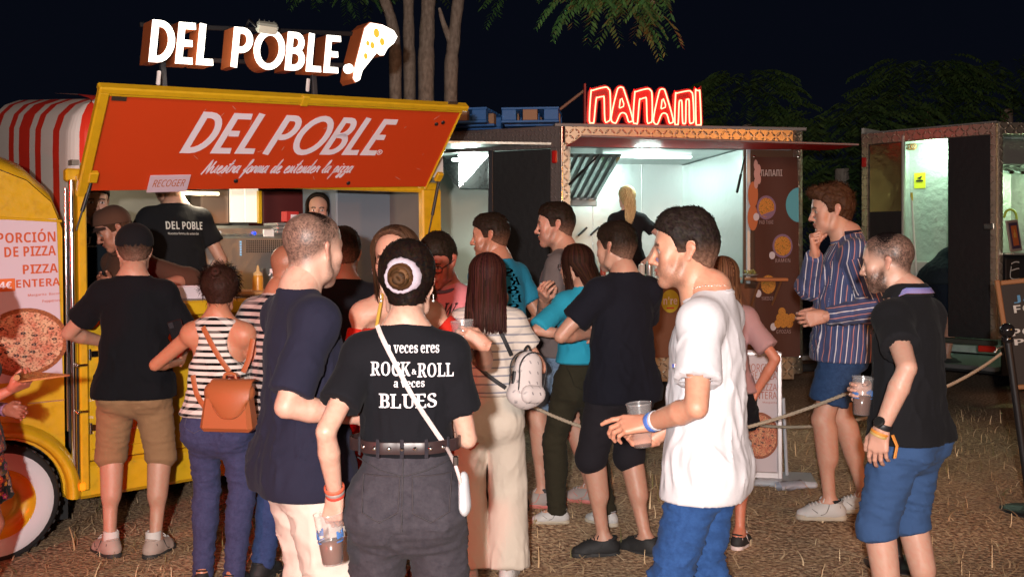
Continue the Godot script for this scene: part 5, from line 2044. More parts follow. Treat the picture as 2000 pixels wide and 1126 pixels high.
# things standing on the van's counter
func van_goods() -> void:
	var put := func(px: float, py: float, z: float) -> Vector3: return VF * onp(VF, px, py, z)
	var sit := func(px: float, z: float, y: float) -> Vector3:
		var q := onp(VF, px, 560, z)
		return VF * Vector3(q.x, y, z)
	var p: Vector3 = sit.call(503, -0.02, 1.301)
	var t := thing("sauce_bottle", "squeeze bottle of yellow sauce with nozzle on the van counter", "bottle", p)
	var b := MB.new()
	b.lathe(Vector3.ZERO, [Vector2(0.0, 0.0), Vector2(0.030, 0.001), Vector2(0.033, 0.01), Vector2(0.033, 0.105), Vector2(0.028, 0.118)], 18)
	obj("bottle_body", b, mat(lin(0.65, 0.28, 0.03), 0.35), t)
	b = MB.new()
	b.lathe(Vector3.ZERO, [Vector2(0.029, 0.118), Vector2(0.029, 0.132), Vector2(0.012, 0.145), Vector2(0.006, 0.178), Vector2(0.0, 0.18)], 16)
	obj("nozzle", b, mat(lin(0.7, 0.45, 0.2), 0.4), t)
	p = sit.call(536, -0.02, 1.301)
	t = thing("spray_bottle", "clear spray bottle beside the yellow sauce on the van counter", "bottle", p)
	b = MB.new()
	b.lathe(Vector3.ZERO, [Vector2(0.0, 0.0), Vector2(0.034, 0.002), Vector2(0.036, 0.01), Vector2(0.035, 0.08), Vector2(0.014, 0.115), Vector2(0.014, 0.125)], 18)
	obj("bottle_body", b, mat(lin(0.55, 0.52, 0.6), 0.25), t)
	b = MB.new()
	b.box(Vector3(-0.006, 0.142, 0), Vector3(0.05, 0.03, 0.022), 0.006)
	b.tube([Vector3(-0.02, 0.135, 0), Vector3(-0.035, 0.115, 0)], 0.005, 6)
	obj("trigger", b, mat(lin(0.75, 0.72, 0.75), 0.4), t)
	p = sit.call(684, 0.02, 1.301)
	t = thing("empty_cup", "empty clear plastic cup on the van counter before the grey fridge", "cup", p)
	b = MB.new()
	b.lathe(Vector3.ZERO, [Vector2(0.0, 0.002), Vector2(0.028, 0.002), Vector2(0.030, 0.004), Vector2(0.042, 0.135), Vector2(0.040, 0.135), Vector2(0.028, 0.006)], 20)
	var cm := mat(Color(0.9, 0.92, 0.92, 0.25), 0.15)
	cm.transparency = BaseMaterial3D.TRANSPARENCY_ALPHA
	obj("cup_wall", b, cm, t)
	var pm := mat(Color.WHITE, 0.5)
	pm.albedo_texture = pizza_tex()
	for e in [[497, 0.03, 0.13, "sliced pizza on a board on the van counter beside the bottles"], [632, 0.05, 0.12, "pizza on the van counter behind the men waiting"]]:
		p = sit.call(e[0], e[1], 1.301)
		t = thing("pizza", e[3], "pizza", p, 0.4)
		b = MB.new()
		b.lathe(Vector3.ZERO, [Vector2(0.0, 0.0), Vector2(e[2] + 0.02, 0.0), Vector2(e[2] + 0.022, 0.012), Vector2(0.0, 0.0125)], 26)
		obj("board", b, mat(lin(0.30, 0.17, 0.07), 0.6), t)
		b = MB.new()
		b.lathe(Vector3(0, 0.013, 0), [Vector2(e[2], 0.0), Vector2(e[2] + 0.004, 0.012), Vector2(e[2] - 0.012, 0.022), Vector2(e[2] - 0.022, 0.014)], 30)
		obj("crust", b, mat(lin(0.42, 0.2, 0.07), 0.8), t)
		b = MB.new()
		disc(b, Transform3D(Basis(Vector3.RIGHT, -PI / 2), Vector3(0, 0.0275, 0)), Vector2.ZERO, e[2] - 0.018, e[2] - 0.018, 0.0)
		obj("topping", b, pm, t)
	p = sit.call(362, 0.0, 1.301)
	t = thing("paper_tray", "white folded paper tray on the van counter between two customers", "tray", p, deg_to_rad(40.0))
	b = MB.new()
	for s in [[Vector3(0, 0.003, 0), Vector3(0.26, 0.004, 0.18), 0.0, Vector3.RIGHT], [Vector3(0, 0.035, 0.10), Vector3(0.30, 0.07, 0.004), 0.35, Vector3.RIGHT], [Vector3(0, 0.035, -0.10), Vector3(0.30, 0.07, 0.004), -0.35, Vector3.RIGHT], [Vector3(0.145, 0.035, 0), Vector3(0.004, 0.07, 0.19), -0.3, Vector3.BACK], [Vector3(-0.145, 0.035, 0), Vector3(0.004, 0.07, 0.19), 0.3, Vector3.BACK]]:
		b.box(s[0], s[1], 0.0, Basis(s[3], s[2]))
	obj("folded_paper", b, mat(lin(0.66, 0.56, 0.62), 0.8), t)
	# red carton and wrapped goods on the shelf inside
	p = put.call(566, 423, -0.9)
	t = thing("carton", "small red carton on wrapped trays inside the van", "box", p, deg_to_rad(40.0))
	b = MB.new()
	b.box(Vector3.ZERO, Vector3(0.10, 0.075, 0.08), 0.003)
	obj("card_box", b, mat(lin(0.50, 0.03, 0.03), 0.5), t)
	b = MB.new()
	b.box(Vector3(0.01, 0.0, 0.041), Vector3(0.05, 0.03, 0.002), 0.0)
	obj("carton_label", b, white_print, t)
	p = put.call(570, 445, -0.85)
	t = thing("wrapped_trays", "grey trays wrapped in film under the red carton in the van", "tray", p, deg_to_rad(40.0))
	for k in 3:
		b = MB.new()
		b.box(Vector3(0.0, -0.03 + k * 0.026, 0), Vector3(0.34, 0.022, 0.22), 0.006)
		obj("wrapped_tray", b, mat(lin(0.22, 0.22, 0.22), 0.2), t)
	p = put.call(797, 420, -0.55)
	t = thing("backpack", "dark grey rucksack hanging against the fridge inside the van", "backpack", p, deg_to_rad(40.0))
	var g := Fld.new(Vector3(-0.2, -0.3, -0.15), Vector3(0.2, 0.25, 0.2), 0.014)
	g.bone(Vector3(0, -0.15, 0), Vector3(0, 0.05, 0), 0.10, 0.085, 0.04, Vector3(0, 0, 1), 1.5)
	g.bone(Vector3(0, -0.14, 0.05), Vector3(0, -0.02, 0.05), 0.07, 0.06, 0.03, Vector3(0, 0, 1), 1.6)
	g.mesh()
	obj("bag_body", amesh(g.arrays()), cloth(lin(0.05, 0.05, 0.055)), t)
	b = MB.new()
	b.tube(path3([Vector3(-0.03, 0.11, 0), Vector3(0, 0.17, 0), Vector3(0.03, 0.11, 0)], 5), 0.007, 6)
	obj("handle", b, black, t)

var NF: Transform3D
var NL: Transform3D
func build_noodle_trailer() -> void:
	var p := at(1098, 490, 9.0)
	p.y = 0.08
	var o := thing("food_trailer", "black food trailer with tread plate trim, open lit hatch and red awning", "food truck", p, deg_to_rad(7.7))
	NF = Transform3D(Basis(Vector3.UP, deg_to_rad(7.7)), p)
	# the other wall turns back to the left
	var lw := Transform3D(Basis(Vector3.UP, deg_to_rad(-32.0)), Vector3.ZERO)
	NL = NF * lw
	var white_wall := mat(lin(0.50, 0.56, 0.55), 0.34, 0.6, noise_tex("steel_n", 0.015, true, 2.0), 0.9, 0.25)
	var darkwall := mat(lin(0.010, 0.010, 0.012), 0.5, 0.0, noise_tex("paint_n", 0.02, true, 1.5), 1.0, 0.4)
	# front: trim, posts, lower wall
	var b := MB.new()
	b.box(Vector3(1.10, 2.545, -0.01), Vector3(2.16, 0.165, 0.06), 0.006)
	obj("roof_trim", b, plate, o)
	b = MB.new()
	b.box(Vector3(0.035, 1.40, 0.0), Vector3(0.075, 2.12, 0.05), 0.006)
	obj("corner_post", b, plate, o)
	b = MB.new()
	b.tube([Vector3(-0.008, 0.35, 0.028), Vector3(-0.008, 2.62, 0.028)], 0.011, 8)
	obj("corner_bead", b, chrome, o)
	var rows := []
	for y in [0.36, 2.62]:
		var line := PackedVector3Array()
		for k in 9:
			var a := k / 8.0 * PI * 0.5
			line.append(Vector3(2.18 + 0.14 * sin(a), y, 0.02 - 0.14 * (1.0 - cos(a))))
		line.append(Vector3(2.32, y, -1.9))
		rows.append(line)
	b = MB.new()
	b.grid(rows)
	obj("curved_corner", b, plate, o)
	b = MB.new()
	b.box(Vector3(1.09, 0.78, -0.02), Vector3(2.1, 0.84, 0.04), 0.004)
	obj("front_wall", b, mat(lin(0.16, 0.055, 0.022), 0.6, 0.0, noise_tex("wood_n", 0.03, true, 2.0), 1.5, 0.4), o)
	b = MB.new()
	b.box(Vector3(1.14, 0.42, 0.008), Vector3(2.1, 0.22, 0.02), 0.004)
	obj("kick_plate", b, plate, o)
	b = MB.new()
	b.box(Vector3(1.95, 1.80, -0.02), Vector3(0.48, 1.30, 0.04), 0.004)
	obj("banner_wall", b, mat(lin(0.10, 0.045, 0.02), 0.6), o)
	b = MB.new()
	b.box(Vector3(1.12, 2.635, -0.95), Vector3(2.38, 0.03, 1.95), 0.006)
	b.box(Vector3(1.12, 2.45, -0.02), Vector3(2.1, 0.03, 0.05), 0.004)
	obj("roof", b, mat(lin(0.2, 0.2, 0.2), 0.6), o)
	# inside
	b = MB.new()
	b.box(Vector3(0.6, 1.5, -1.92), Vector3(3.6, 2.2, 0.03))
	b.box(Vector3(1.735, 1.80, -0.96), Vector3(0.03, 1.3, 1.9))
	b.box(Vector3(0.6, 2.47, -0.97), Vector3(3.6, 0.02, 1.88))
	obj("inner_lining", b, white_wall, o)
	b = MB.new()
	b.box(Vector3(0.6, 0.50, -0.97), Vector3(3.6, 0.04, 1.86))
	obj("floor", b, mat(lin(0.1, 0.1, 0.1), 0.7), o)
	b = MB.new()
	for k in 4:
		b.tube([Vector3(0.15 + k * 0.55, 0.5 + 0.75, -1.902), Vector3(0.15 + k * 0.55, 2.46, -1.902)], 0.006, 6)
	obj("panel_joint", b, steel, o)
	b = MB.new()
	b.box(Vector3(0.88, 1.245, -0.16), Vector3(1.62, 0.03, 0.34), 0.006)
	b.box(Vector3(0.88, 0.95, -0.5), Vector3(1.62, 0.5, 0.5), 0.006)
	obj("counter", b, steel, o)
	b = MB.new()
	b.box(Vector3(1.2, 1.22, -1.62), Vector3(2.6, 0.04, 0.55), 0.006)
	b.box(Vector3(1.2, 0.85, -1.65), Vector3(2.6, 0.7, 0.5), 0.006)
	obj("work_bench", b, white_wall, o)
	# ribbed extractor hood at the upper left of the hatch
	var hood := Node3D.new()
	hood.name = "extractor_hood"
	o.add_child(hood)
	b = MB.new()
	b.box(Vector3(0.14, 2.02, -1.42), Vector3(0.98, 0.10, 0.06), 0.006)
	b.quad(Vector3(-0.34, 2.41, -0.30), Vector3(0.63, 2.41, -0.30), Vector3(0.63, 2.05, -1.40), Vector3(-0.34, 2.05, -1.40), Vector3(0, -0.95, 0.31))
	b.tri(Vector3(0.63, 2.41, -0.30), Vector3(0.63, 2.05, -1.40), Vector3(0.63, 2.45, -1.40), Vector3.RIGHT)
	obj("hood_case", b, mat(lin(0.25, 0.27, 0.27), 0.35, 0.7), hood)
	for k in 13:
		b = MB.new()
		b.box(Vector3(-0.29 + k * 0.074, 2.215, -0.85), Vector3(0.038, 0.02, 1.12), 0.004, Basis(Vector3.RIGHT, -0.316))
		obj("filter_baffle", b, chrome, hood)
	b = MB.new()
	b.box(Vector3(1.0, 2.435, -0.75), Vector3(0.9, 0.03, 0.06), 0.01)
	obj("ceiling_lamp", b, glow(Color(0.93, 1.0, 0.96), 2.2), o)
	bulb("trailer_ceiling_light", Vector3(1.0, 2.36, -0.75), Color(0.90, 1.0, 0.97), 1.0, 0.12, o)
	for k in 3:
		b = MB.new()
		var q := onp(NF, 1138 + k * 24.0, 452 - k * 1.0, -1.86)
		b.box(q, Vector3(0.14, 0.022, 0.02), 0.006, Basis(Vector3.BACK, 0.75))
		obj("utensil_handle", b, black, o)
	# awning
	b = MB.new()
	var rr := []
	for i in 5:
		var line := PackedVector3Array()
		for k in 13:
			var t := k / 12.0
			line.append(Vector3(0.02 + t * 2.40, lerpf(2.440, lerpf(2.447, 2.41, t), i / 4.0) - 0.012 * sin(i / 4.0 * PI) + 0.004 * sin(t * 23.0), 0.03 + i / 4.0 * 0.74))
		rr.append(line)
	b.grid(rr)
	var rr2 := []
	for line in rr:
		var l2 := PackedVector3Array()
		for q in line: l2.append(q + Vector3(0, 0.006, 0))
		rr2.append(l2)
	b.grid(rr2, false, true)
	var awm := mat(lin(0.55, 0.018, 0.016), 0.4)
	awm.backlight_enabled = true
	awm.backlight = Color(0.9, 0.06, 0.05)
	obj("awning", b, awm, o)
	b = MB.new()
	b.tube([Vector3(0.02, 2.450, 0.77), Vector3(2.44, 2.413, 0.77)], 0.010, 8)
	obj("awning_bar", b, mat(lin(0.35, 0.25, 0.25), 0.4, 0.4), o)
	for px in [[1170, 302, 1112, 360], [1455, 305, 1440, 375]]:
		b = MB.new()
		var q0 := onp(NF, px[0], px[1], 0.35)
		var q1 := onp(NF, px[2], px[3], 0.03)
		b.tube([q0, q0.lerp(q1, 0.5)], 0.008, 6)
		b.tube([q0.lerp(q1, 0.5), q1], 0.013, 6)
		obj("awning_strut", b, black, o)
	b = MB.new()
	b.box(Vector3(1.745, 1.82, 0.012), Vector3(0.035, 1.24, 0.03), 0.004)
	obj("hatch_jamb", b, mat(lin(0.55, 0.62, 0.66), 0.4, 0.3), o)
	# left wall: dark open door, trim, window into the kitchen
	var l := Node3D.new()
	l.name = "side_wall"
	o.add_child(l)
	l.transform = lw
	b = MB.new()
	b.box(Vector3(-0.9, 2.53, 0.0), Vector3(1.78, 0.20, 0.05), 0.005)
	b.box(Vector3(-0.055, 1.38, 0.0), Vector3(0.10, 2.10, 0.045), 0.005)
	obj("tread_trim", b, mat(lin(0.30, 0.25, 0.24), 0.35, 0.75, tex["plate"], 6.5, 0.8), l)
	b = MB.new()
	px_panel(b, NL, Vector2(962, 296), Vector2(1076, 760), 0.02, 0.05, 0.006)
	obj("door", b, darkwall, l)
	b = MB.new()
	px_panel(b, NL, Vector2(953, 294), Vector2(962, 760), 0.028, 0.05, 0.004)
	obj("door_edge", b, mat(lin(0.05, 0.05, 0.06), 0.4, 0.4), l)
	b = MB.new()
	var td := onp(NL, 1083, 306, 0.03)
	b.box(td, Vector3(0.05, 0.115, 0.03), 0.01)
	obj("tail_lamp", b, mat(lin(0.45, 0.01, 0.01), 0.25), l)
	b = MB.new()
	b.box(Vector3(-1.0, 0.62, -0.02), Vector3(1.7, 0.5, 0.04), 0.004)
	obj("lower_wall", b, darkwall, l)
	# stainless funnel hood seen through the side opening
	b = MB.new()
	var h0 := onp(NL, 850, 300, -0.55)
	var h1 := onp(NL, 953, 296, -0.55)
	var ap := onp(NL, 897, 367, -0.42)
	var hm := Vector3(ap.x, h0.y, -0.40)
	b.quad(h0, hm, ap, ap + Vector3(-0.12, 0.06, -0.1))
	b.tri(h0, hm, ap)
	b.tri(hm, h1 + Vector3(0.05, 0, 0), ap)
	b.tri(ap, h1 + Vector3(0.05, 0, 0), Vector3(h1.x + 0.05, ap.y, -0.9))
	obj("funnel_hood", b, mat(lin(0.6, 0.62, 0.62), 0.16, 0.95, noise_tex("hood_n", 0.008, true, 5.0), 1.2, 0.5), l)
	b = MB.new()
	px_panel(b, NL, Vector2(780, 270), Vector2(962, 760), -1.05, 0.03)
	obj("kitchen_wall", b, mat(lin(0.52, 0.60, 0.54), 0.5, 0.0, noise_tex("paint_n", 0.02, true, 1.5), 1.0, 0.3), l)
	b = MB.new()
	var c0 := onp(NL, 856, 385, -0.2)
	b.tube(path3([c0, onp(NL, 853, 420, -0.2), onp(NL, 862, 450, -0.2), onp(NL, 868, 500, -0.2)], 5), 0.006, 6)
	obj("loose_cable", b, black, l)
	b = MB.new()
	b.box(Vector3(-0.95, 1.15, -0.5), Vector3(1.2, 0.04, 0.5), 0.005)
	obj("side_bench", b, white_wall, l)
	bulb("kitchen_light", Vector3(-1.15, 2.28, -0.35), Color(0.92, 1.0, 0.95), 0.8, 0.1, l)
	b = MB.new()
	b.box(Vector3(-1.15, 2.40, -0.35), Vector3(0.3, 0.03, 0.06), 0.008)
	obj("kitchen_lamp", b, glow(Color(0.93, 1.0, 0.96), 2.0), l)
	# wheel and drawbar under the trailer
	b = MB.new()
	b.lathe(Vector3(1.0, 0.26, -0.25), [Vector2(0.14, -0.08), Vector2(0.26, -0.07), Vector2(0.265, 0.06), Vector2(0.24, 0.08), Vector2(0.15, 0.085), Vector2(0.0, 0.06)], 28, Basis(Vector3.RIGHT, PI / 2))
	obj("wheel", b, rubber, o)
	b = MB.new()
	b.tube([Vector3(2.2, 0.36, -0.3), Vector3(3.3, 0.34, -0.9)], 0.04, 8)
	b.box(Vector3(1.0, 0.36, -0.9), Vector3(2.4, 0.08, 1.5), 0.01)
	obj("chassis", b, rubber, o)
	# round sticker on the counter front
	b = MB.new()
	var sc := onp(NF, 1310, 588, 0.012)
	disc(b, Transform3D.IDENTITY, Vector2(sc.x, sc.y), 0.085, 0.105, 0.0035, 30)
	var st := obj("round_sticker", b, mat(lin(0.50, 0.42, 0.02), 0.5), o)
	b = MB.new()
	write(b, Transform3D(Basis.IDENTITY, Vector3(0, 0, 0.005)), "n're", "sans_bold", sc.x - 0.065, sc.y - 0.03, 0.13, 0.07, 0.001)
	obj("sticker_lettering", b, white_print, st)
	b = MB.new()
	b.box(Vector3(sc.x + 0.0, sc.y - 0.062, 0.005), Vector3(0.07, 0.016, 0.002))
	obj("sticker_bar", b, mat(lin(0.5, 0.05, 0.02), 0.5), st)

	neon_sign()
	banner()
	# folding ledge with a plate
	var lg := thing("wooden_ledge", "narrow wooden shelf jutting out at the right end of the lit hatch", "shelf", NF * onp(NF, 1497, 545, 0.16), deg_to_rad(7.7))
	b = MB.new()
	b.box(Vector3.ZERO, Vector3(0.30, 0.028, 0.30), 0.006)
	obj("board", b, mat(lin(0.45, 0.16, 0.06), 0.5), lg)
	b = MB.new()
	b.tube([Vector3(-0.1, -0.015, 0.1), Vector3(-0.1, -0.25, -0.12)], 0.012, 6)
	obj("bracket", b, mat(lin(0.2, 0.08, 0.03), 0.6), lg)
	b = MB.new()
	b.tube([Vector3(0.1, -0.015, 0.1), Vector3(0.1, -0.25, -0.12)], 0.012, 6)
	obj("bracket", b, mat(lin(0.2, 0.08, 0.03), 0.6), lg)
	var pl := thing("snack_plate", "small plate of food on the wooden shelf by the brown banner", "plate", NF * (onp(NF, 1466, 540, 0.16) + Vector3(0, 0.005, 0)), 0.0)
	b = MB.new()
	b.lathe(Vector3.ZERO, [Vector2(0.0, 0.0), Vector2(0.05, 0.004), Vector2(0.075, 0.018), Vector2(0.05, 0.012), Vector2(0.0, 0.01)], 20)
	obj("dish", b, mat(lin(0.3, 0.3, 0.28), 0.4), pl)
	b = MB.new()
	var r := RandomNumberGenerator.new()
	r.seed = 9
	for k in 14:
		b.box(Vector3(r.randf_range(-0.04, 0.04), 0.025 + r.randf() * 0.03, r.randf_range(-0.04, 0.04)), Vector3(0.02, 0.012, 0.03), 0.003, Basis.from_euler(Vector3(r.randf(), r.randf() * 6, r.randf())))
	obj("food", b, mat(lin(0.25, 0.22, 0.06), 0.7), pl)
	# goods on the back bench
	var bx := thing("snack_box", "white printed box standing on the bench at the back of the lit trailer", "box", NF * Vector3(onp(NF, 1408, 445, -1.5).x, 1.245, -1.5), deg_to_rad(7.7))
	b = MB.new()
	b.box(Vector3(0, 0.15, 0), Vector3(0.28, 0.30, 0.14), 0.004)
	obj("carton", b, mat(lin(0.65, 0.66, 0.66), 0.6), bx)
	b = MB.new()
	for k in 5:
		b.box(Vector3(-0.08 + k * 0.035, 0.22 + 0.02 * sin(k * 2.0), 0.071), Vector3(0.03, 0.05, 0.003), 0.001, Basis(Vector3.BACK, k * 0.7))
	obj("printed_picture", b, mat(lin(0.35, 0.16, 0.06), 0.6), bx)
	var mn := thing("menu_stand", "lilac printed card standing beside the blonde worker", "menu", NF * Vector3(onp(NF, 1283, 450, -0.5).x, 1.22, -0.30), deg_to_rad(7.7))
	b = MB.new()
	b.box(Vector3(0, 0.22, 0), Vector3(0.13, 0.44, 0.01), 0.002)
	obj("card", b, mat(lin(0.36, 0.32, 0.58), 0.5), mn)
	b = MB.new()
	for k in 6:
		b.box(Vector3(0.01, 0.07 + k * 0.06, 0.007), Vector3(0.08, 0.025, 0.003), 0.0)
	obj("card_print", b, mat(lin(0.65, 0.6, 0.7), 0.5), mn)
	var kb := thing("wire_basket", "brown basket on the back bench beside the white printed box", "basket", NF * Vector3(onp(NF, 1440, 470, -1.5).x, 1.245, -1.45), deg_to_rad(7.7))
	b = MB.new()
	for k in 5:
		var hh := 0.03 + k * 0.035
		var e := 0.09 + k * 0.006
		b.tube([Vector3(-e, hh, e * 0.7), Vector3(e, hh, e * 0.7), Vector3(e, hh, -e * 0.7), Vector3(-e, hh, -e * 0.7), Vector3(-e, hh, e * 0.7)], 0.009, 5)
	obj("woven_side", b, mat(lin(0.22, 0.12, 0.06), 0.7), kb)
	for k in 6:
		var bt := thing("sauce_bottle", ["red capped sauce bottle at the left on the trailer's back bench", "green sauce bottle second from left on the trailer's back bench", "dark soy bottle third on the trailer's back bench", "white squeeze bottle fourth on the trailer's back bench", "amber bottle fifth on the trailer's back bench", "pale bottle nearest the printed box on the back bench"][k], "bottle", NF * Vector3(0.72 + k * 0.088, 1.242, -1.50 + 0.03 * (k % 2)), 0.0, "bottles on the trailer's back bench")
		b = MB.new()
		var bh := 0.16 + 0.03 * ((k * 5) % 3)
		b.lathe(Vector3.ZERO, [Vector2(0, 0), Vector2(0.030, 0.0), Vector2(0.032, 0.01), Vector2(0.032, bh * 0.65), Vector2(0.013, bh * 0.85), Vector2(0.012, bh)], 14)
		obj("glass", b, mat([lin(0.4, 0.05, 0.03), lin(0.08, 0.25, 0.06), lin(0.03, 0.02, 0.02), lin(0.6, 0.6, 0.58), lin(0.4, 0.2, 0.04), lin(0.5, 0.48, 0.35)][k], 0.25), bt)
		b = MB.new()
		b.lathe(Vector3(0, bh, 0), [Vector2(0.015, 0), Vector2(0.015, 0.02), Vector2(0, 0.021)], 12)
		obj("bottle_cap", b, mat([lin(0.5, 0.03, 0.03), lin(0.1, 0.3, 0.1), lin(0.5, 0.05, 0.03), lin(0.5, 0.1, 0.05), lin(0.05, 0.05, 0.05), lin(0.3, 0.3, 0.3)][k], 0.4), bt)
	var us := thing("utensil_rack", "steel rack of jars and utensils on the counter behind the waiting customers", "rack", NF * Vector3(onp(NF, 1272, 530, -0.25).x, 1.262, -0.22), deg_to_rad(7.7))
	for k in 4:
		b = MB.new()
		b.lathe(Vector3(-0.10 + k * 0.075, 0, 0), [Vector2(0, 0), Vector2(0.03, 0), Vector2(0.032, 0.10 + 0.03 * (k % 2)), Vector2(0.024, 0.115 + 0.03 * (k % 2)), Vector2(0, 0.12 + 0.03 * (k % 2))], 14)
		obj("jar", b, steel if k % 2 else mat(lin(0.6, 0.6, 0.55), 0.3), us)

func neon_sign() -> void:
	var o := thing("neon_sign", "red neon lettering sign standing on the edge of the black trailer roof", "sign")
	var fr := NF * Transform3D(Basis.IDENTITY, Vector3(0, 0, -0.06))
	o.transform = fr
	var redback := mat(lin(0.30, 0.006, 0.008), 0.4)
	var tube := glow(Color(1.0, 0.62, 0.48), 3.6)
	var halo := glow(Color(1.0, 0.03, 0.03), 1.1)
	# outlines drawn on the photo grid
	var px := func(p: Array) -> Vector2:
		var q := onp(fr, 1080 + p[0] * 0.16, 140 + p[1] * 0.16)
		return Vector2(q.x, q.y)
	var outl := [
		[[435, 600], [455, 260], [475, 235], [630, 195], [670, 220], [688, 270], [692, 560], [665, 610], [625, 600], [615, 330], [600, 310], [540, 322], [518, 345], [490, 620], [470, 628]],
		[[700, 570], [770, 250], [800, 200], [835, 200], [860, 240], [960, 570], [935, 615], [910, 610], [878, 520], [815, 515], [770, 610], [745, 632]],
		[[968, 600], [988, 275], [1005, 250], [1140, 215], [1180, 235], [1198, 290], [1200, 590], [1175, 625], [1140, 615], [1130, 345], [1110, 325], [1065, 340], [1045, 360], [1022, 625], [1000, 635]],
		[[1215, 580], [1280, 270], [1305, 222], [1340, 222], [1362, 260], [1455, 585], [1430, 630], [1408, 625], [1378, 525], [1318, 520], [1275, 625], [1250, 648]],
		[[1475, 620], [1485, 290], [1505, 268], [1640, 240], [1675, 255], [1695, 305], [1708, 590], [1685, 630], [1655, 615], [1650, 365], [1630, 345], [1612, 370], [1608, 615], [1590, 638], [1570, 615], [1562, 380], [1545, 358], [1528, 385], [1518, 630], [1500, 650]],
		[[1735, 640], [1728, 250], [1740, 235], [1770, 240], [1780, 260], [1795, 630], [1780, 652], [1755, 655]]]
	for l in outl:
		var pts := []
		for q in l: pts.append(px.call(q))
		var sp := smooth_pts(pts, 3, true)
		var p3 := []
		for q in sp: p3.append(Vector3(q.x, q.y, 0.035))
		p3.append(p3[0])
		var b := MB.new()
		b.tube(p3, 0.0062, 6, false)
		obj("neon_tube", b, tube, o)
		# red backing letter: a grown outline
		var g := Geometry2D.offset_polygon(PackedVector2Array(pts), 0.026, Geometry2D.JOIN_ROUND)
		if g.size():
			b = MB.new()
			b.poly(g[0], Transform3D(Basis.IDENTITY, Vector3(0, 0, -0.04)), 0.055)
			obj("backing_letter", b, redback, o)
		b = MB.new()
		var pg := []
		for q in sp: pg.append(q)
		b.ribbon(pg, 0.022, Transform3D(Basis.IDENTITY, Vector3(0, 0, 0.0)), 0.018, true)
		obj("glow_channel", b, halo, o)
	for l in [[[805, 450], [850, 430], [855, 400], [830, 330], [812, 345], [800, 440]], [[1312, 460], [1360, 440], [1362, 410], [1335, 335], [1320, 350], [1308, 450]]]:
		var p3 := []
		for q in l:
			var e: Vector2 = px.call(q)
			p3.append(Vector3(e.x, e.y, 0.036))
		p3.append(p3[0])
		var b := MB.new()
		b.tube(p3, 0.0055, 6, false)
		obj("neon_tube", b, tube, o)
	var b2 := MB.new()
	var a0: Vector2 = px.call([395, 660])
	var a1: Vector2 = px.call([1810, 170])
	b2.box(Vector3(a0.x, (a0.y + a1.y) * 0.5, -0.03), Vector3(0.02, a1.y - a0.y, 0.05), 0.004)
	b2.box(Vector3(a1.x, (a0.y + a1.y) * 0.5, -0.03), Vector3(0.016, a1.y - a0.y, 0.05), 0.004)
	b2.box(Vector3((a0.x + a1.x) * 0.5, a0.y + 0.02, -0.03), Vector3(a1.x - a0.x, 0.02, 0.04), 0.004)
	obj("sign_frame", b2, mat(lin(0.25, 0.02, 0.02), 0.4), o)
	b2 = MB.new()
	b2.tube([Vector3(a0.x, a1.y - 0.06, -0.05), Vector3(a0.x - 0.42, a0.y + 0.0, -0.25)], 0.014, 8)
	obj("stay", b2, mat(lin(0.22, 0.11, 0.07), 0.6), o)
	bulb("neon_light", Vector3((a0.x + a1.x) * 0.5, (a0.y + a1.y) * 0.5, 0.16), Color(1.0, 0.10, 0.07), 0.18, 0.3, o)

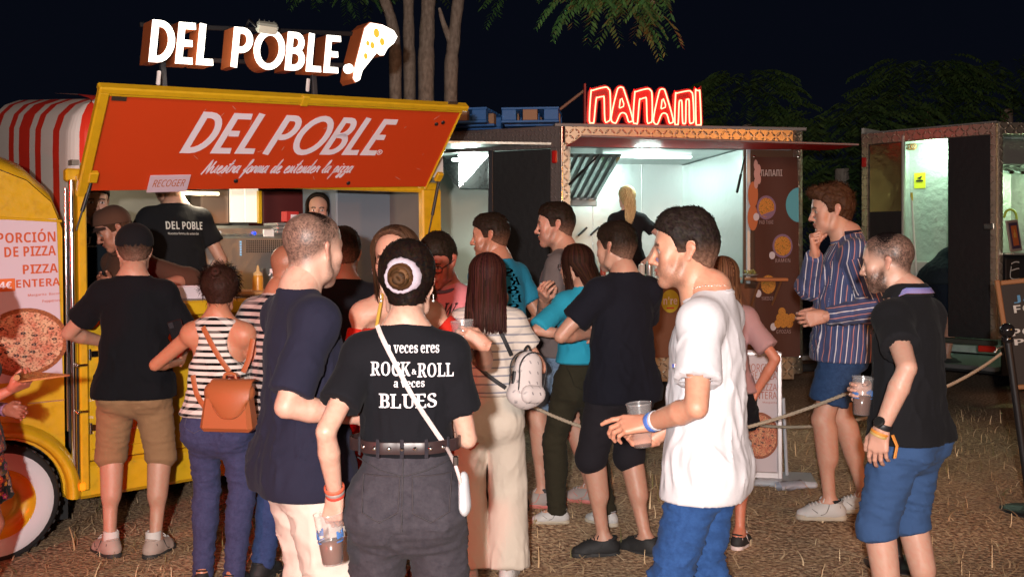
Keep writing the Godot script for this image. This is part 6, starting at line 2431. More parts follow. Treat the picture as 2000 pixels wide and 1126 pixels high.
func banner() -> void:
	var o := thing("food_banner", "tall brown cloth banner with food pictures hanging on the trailer", "banner")
	var fr := NF * Transform3D(Basis(Vector3.BACK, 0.012), Vector3(0, 0, 0.06))
	o.transform = fr
	var bm := mat(lin(0.075, 0.024, 0.014), 0.75, 0.0, noise_tex("cloth_n", 0.22, true, 5.0, FastNoiseLite.TYPE_SIMPLEX, 3), 7.0, 0.3)
	var a := onp(fr, 1472, 306)
	var c := onp(fr, 1563, 696)
	var zf := func(x: float, y: float) -> float: return 0.010 * sin(x * 17.0 + y * 1.5) + 0.006 * sin(y * 7.0 + x * 3.0)
	var rows := []
	for i in 25:
		var y := lerpf(c.y, a.y, i / 24.0)
		var line := PackedVector3Array()
		for k in 13:
			var x := lerpf(a.x, c.x, k / 12.0)
			line.append(Vector3(x, y, zf.call(x, y)))
		rows.append(line)
	var b := MB.new()
	b.grid(rows)
	obj("banner_cloth", b, bm, o)
	# prints are laid on the cloth
	var lay := func(mb: MB, z: float) -> void:
		for i in mb.P.size():
			var v := mb.P[i]
			mb.P[i] = Vector3(v.x, v.y, zf.call(v.x, v.y) + z)
	b = MB.new()
	var q0 := onp(fr, 1487, 344)
	var q1 := onp(fr, 1527, 331)
	write(b, Transform3D.IDENTITY, "ΠΑΠΑΠΙ", "sans_bold", q0.x, q0.y, q1.x - q0.x, q1.y - q0.y, 0.001)
	lay.call(b, 0.004)
	obj("banner_lettering", b, mat(lin(0.65, 0.6, 0.6), 0.6), o)
	var food := mat(Color.WHITE, 0.6)
	food.albedo_texture = noodle_tex()
	var foods := [[1497, 405, 0.078], [1529, 480, 0.078], [1500, 555, 0.075], [1531, 620, 0.075]]
	var ringm := mat(lin(0.20, 0.12, 0.20), 0.6)
	var idx := 0
	for f in foods:
		var q := onp(fr, f[0], f[1])
		b = MB.new()
		if idx < 2:
			disc(b, Transform3D.IDENTITY, Vector2(q.x, q.y), f[2] * 1.2, f[2] * 1.42, 0.0, 24)
			lay.call(b, 0.004)
			obj("picture_rim", b, ringm, o)
			b = MB.new()
		if idx == 3:
			for k in 7:
				disc(b, Transform3D.IDENTITY, Vector2(q.x + (k % 3 - 1) * 0.055 + 0.02 * (k / 3), q.y + (k / 3 - 1) * 0.055), 0.035, 0.04, 0.001 * k, 12)
		else:
			disc(b, Transform3D.IDENTITY, Vector2(q.x, q.y), f[2], f[2] * 1.15, 0.0, 24)
		lay.call(b, 0.0065)
		obj("food_picture", b, food, o)
		b = MB.new()
		var t: String = ["PAD THAI", "RAMEN", "YAKISOBA", "GYOZAS"][idx]
		write(b, Transform3D.IDENTITY, t, "sans_bold", q.x - 0.07, q.y - f[2] * 1.95, 0.14, 0.035, 0.001)
		lay.call(b, 0.0045)
		obj("banner_lettering", b, mat(lin(0.45, 0.32, 0.32), 0.6), o)
		b = MB.new()
		disc(b, Transform3D.IDENTITY, Vector2(q.x - 0.10, q.y - f[2] * 1.1), 0.03, 0.036, 0.0, 14)
		lay.call(b, 0.0055)
		obj("price_spot", b, mat(lin(0.55, 0.5, 0.55), 0.6), o)
		idx += 1
	b = MB.new()
	var tq := onp(fr, 1560, 400)
	var pts := PackedVector2Array()
	for p in arc(Vector2(tq.x, tq.y), 0.13, 0.16, 90, 270, 14): pts.append(p)
	b.poly(pts, Transform3D.IDENTITY)
	lay.call(b, 0.004)
	obj("printed_spot", b, mat(lin(0.08, 0.36, 0.45), 0.6), o)
	b = MB.new()
	for k in 5:
		var q := onp(fr, 1476 + (k % 2) * 6.0, 322 + k * 9.0)
		disc(b, Transform3D.IDENTITY, Vector2(q.x, q.y), 0.022, 0.05, 0.001 * k, 10)
	lay.call(b, 0.004)
	obj("printed_spot", b, mat(lin(0.5, 0.28, 0.25), 0.6), o)
	b = MB.new()
	for k in 2:
		var q := onp(fr, 1464, 380 + k * 45.0)
		disc(b, Transform3D.IDENTITY, Vector2(q.x + 0.03, q.y), 0.05, 0.12, 0.0, 16)
	lay.call(b, 0.0035)
	obj("printed_spot", b, mat(lin(0.45, 0.13, 0.04), 0.6), o)
	b = MB.new()
	for e in [[a.x, a.y], [c.x, a.y], [a.x, c.y], [c.x, c.y]]:
		b.lathe(Vector3(e[0], e[1], 0.02), [Vector2(0.012, 0), Vector2(0.0, 0.006)], 10, Basis(Vector3.RIGHT, PI / 2))
	var ey := obj("eyelets", b, chrome, o)
	ey.set_meta("kind", "stuff")

func noodle_tex() -> ImageTexture:
	if tex.has("noodle"): return tex["noodle"]
	var im := Image.create_empty(128, 128, false, Image.FORMAT_RGB8)
	var nz := FastNoiseLite.new()
	nz.seed = 8
	nz.frequency = 0.03
	for y in 128:
		for x in 128:
			var n := sin(nz.get_noise_2d(x, y) * 28.0)
			var c := Color(0.62, 0.34, 0.10).lerp(Color(0.85, 0.62, 0.25), 0.5 + 0.5 * n)
			if nz.get_noise_2d(x * 2.0 + 50, y * 2.0) > 0.35: c = Color(0.30, 0.34, 0.10)
			im.set_pixel(x, y, c)
	tex["noodle"] = img_tex(im)
	return tex["noodle"]

var RF: Transform3D
func build_right_trailer() -> void:
	var p := at(1945, 490, 9.6)
	p.y = 0.08
	# left wall runs back to the left, right wall back to the right
	var o := thing("food_trailer", "black trailer with open doorway and gold lit tread plate trim at the right", "food truck", p)
	var ang := -46.0
	o.rotation.y = deg_to_rad(ang)
	RF = Transform3D(Basis(Vector3.UP, deg_to_rad(ang)), p)
	var darkwall := mat(lin(0.006, 0.006, 0.008), 0.5, 0.0, noise_tex("paint_n", 0.02, true, 1.5), 1.0, 0.4)
	var wall := mat(lin(0.45, 0.50, 0.46), 0.42, 0.3, noise_tex("film_n", 0.012, true, 6.0), 1.0, 0.6)
	var L := -onp(RF, 1686, 400).x
	var yt := onp(RF, 1940, 240).y
	var yb := onp(RF, 1930, 662).y
	var b := MB.new()
	b.box(Vector3(-L * 0.5, yt - 0.055, 0.0), Vector3(L + 0.02, 0.115, 0.05), 0.005)
	obj("roof_trim", b, plate, o)
	b = MB.new()
	b.box(Vector3(-L + 0.03, (yt + yb) * 0.5, 0.002), Vector3(0.07, yt - yb, 0.05), 0.005)
	obj("corner_post", b, plate, o)
	b = MB.new()
	b.box(Vector3(-0.012, (yt + yb) * 0.5, 0.004), Vector3(0.055, yt - yb, 0.05), 0.005)
	obj("corner_post", b, plate, o)
	b = MB.new()
	b.box(Vector3(-L + 0.03, onp(RF, 1690, 317).y, 0.035), Vector3(0.05, 0.10, 0.02), 0.006)
	obj("side_lamp", b, mat(lin(0.35, 0.01, 0.01), 0.3), o)
	# panel beside the doorway
	b = MB.new()
	var x0 := onp(RF, 1697, 400).x
	var x1 := onp(RF, 1764, 400).x
	b.box(Vector3((x0 + x1) * 0.5, (yt + yb) * 0.5, -0.012), Vector3(x1 - x0, yt - yb - 0.02, 0.03), 0.004)
	obj("wall_panel", b, darkwall, o)
	b = MB.new()
	px_panel(b, RF, Vector2(1699, 283), Vector2(1761, 412), 0.008, 0.006, 0.002)
	obj("bare_metal_plate", b, mat(lin(0.30, 0.21, 0.12), 0.22, 0.9, noise_tex("hood_n", 0.008, true, 5.0), 1.0, 0.3), o)
	b = MB.new()
	b.box(Vector3(x1 + 0.012, (yt + yb) * 0.5, 0.01), Vector3(0.022, yt - yb - 0.1, 0.05), 0.004)
	obj("door_jamb", b, mat(lin(0.5, 0.52, 0.5), 0.35, 0.5), o)
	# open door leaf
	b = MB.new()
	px_panel(b, RF, Vector2(1852, 268), Vector2(1940, 662), 0.02, 0.05, 0.005)
	obj("door", b, darkwall, o)
	b = MB.new()
	b.box(onp(RF, 1932, 442, 0.03), Vector3(0.09, 0.06, 0.03), 0.006)
	obj("door_lock", b, chrome, o)
	b = MB.new()
	b.box(Vector3(-L * 0.5, yb - 0.035, -0.02), Vector3(L, 0.05, 0.1), 0.006)
	obj("sill", b, mat(lin(0.05, 0.055, 0.045), 0.5, 0.3), o)
	b = MB.new()
	b.box(onp(RF, 1928, 681, 0.04), Vector3(0.16, 0.06, 0.03), 0.008)
	obj("tail_lamp", b, mat(lin(0.5, 0.02, 0.01), 0.3), o)
	# inside
	b = MB.new()
	b.box(Vector3(-L * 0.5, 1.6, -1.10), Vector3(L, 2.4, 0.03))
	b.box(Vector3(-L + 0.0, 1.6, -0.55), Vector3(0.03, 2.4, 1.1))
	b.box(Vector3(-L * 0.5, yt - 0.02, -0.55), Vector3(L, 0.02, 1.1))
	obj("inner_lining", b, wall, o)
	b = MB.new()
	b.box(Vector3(-L * 0.5, 0.36, -0.55), Vector3(L, 0.04, 1.1))
	obj("floor", b, mat(lin(0.1, 0.1, 0.1), 0.7), o)
	b = MB.new()
	var cy := onp(RF, 1790, 510, -0.85)
	b.box(Vector3(cy.x, cy.y * 0.5 + 0.2, -0.85), Vector3(0.42, cy.y - 0.4, 0.42), 0.006)
	obj("white_cabinet", b, mat(lin(0.5, 0.5, 0.46), 0.4), o)
	b = MB.new()
	px_panel(b, RF, Vector2(1786, 338), Vector2(1808, 367), -1.075, 0.005, 0.001)
	var ys := obj("warning_sticker", b, mat(lin(0.62, 0.60, 0.02), 0.5), o)
	b = MB.new()
	var k0 := onp(RF, 1797, 346, -1.07)
	b.tri(k0 + Vector3(-0.03, -0.01, 0.006), k0 + Vector3(0.035, 0.02, 0.006), k0 + Vector3(0.01, -0.025, 0.006))
	b.box(onp(RF, 1797, 353, -1.07) + Vector3(0, 0, 0.004), Vector3(0.08, 0.018, 0.002))
	obj("sticker_print", b, black, ys)
	b = MB.new()
	for k in 3:
		b.lathe(onp(RF, 1776 + k * 4.0, 286, -1.0), [Vector2(0.03, -0.012), Vector2(0.042, 0.0), Vector2(0.03, 0.012)], 14, Basis(Vector3.RIGHT, PI / 2))
	obj("hose_coil", b, mat(lin(0.3, 0.14, 0.05), 0.5), o)
	bulb("trailer_ceiling_light", Vector3(-L * 0.72, yt - 0.12, -0.85), Color(0.85, 1.0, 0.88), 0.5, 0.1, o)
	b = MB.new()
	b.box(Vector3(-L * 0.72, yt - 0.045, -0.85), Vector3(0.08, 0.02, 0.35), 0.005)
	obj("ceiling_lamp", b, glow(Color(0.88, 1.0, 0.9), 2.2), o)
	b = MB.new()
	b.box(Vector3(0.2, 0.30, -0.9), Vector3(3.0, 0.08, 0.9), 0.01)
	obj("chassis", b, rubber, o)
	b = MB.new()
	b.box(Vector3(-L * 0.5, yt + 0.01, -0.6), Vector3(L + 0.02, 0.02, 1.2), 0.004)
	obj("roof", b, mat(lin(0.15, 0.15, 0.15), 0.6), o)
	# serving side, turned back to the right
	var s := Node3D.new()
	s.name = "serving_side"
	o.add_child(s)
	s.transform = Transform3D(Basis(Vector3.UP, deg_to_rad(51.0)), Vector3(0.02, 0, 0.0))
	var SFr := RF * s.transform
	b = MB.new()
	b.box(Vector3(0.9, yt - 0.055, 0.0), Vector3(1.8, 0.115, 0.05), 0.005)
	b.box(Vector3(0.02, (yt + yb) * 0.5, -0.0), Vector3(0.05, yt - yb, 0.045), 0.005)
	obj("serving_trim", b, plate, s)
	b = MB.new()
	var cty := onp(SFr, 1990, 497).y
	b.box(Vector3(0.95, cty * 0.5 + 0.15, -0.02), Vector3(1.8, cty - 0.3, 0.03), 0.004)
	obj("serving_wall", b, darkwall, s)
	b = MB.new()
	b.box(Vector3(0.95, cty + 0.01, 0.05), Vector3(1.8, 0.025, 0.25), 0.005)
	obj("serving_counter", b, mat(lin(0.4, 0.42, 0.38), 0.35, 0.6), s)
	b = MB.new()
	b.box(Vector3(0.95, 1.9, -0.9), Vector3(1.9, 1.8, 0.03))
	obj("serving_back_wall", b, wall, s)
	var hd := Node3D.new()
	hd.name = "serving_hood"
	s.add_child(hd)
	b = MB.new()
	b.box(Vector3(0.7, yt - 0.25, -0.5), Vector3(1.2, 0.25, 0.5), 0.005)
	obj("hood_case", b, steel, hd)
	for k in 9:
		b = MB.new()
		b.box(Vector3(0.15 + k * 0.12, yt - 0.40, -0.45), Vector3(0.05, 0.03, 0.5), 0.004, Basis(Vector3.RIGHT, 0.25))
		obj("filter_baffle", b, chrome, hd)
	bulb("serving_light", Vector3(0.8, yt - 0.55, -0.3), Color(0.85, 1.0, 0.8), 0.5, 0.1, s)
	b = MB.new()
	b.box(Vector3(0.8, yt - 0.48, -0.3), Vector3(0.3, 0.02, 0.05), 0.004)
	obj("serving_lamp", b, glow(Color(0.85, 1.0, 0.8), 1.5), s)
	b = MB.new()
	var hq := []
	for e in [[1962, 425], [1966, 413], [1975, 409], [1984, 415], [1987, 430]]: hq.append(onp(SFr, e[0], e[1], -0.2))
	b.tube(path3(hq, 5), 0.012, 8)
	obj("yellow_hose", b, mat(lin(0.42, 0.55, 0.05), 0.4), s)
	# mop leaning inside the doorway
	var mp := thing("mop_handle", "pale mop handle leaning in the doorway of the black trailer at the right", "mop")
	mp.transform = RF
	b = MB.new()
	b.tube([onp(RF, 1781, 382, -0.35), onp(RF, 1794, 590, -0.30), onp(RF, 1797, 650, -0.28)], 0.012, 8)
	obj("pole", b, mat(lin(0.62, 0.66, 0.62), 0.4), mp)
	b = MB.new()
	b.tube([onp(RF, 1781, 376, -0.35), onp(RF, 1782, 392, -0.35)], 0.0135, 8)
	obj("grip", b, mat(lin(0.55, 0.45, 0.02), 0.4), mp)
	# framed menu hung on the serving counter
	var fm := thing("framed_menu", "small framed menu leaning on the serving counter of the right trailer", "menu")
	fm.transform = SFr * Transform3D(Basis.from_euler(Vector3(-0.1, 0.35, 0.10)), onp(SFr, 1981, 460, 0.14))
	b = MB.new()
	b.box(Vector3.ZERO, Vector3(0.16, 0.30, 0.015), 0.003)
	obj("frame", b, mat(lin(0.26, 0.2, 0.17), 0.4), fm)
	b = MB.new()
	b.box(Vector3(0, 0, 0.009), Vector3(0.12, 0.25, 0.004), 0.001)
	obj("print_sheet", b, mat(lin(0.05, 0.03, 0.06), 0.5), fm)
	b = MB.new()
	b.box(Vector3(0, 0, 0.0125), Vector3(0.075, 0.19, 0.003), 0.0)
	obj("print_panel", b, mat(lin(0.40, 0.10, 0.03), 0.5), fm)
	b = MB.new()
	b.lathe(Vector3(0, -0.02, 0.0145), [Vector2(0.018, 0.0), Vector2(0.018, 0.04), Vector2(0.007, 0.055), Vector2(0.007, 0.075)], 10, Basis.IDENTITY.scaled(Vector3(1, 1, 0.05)))
	obj("bottle_print", b, mat(lin(0.5, 0.25, 0.05), 0.5), fm)
	# chalkboards
	var chalk := mat(lin(0.62, 0.62, 0.60), 0.8)
	var bluec := mat(lin(0.10, 0.30, 0.55), 0.8)
	var boardm := mat(lin(0.022, 0.017, 0.015), 0.7)
	var wood := mat(lin(0.32, 0.14, 0.05), 0.6)
	var cb := thing("chalkboard", "chalkboard with a drawn figure hanging under the right trailer's counter", "chalkboard")
	var CF := SFr * Transform3D(Basis(Vector3.UP, 0.5), onp(SFr, 1968, 535, 0.08))
	cb.transform = CF
	b = MB.new()
	b.box(Vector3(0.18, -0.01, 0), Vector3(0.42, 0.30, 0.015), 0.003)
	obj("slate", b, boardm, cb)
	b = MB.new()
	var kk := 0
	for ln in [[[1976, 515], [1985, 511], [1996, 514], [2000, 520]], [[1976, 520], [1974, 540], [1982, 545], [1998, 543]], [[1976, 528], [1990, 524], [1999, 528]], [[1975, 549], [1999, 548]], [[1977, 553], [1974, 560]]]:
		var pts := []
		for e in ln:
			var q := onp(CF, e[0], e[1], 0.008)
			pts.append(Vector2(q.x, q.y))
		b.ribbon(smooth_pts(pts, 4), 0.011, Transform3D(Basis.IDENTITY, Vector3(0, 0, 0.008)), 0.001 + kk * 0.0003)
		kk += 1
	obj("chalk_drawing", b, chalk, cb)
	var ab := thing("pavement_board", "wood framed chalk menu board standing at the right edge of the picture", "chalkboard")
	var ap := at(2022, 490, 7.2)
	ap.y = 0.08
	var AF := Transform3D(Basis.from_euler(Vector3(-0.10, -0.25, 0.12)), ap)
	ab.transform = AF
	b = MB.new()
	b.box(Vector3(0.22, 0.90, 0.0), Vector3(0.56, 0.76, 0.015), 0.003)
	obj("slate", b, boardm, ab)
	b = MB.new()
	b.box(Vector3(-0.07, 0.66, 0.005), Vector3(0.035, 1.30, 0.03), 0.006)
	b.box(Vector3(0.51, 0.66, 0.005), Vector3(0.035, 1.30, 0.03), 0.006)
	b.box(Vector3(0.22, 1.285, 0.005), Vector3(0.54, 0.035, 0.029), 0.006)
	b.box(Vector3(0.22, 0.52, 0.005), Vector3(0.54, 0.035, 0.029), 0.006)
	obj("board_frame", b, wood, ab)
	for t in [["JA", 1982, 592, bluec, 15.0], ["FOO", 1982, 611, chalk, 15.0], ["POR", 1979, 656, chalk, 14.0], ["PT", 1983, 674, chalk, 12.0]]:
		b = MB.new()
		var q := onp(AF, t[1], t[2], 0.01)
		write(b, Transform3D(Basis.IDENTITY, Vector3(0, 0, 0.0085)), t[0], "sans_bold", q.x, q.y, 0.075 * t[0].length(), t[4] / FPX * 7.2, 0.001)
		obj("chalk_lettering", b, t[3], ab)

# ---------------------------------------------------------------- ground, trees, small street things
func build_ground() -> void:
	var rows := []
	var xs := []
	for i in 61: xs.append(-12.0 + i * 0.45)
	var zs := []
	for i in 61: zs.append(3.0 - i * 0.35)
	var b := MB.new()
	rows = []
	for z in zs:
		var line := PackedVector3Array()
		for x in xs:
			line.append(Vector3(x, ground_y(x, z) + 0.012 * fold_noise.get_noise_2d(x * 1.7, z * 1.7), z))
		rows.append(line)
	b.grid(rows, false, true)
	for i in b.P.size():
		var v := b.P[i]
		var pn := fold_noise.get_noise_2d(v.x * 0.9 + 7.0, v.z * 1.3) * 0.6 + fold_noise.get_noise_2d(v.x * 2.7, v.z * 3.3) * 0.5
		var k := clampf(0.88 + pn * 0.34, 0.5, 1.15)
		b.C[i] = Color(k, k * 0.98, k * 0.95)
	b.col = Color(0.7, 0.69, 0.67)
	var e := 120.0
	var yo := -0.006
	for q in [[-e, 3.0, e, e], [-e, -e, e, -18.0], [-e, -18.0, -12.0, 3.0], [15.0, -18.0, e, 3.0]]:
		b.quad(Vector3(q[0], yo, q[1]), Vector3(q[2], yo, q[1]), Vector3(q[2], yo, q[3]), Vector3(q[0], yo, q[3]), Vector3.UP)
	var gt := grad([[0.0, lin(0.13, 0.070, 0.042)], [0.38, lin(0.33, 0.20, 0.12)], [0.58, lin(0.52, 0.35, 0.215)], [1.0, lin(0.68, 0.54, 0.37)]])
	var gm := mat(Color.WHITE, 0.95, 0.0, noise_tex("soil_n", 0.045, true, 7.0, FastNoiseLite.TYPE_SIMPLEX, 5, null, 1024), 0.55, 0.8)
	gm.albedo_texture = noise_tex("soil_a", 0.045, false, 1.0, FastNoiseLite.TYPE_SIMPLEX, 6, gt, 1024)
	gm.uv1_world_triplanar = true
	gm.vertex_color_use_as_albedo = true
	var g := obj("ground", b, gm)
	tag(g, "dry brown earth with trodden straw", "ground", "", "structure")
	# straw: bent strips strewn flat, and tufts that stand up
	var r := RandomNumberGenerator.new()
	r.seed = 77
	straw("dry_straw", "dead straw strewn over the trodden earth", r, 26000, false)
	straw("dry_grass", "short tufts of dry grass standing in the earth", r, 6000, true)

func straw(called: String, label: String, r: RandomNumberGenerator, count: int, up: bool) -> void:
	var b := MB.new()
	var a0 := Vector3(-0.05, 0, 0)
	var rows := []
	for k in 5:
		var t := k / 4.0
		var w := 0.0023 * (1.0 - 0.6 * t)
		if up:
			rows.append(PackedVector3Array([Vector3(-w, t * 0.10, 0.035 * t * t), Vector3(w, t * 0.10, 0.035 * t * t)]))
		else:
			rows.append(PackedVector3Array([Vector3(-0.06 + t * 0.12, 0.003 + 0.008 * sin(t * 3.1), 0.012 * sin(t * 4.0) - w), Vector3(-0.06 + t * 0.12, 0.003 + 0.008 * sin(t * 3.1), 0.012 * sin(t * 4.0) + w)]))
	b.grid(rows)
	var mm := MultiMesh.new()
	mm.transform_format = MultiMesh.TRANSFORM_3D
	mm.use_colors = true
	var m := b.commit()
	mm.mesh = m
	mm.instance_count = count
	for i in count:
		var d := 3.2 + 5.6 * sqrt(r.randf())
		var px := r.randf_range(-150.0, 2150.0)
		var x := (px - 1000.0) / FPX * d
		var z := -d
		if up:
			# clumps
			if fold_noise.get_noise_2d(x * 2.2 + 40.0, z * 2.2) < 0.12 and i % 7 != 0:
				z = -d - 0.8; x = x + 0.3
		var s := r.randf_range(0.4, 1.2) + (1.1 if r.randf() < 0.12 else 0.0)
		var bs := Basis(Vector3.UP, r.randf() * TAU) * Basis(Vector3.RIGHT, r.randf_range(-1.1, 1.1) if up else r.randf_range(-0.08, 0.08)) * Basis.from_scale(Vector3(s, s * (r.randf_range(0.2, 0.55) if up else 1.0), s))
		mm.set_instance_transform(i, Transform3D(bs, Vector3(x, ground_y(x, z) + 0.002, z)))
		var k := r.randf()
		var c := Color(0.42, 0.27, 0.14).lerp(Color(0.80, 0.62, 0.39), k * k)
		if up and r.randf() < 0.25: c = Color(0.18, 0.16, 0.06)
		mm.set_instance_color(i, c)
	var mi := MultiMeshInstance3D.new()
	mi.name = called
	mi.multimesh = mm
	var sm := mat(Color.WHITE, 0.85)
	sm.vertex_color_use_as_albedo = true
	sm.cull_mode = BaseMaterial3D.CULL_DISABLED
	mi.material_override = sm
	add_child(mi)
	tag(mi, label, "grass", "", "stuff")

func bark() -> StandardMaterial3D:
	if not mats.has("bark"):
		var m := mat(Color.WHITE, 0.9, 0.0, noise_tex("bark_n", 0.03, true, 8.0), 1.3, 0.8)
		m.albedo_texture = noise_tex("bark_a", 0.02, false, 1.0, FastNoiseLite.TYPE_SIMPLEX, 5, grad([[0.0, lin(0.16, 0.125, 0.10)], [1.0, lin(0.36, 0.30, 0.25)]]))
		m.uv1_scale = Vector3(1.6, 0.7, 1.6)
		mats["bark"] = m
	return mats["bark"]
func leaf_mat() -> StandardMaterial3D:
	if not mats.has("leaf"):
		var m := mat(Color.WHITE, 0.6)
		m.vertex_color_use_as_albedo = true
		m.cull_mode = BaseMaterial3D.CULL_DISABLED
		m.backlight_enabled = true
		m.backlight = Color(0.10, 0.14, 0.03)
		mats["leaf"] = m
	return mats["leaf"]

# one feathered leaf: a drooping stalk with leaflets on both sides
func frond(b: MB, at0: Vector3, dir: Vector3, L: float, r: RandomNumberGenerator, leaf: float, droop: float, c: Color) -> void:
	var n := int(L / (leaf * 0.42))
	var side := dir.cross(Vector3.UP).normalized()
	if side.length() < 0.5: side = Vector3.RIGHT
	var p := at0
	var d := dir.normalized()
	for i in n:
		d = (d + Vector3(0, -droop / n, 0) + Vector3(r.randf_range(-1, 1), 0, r.randf_range(-1, 1)) * 0.03).normalized()
		p += d * (L / n)
		var sz := leaf * (0.6 + 0.5 * sin(PI * (i + 1.0) / (n + 1.0)))
		for s in [-1.0, 1.0]:
			var out: Vector3 = (side * s + d * 0.45 + Vector3(0, -0.35 - 0.3 * r.randf(), 0)).normalized()
			var w := out.cross(Vector3(r.randf_range(-0.4, 0.4), 1, r.randf_range(-0.4, 0.4))).normalized() * sz * 0.17
			b.col = c.lerp(Color(c.r * 1.7, c.g * 1.5, c.b * 1.2), r.randf() * 0.8)
			var m := p + out * sz * 0.45
			b.tri(p, m + w, m - w)
			b.tri(m + w, p + out * sz, m - w)

func build_trees() -> void:
	var r := RandomNumberGenerator.new()
	r.seed = 21
	# grey stems behind the pizza van; leaves hang into the top of the picture
	var stems := [[[772, 195, 768, 60, 745, -40], 0.085, 11.5, "leaning grey tree stem behind the slice of the glowing sign"], [[800, 195, 798, 60, 800, -60], 0.085, 11.7, "straight grey tree stem second in the clump of three"], [[832, 195, 834, 60, 842, -60], 0.11, 11.4, "thickest grey tree stem at the right of the clump of three"], [[880, 200, 886, 80, 902, -50], 0.09, 11.2, "lone grey tree stem behind the right end of the orange hatch"]]
	for s in stems:
		var p: Vector3 = at(s[0][0], 490, s[2])
		p.y = 0.0
		var o := thing("tree", s[3], "tree", p, 0.0, "grey stemmed trees behind the van")
		var pts := [Vector3.ZERO]
		for k in 3: pts.append(at(s[0][k * 2], s[0][k * 2 + 1], s[2]) - p)
		pts.append(pts[3] + Vector3(0.15, 0.9, 0.1))
		var line := path3(pts, 8)
		var rad := []
		for k in line.size(): rad.append(float(s[1]) * (0.98 - 0.42 * k / line.size()) * (1.0 + 0.06 * sin(k * 1.3)))
		var b := MB.new()
		b.tube(line, rad, 12)
		obj("trunk", b, bark(), o)
		if s[2] == 11.2:
			b = MB.new()
			var q: Vector3 = at(884, 90, 11.2) - p
			b.tube(path3([q, at(866, 45, 11.15) - p, at(858, 15, 11.1) - p], 5), [0.05, 0.045, 0.04, 0.036, 0.034, 0.03, 0.028, 0.026, 0.022, 0.02, 0.014], 8)
			obj("limb", b, bark(), o)
		b = MB.new()
		var tip: Vector3 = pts[3]
		for k in 46:
			var a := r.randf() * TAU
			var st: Vector3 = tip + Vector3(cos(a), 0.4 * r.randf(), sin(a)) * r.randf_range(0.1, 1.0) + Vector3(0, 0.15, 0)
			frond(b, st, Vector3(cos(a), r.randf_range(-0.1, 0.6), sin(a)), r.randf_range(0.5, 0.8), r, 0.11, 0.9, Color(0.040, 0.070, 0.026))
		obj("crown", b, leaf_mat(), o)
	# the bough that hangs in at the top, and a smaller spray at the left
	for e in [[1195, -22, 8.6, 1.0, 110, "leafy green bough hanging into the top of the picture", 0.9], [640, -50, 10.6, 0.9, 44, "dim leafy spray above the glowing letters", 0.55], [985, -45, 10.0, 0.3, 14, "small leaf tip at the top edge between the trees", 0.6]]:
		var p: Vector3 = at(e[0], e[1], e[2])
		var o := thing("tree_bough", e[5], "branch", p)
		var b := MB.new()
		b.tube(path3([Vector3(-0.5, 0.9, -0.9), Vector3(-0.2, 0.5, -0.3), Vector3(0.1, 0.15, 0), Vector3(0.35, -0.15, 0.1)], 6), 0.022, 7)
		for k in 6:
			b.tube([Vector3(-0.1 + k * 0.08, 0.3 - k * 0.08, 0), Vector3(-0.45 + k * 0.18, 0.0 - 0.04 * k, r.randf_range(-0.3, 0.3))], 0.008, 5)
		obj("limb", b, bark(), o)
		b = MB.new()
		for k in int(e[4] * 1.7):
			var st := Vector3(r.randf_range(-0.42, 0.42) * e[3], r.randf_range(-0.12, 0.55), r.randf_range(-0.4, 0.4) * e[3])
			var a := r.randf_range(-1.2, 1.2)
			st.y -= 0.15 * st.x
			frond(b, st, Vector3(sin(a) * 0.9, r.randf_range(-0.5, 0.2), cos(a) * 0.6 * (1 if k % 2 else -1)), r.randf_range(0.28, 0.50), r, 0.085, 1.1, Color(0.045, 0.135, 0.040) * float(e[6]) * 1.1)
		obj("crown", b, leaf_mat(), o)
	# dark bushy trees behind the trailers
	var dark := [[1800, 220, 14.0, 1.0, "dark bushy tree above the left end of the right trailer"], [1960, 215, 14.6, 0.9, "dark bushy tree above the right edge of the right trailer"], [1640, 330, 12.6, 1.0, "dark tree filling the gap between the two trailers"], [1460, 245, 13.6, 0.75, "dim low tree behind the right end of the neon sign"], [1720, 300, 13.2, 0.9, "dim dark tree behind the awning tip"]]
	for e in dark:
		var c: Vector3 = at(e[0], e[1], e[2])
		var p := Vector3(c.x, 0, c.z)
		var o := thing("tree", e[4], "tree", p, 0.0, "dark trees behind the trailers")
		var b := MB.new()
		b.tube(path3([Vector3.ZERO, Vector3(0.05, c.y * 0.5, 0), Vector3(0.0, c.y, 0.1)], 6), 0.09, 8)
		obj("trunk", b, bark(), o)
		b = MB.new()
		for k in 240:
			var a := r.randf() * TAU
			var y := r.randf_range(-1.0, 1.0)
			var q := sqrt(1.0 - y * y * 0.8) * sqrt(r.randf_range(0.25, 1.0))
			var st := Vector3(cos(a) * q * 0.75, y * 0.75 + c.y, sin(a) * q * 0.75) * Vector3(e[3], 1, e[3])
			frond(b, st, Vector3(cos(a), r.randf_range(-0.1, 0.7), sin(a)), r.randf_range(0.35, 0.6), r, 0.12, 1.2, Color(0.040, 0.085, 0.026))
		obj("crown", b, leaf_mat(), o)

func rope_between(called: String, label: String, a: Vector3, c: Vector3, sag: float) -> void:
	var o := thing(called, label, "rope", a)
	var d := c - a
	var line := []
	for k in 41:
		var t := k / 40.0
		line.append(d * t + Vector3(0, -sag * 4.0 * t * (1.0 - t), 0))
	# three twisted strands
	for s in 3:
		var b := MB.new()
		var pts := []
		for k in 161:
			var t := k / 160.0
			var f := t * 40.0
			var i := mini(39, int(f))
			var p: Vector3 = line[i].lerp(line[i + 1], f - i)
			var an := t * d.length() * 110.0 + s * TAU / 3.0
			pts.append(p + Vector3(0, cos(an), sin(an)) * 0.0048)
		b.tube(pts, 0.0055, 5)
		obj("strand", b, mats["rope"], o)

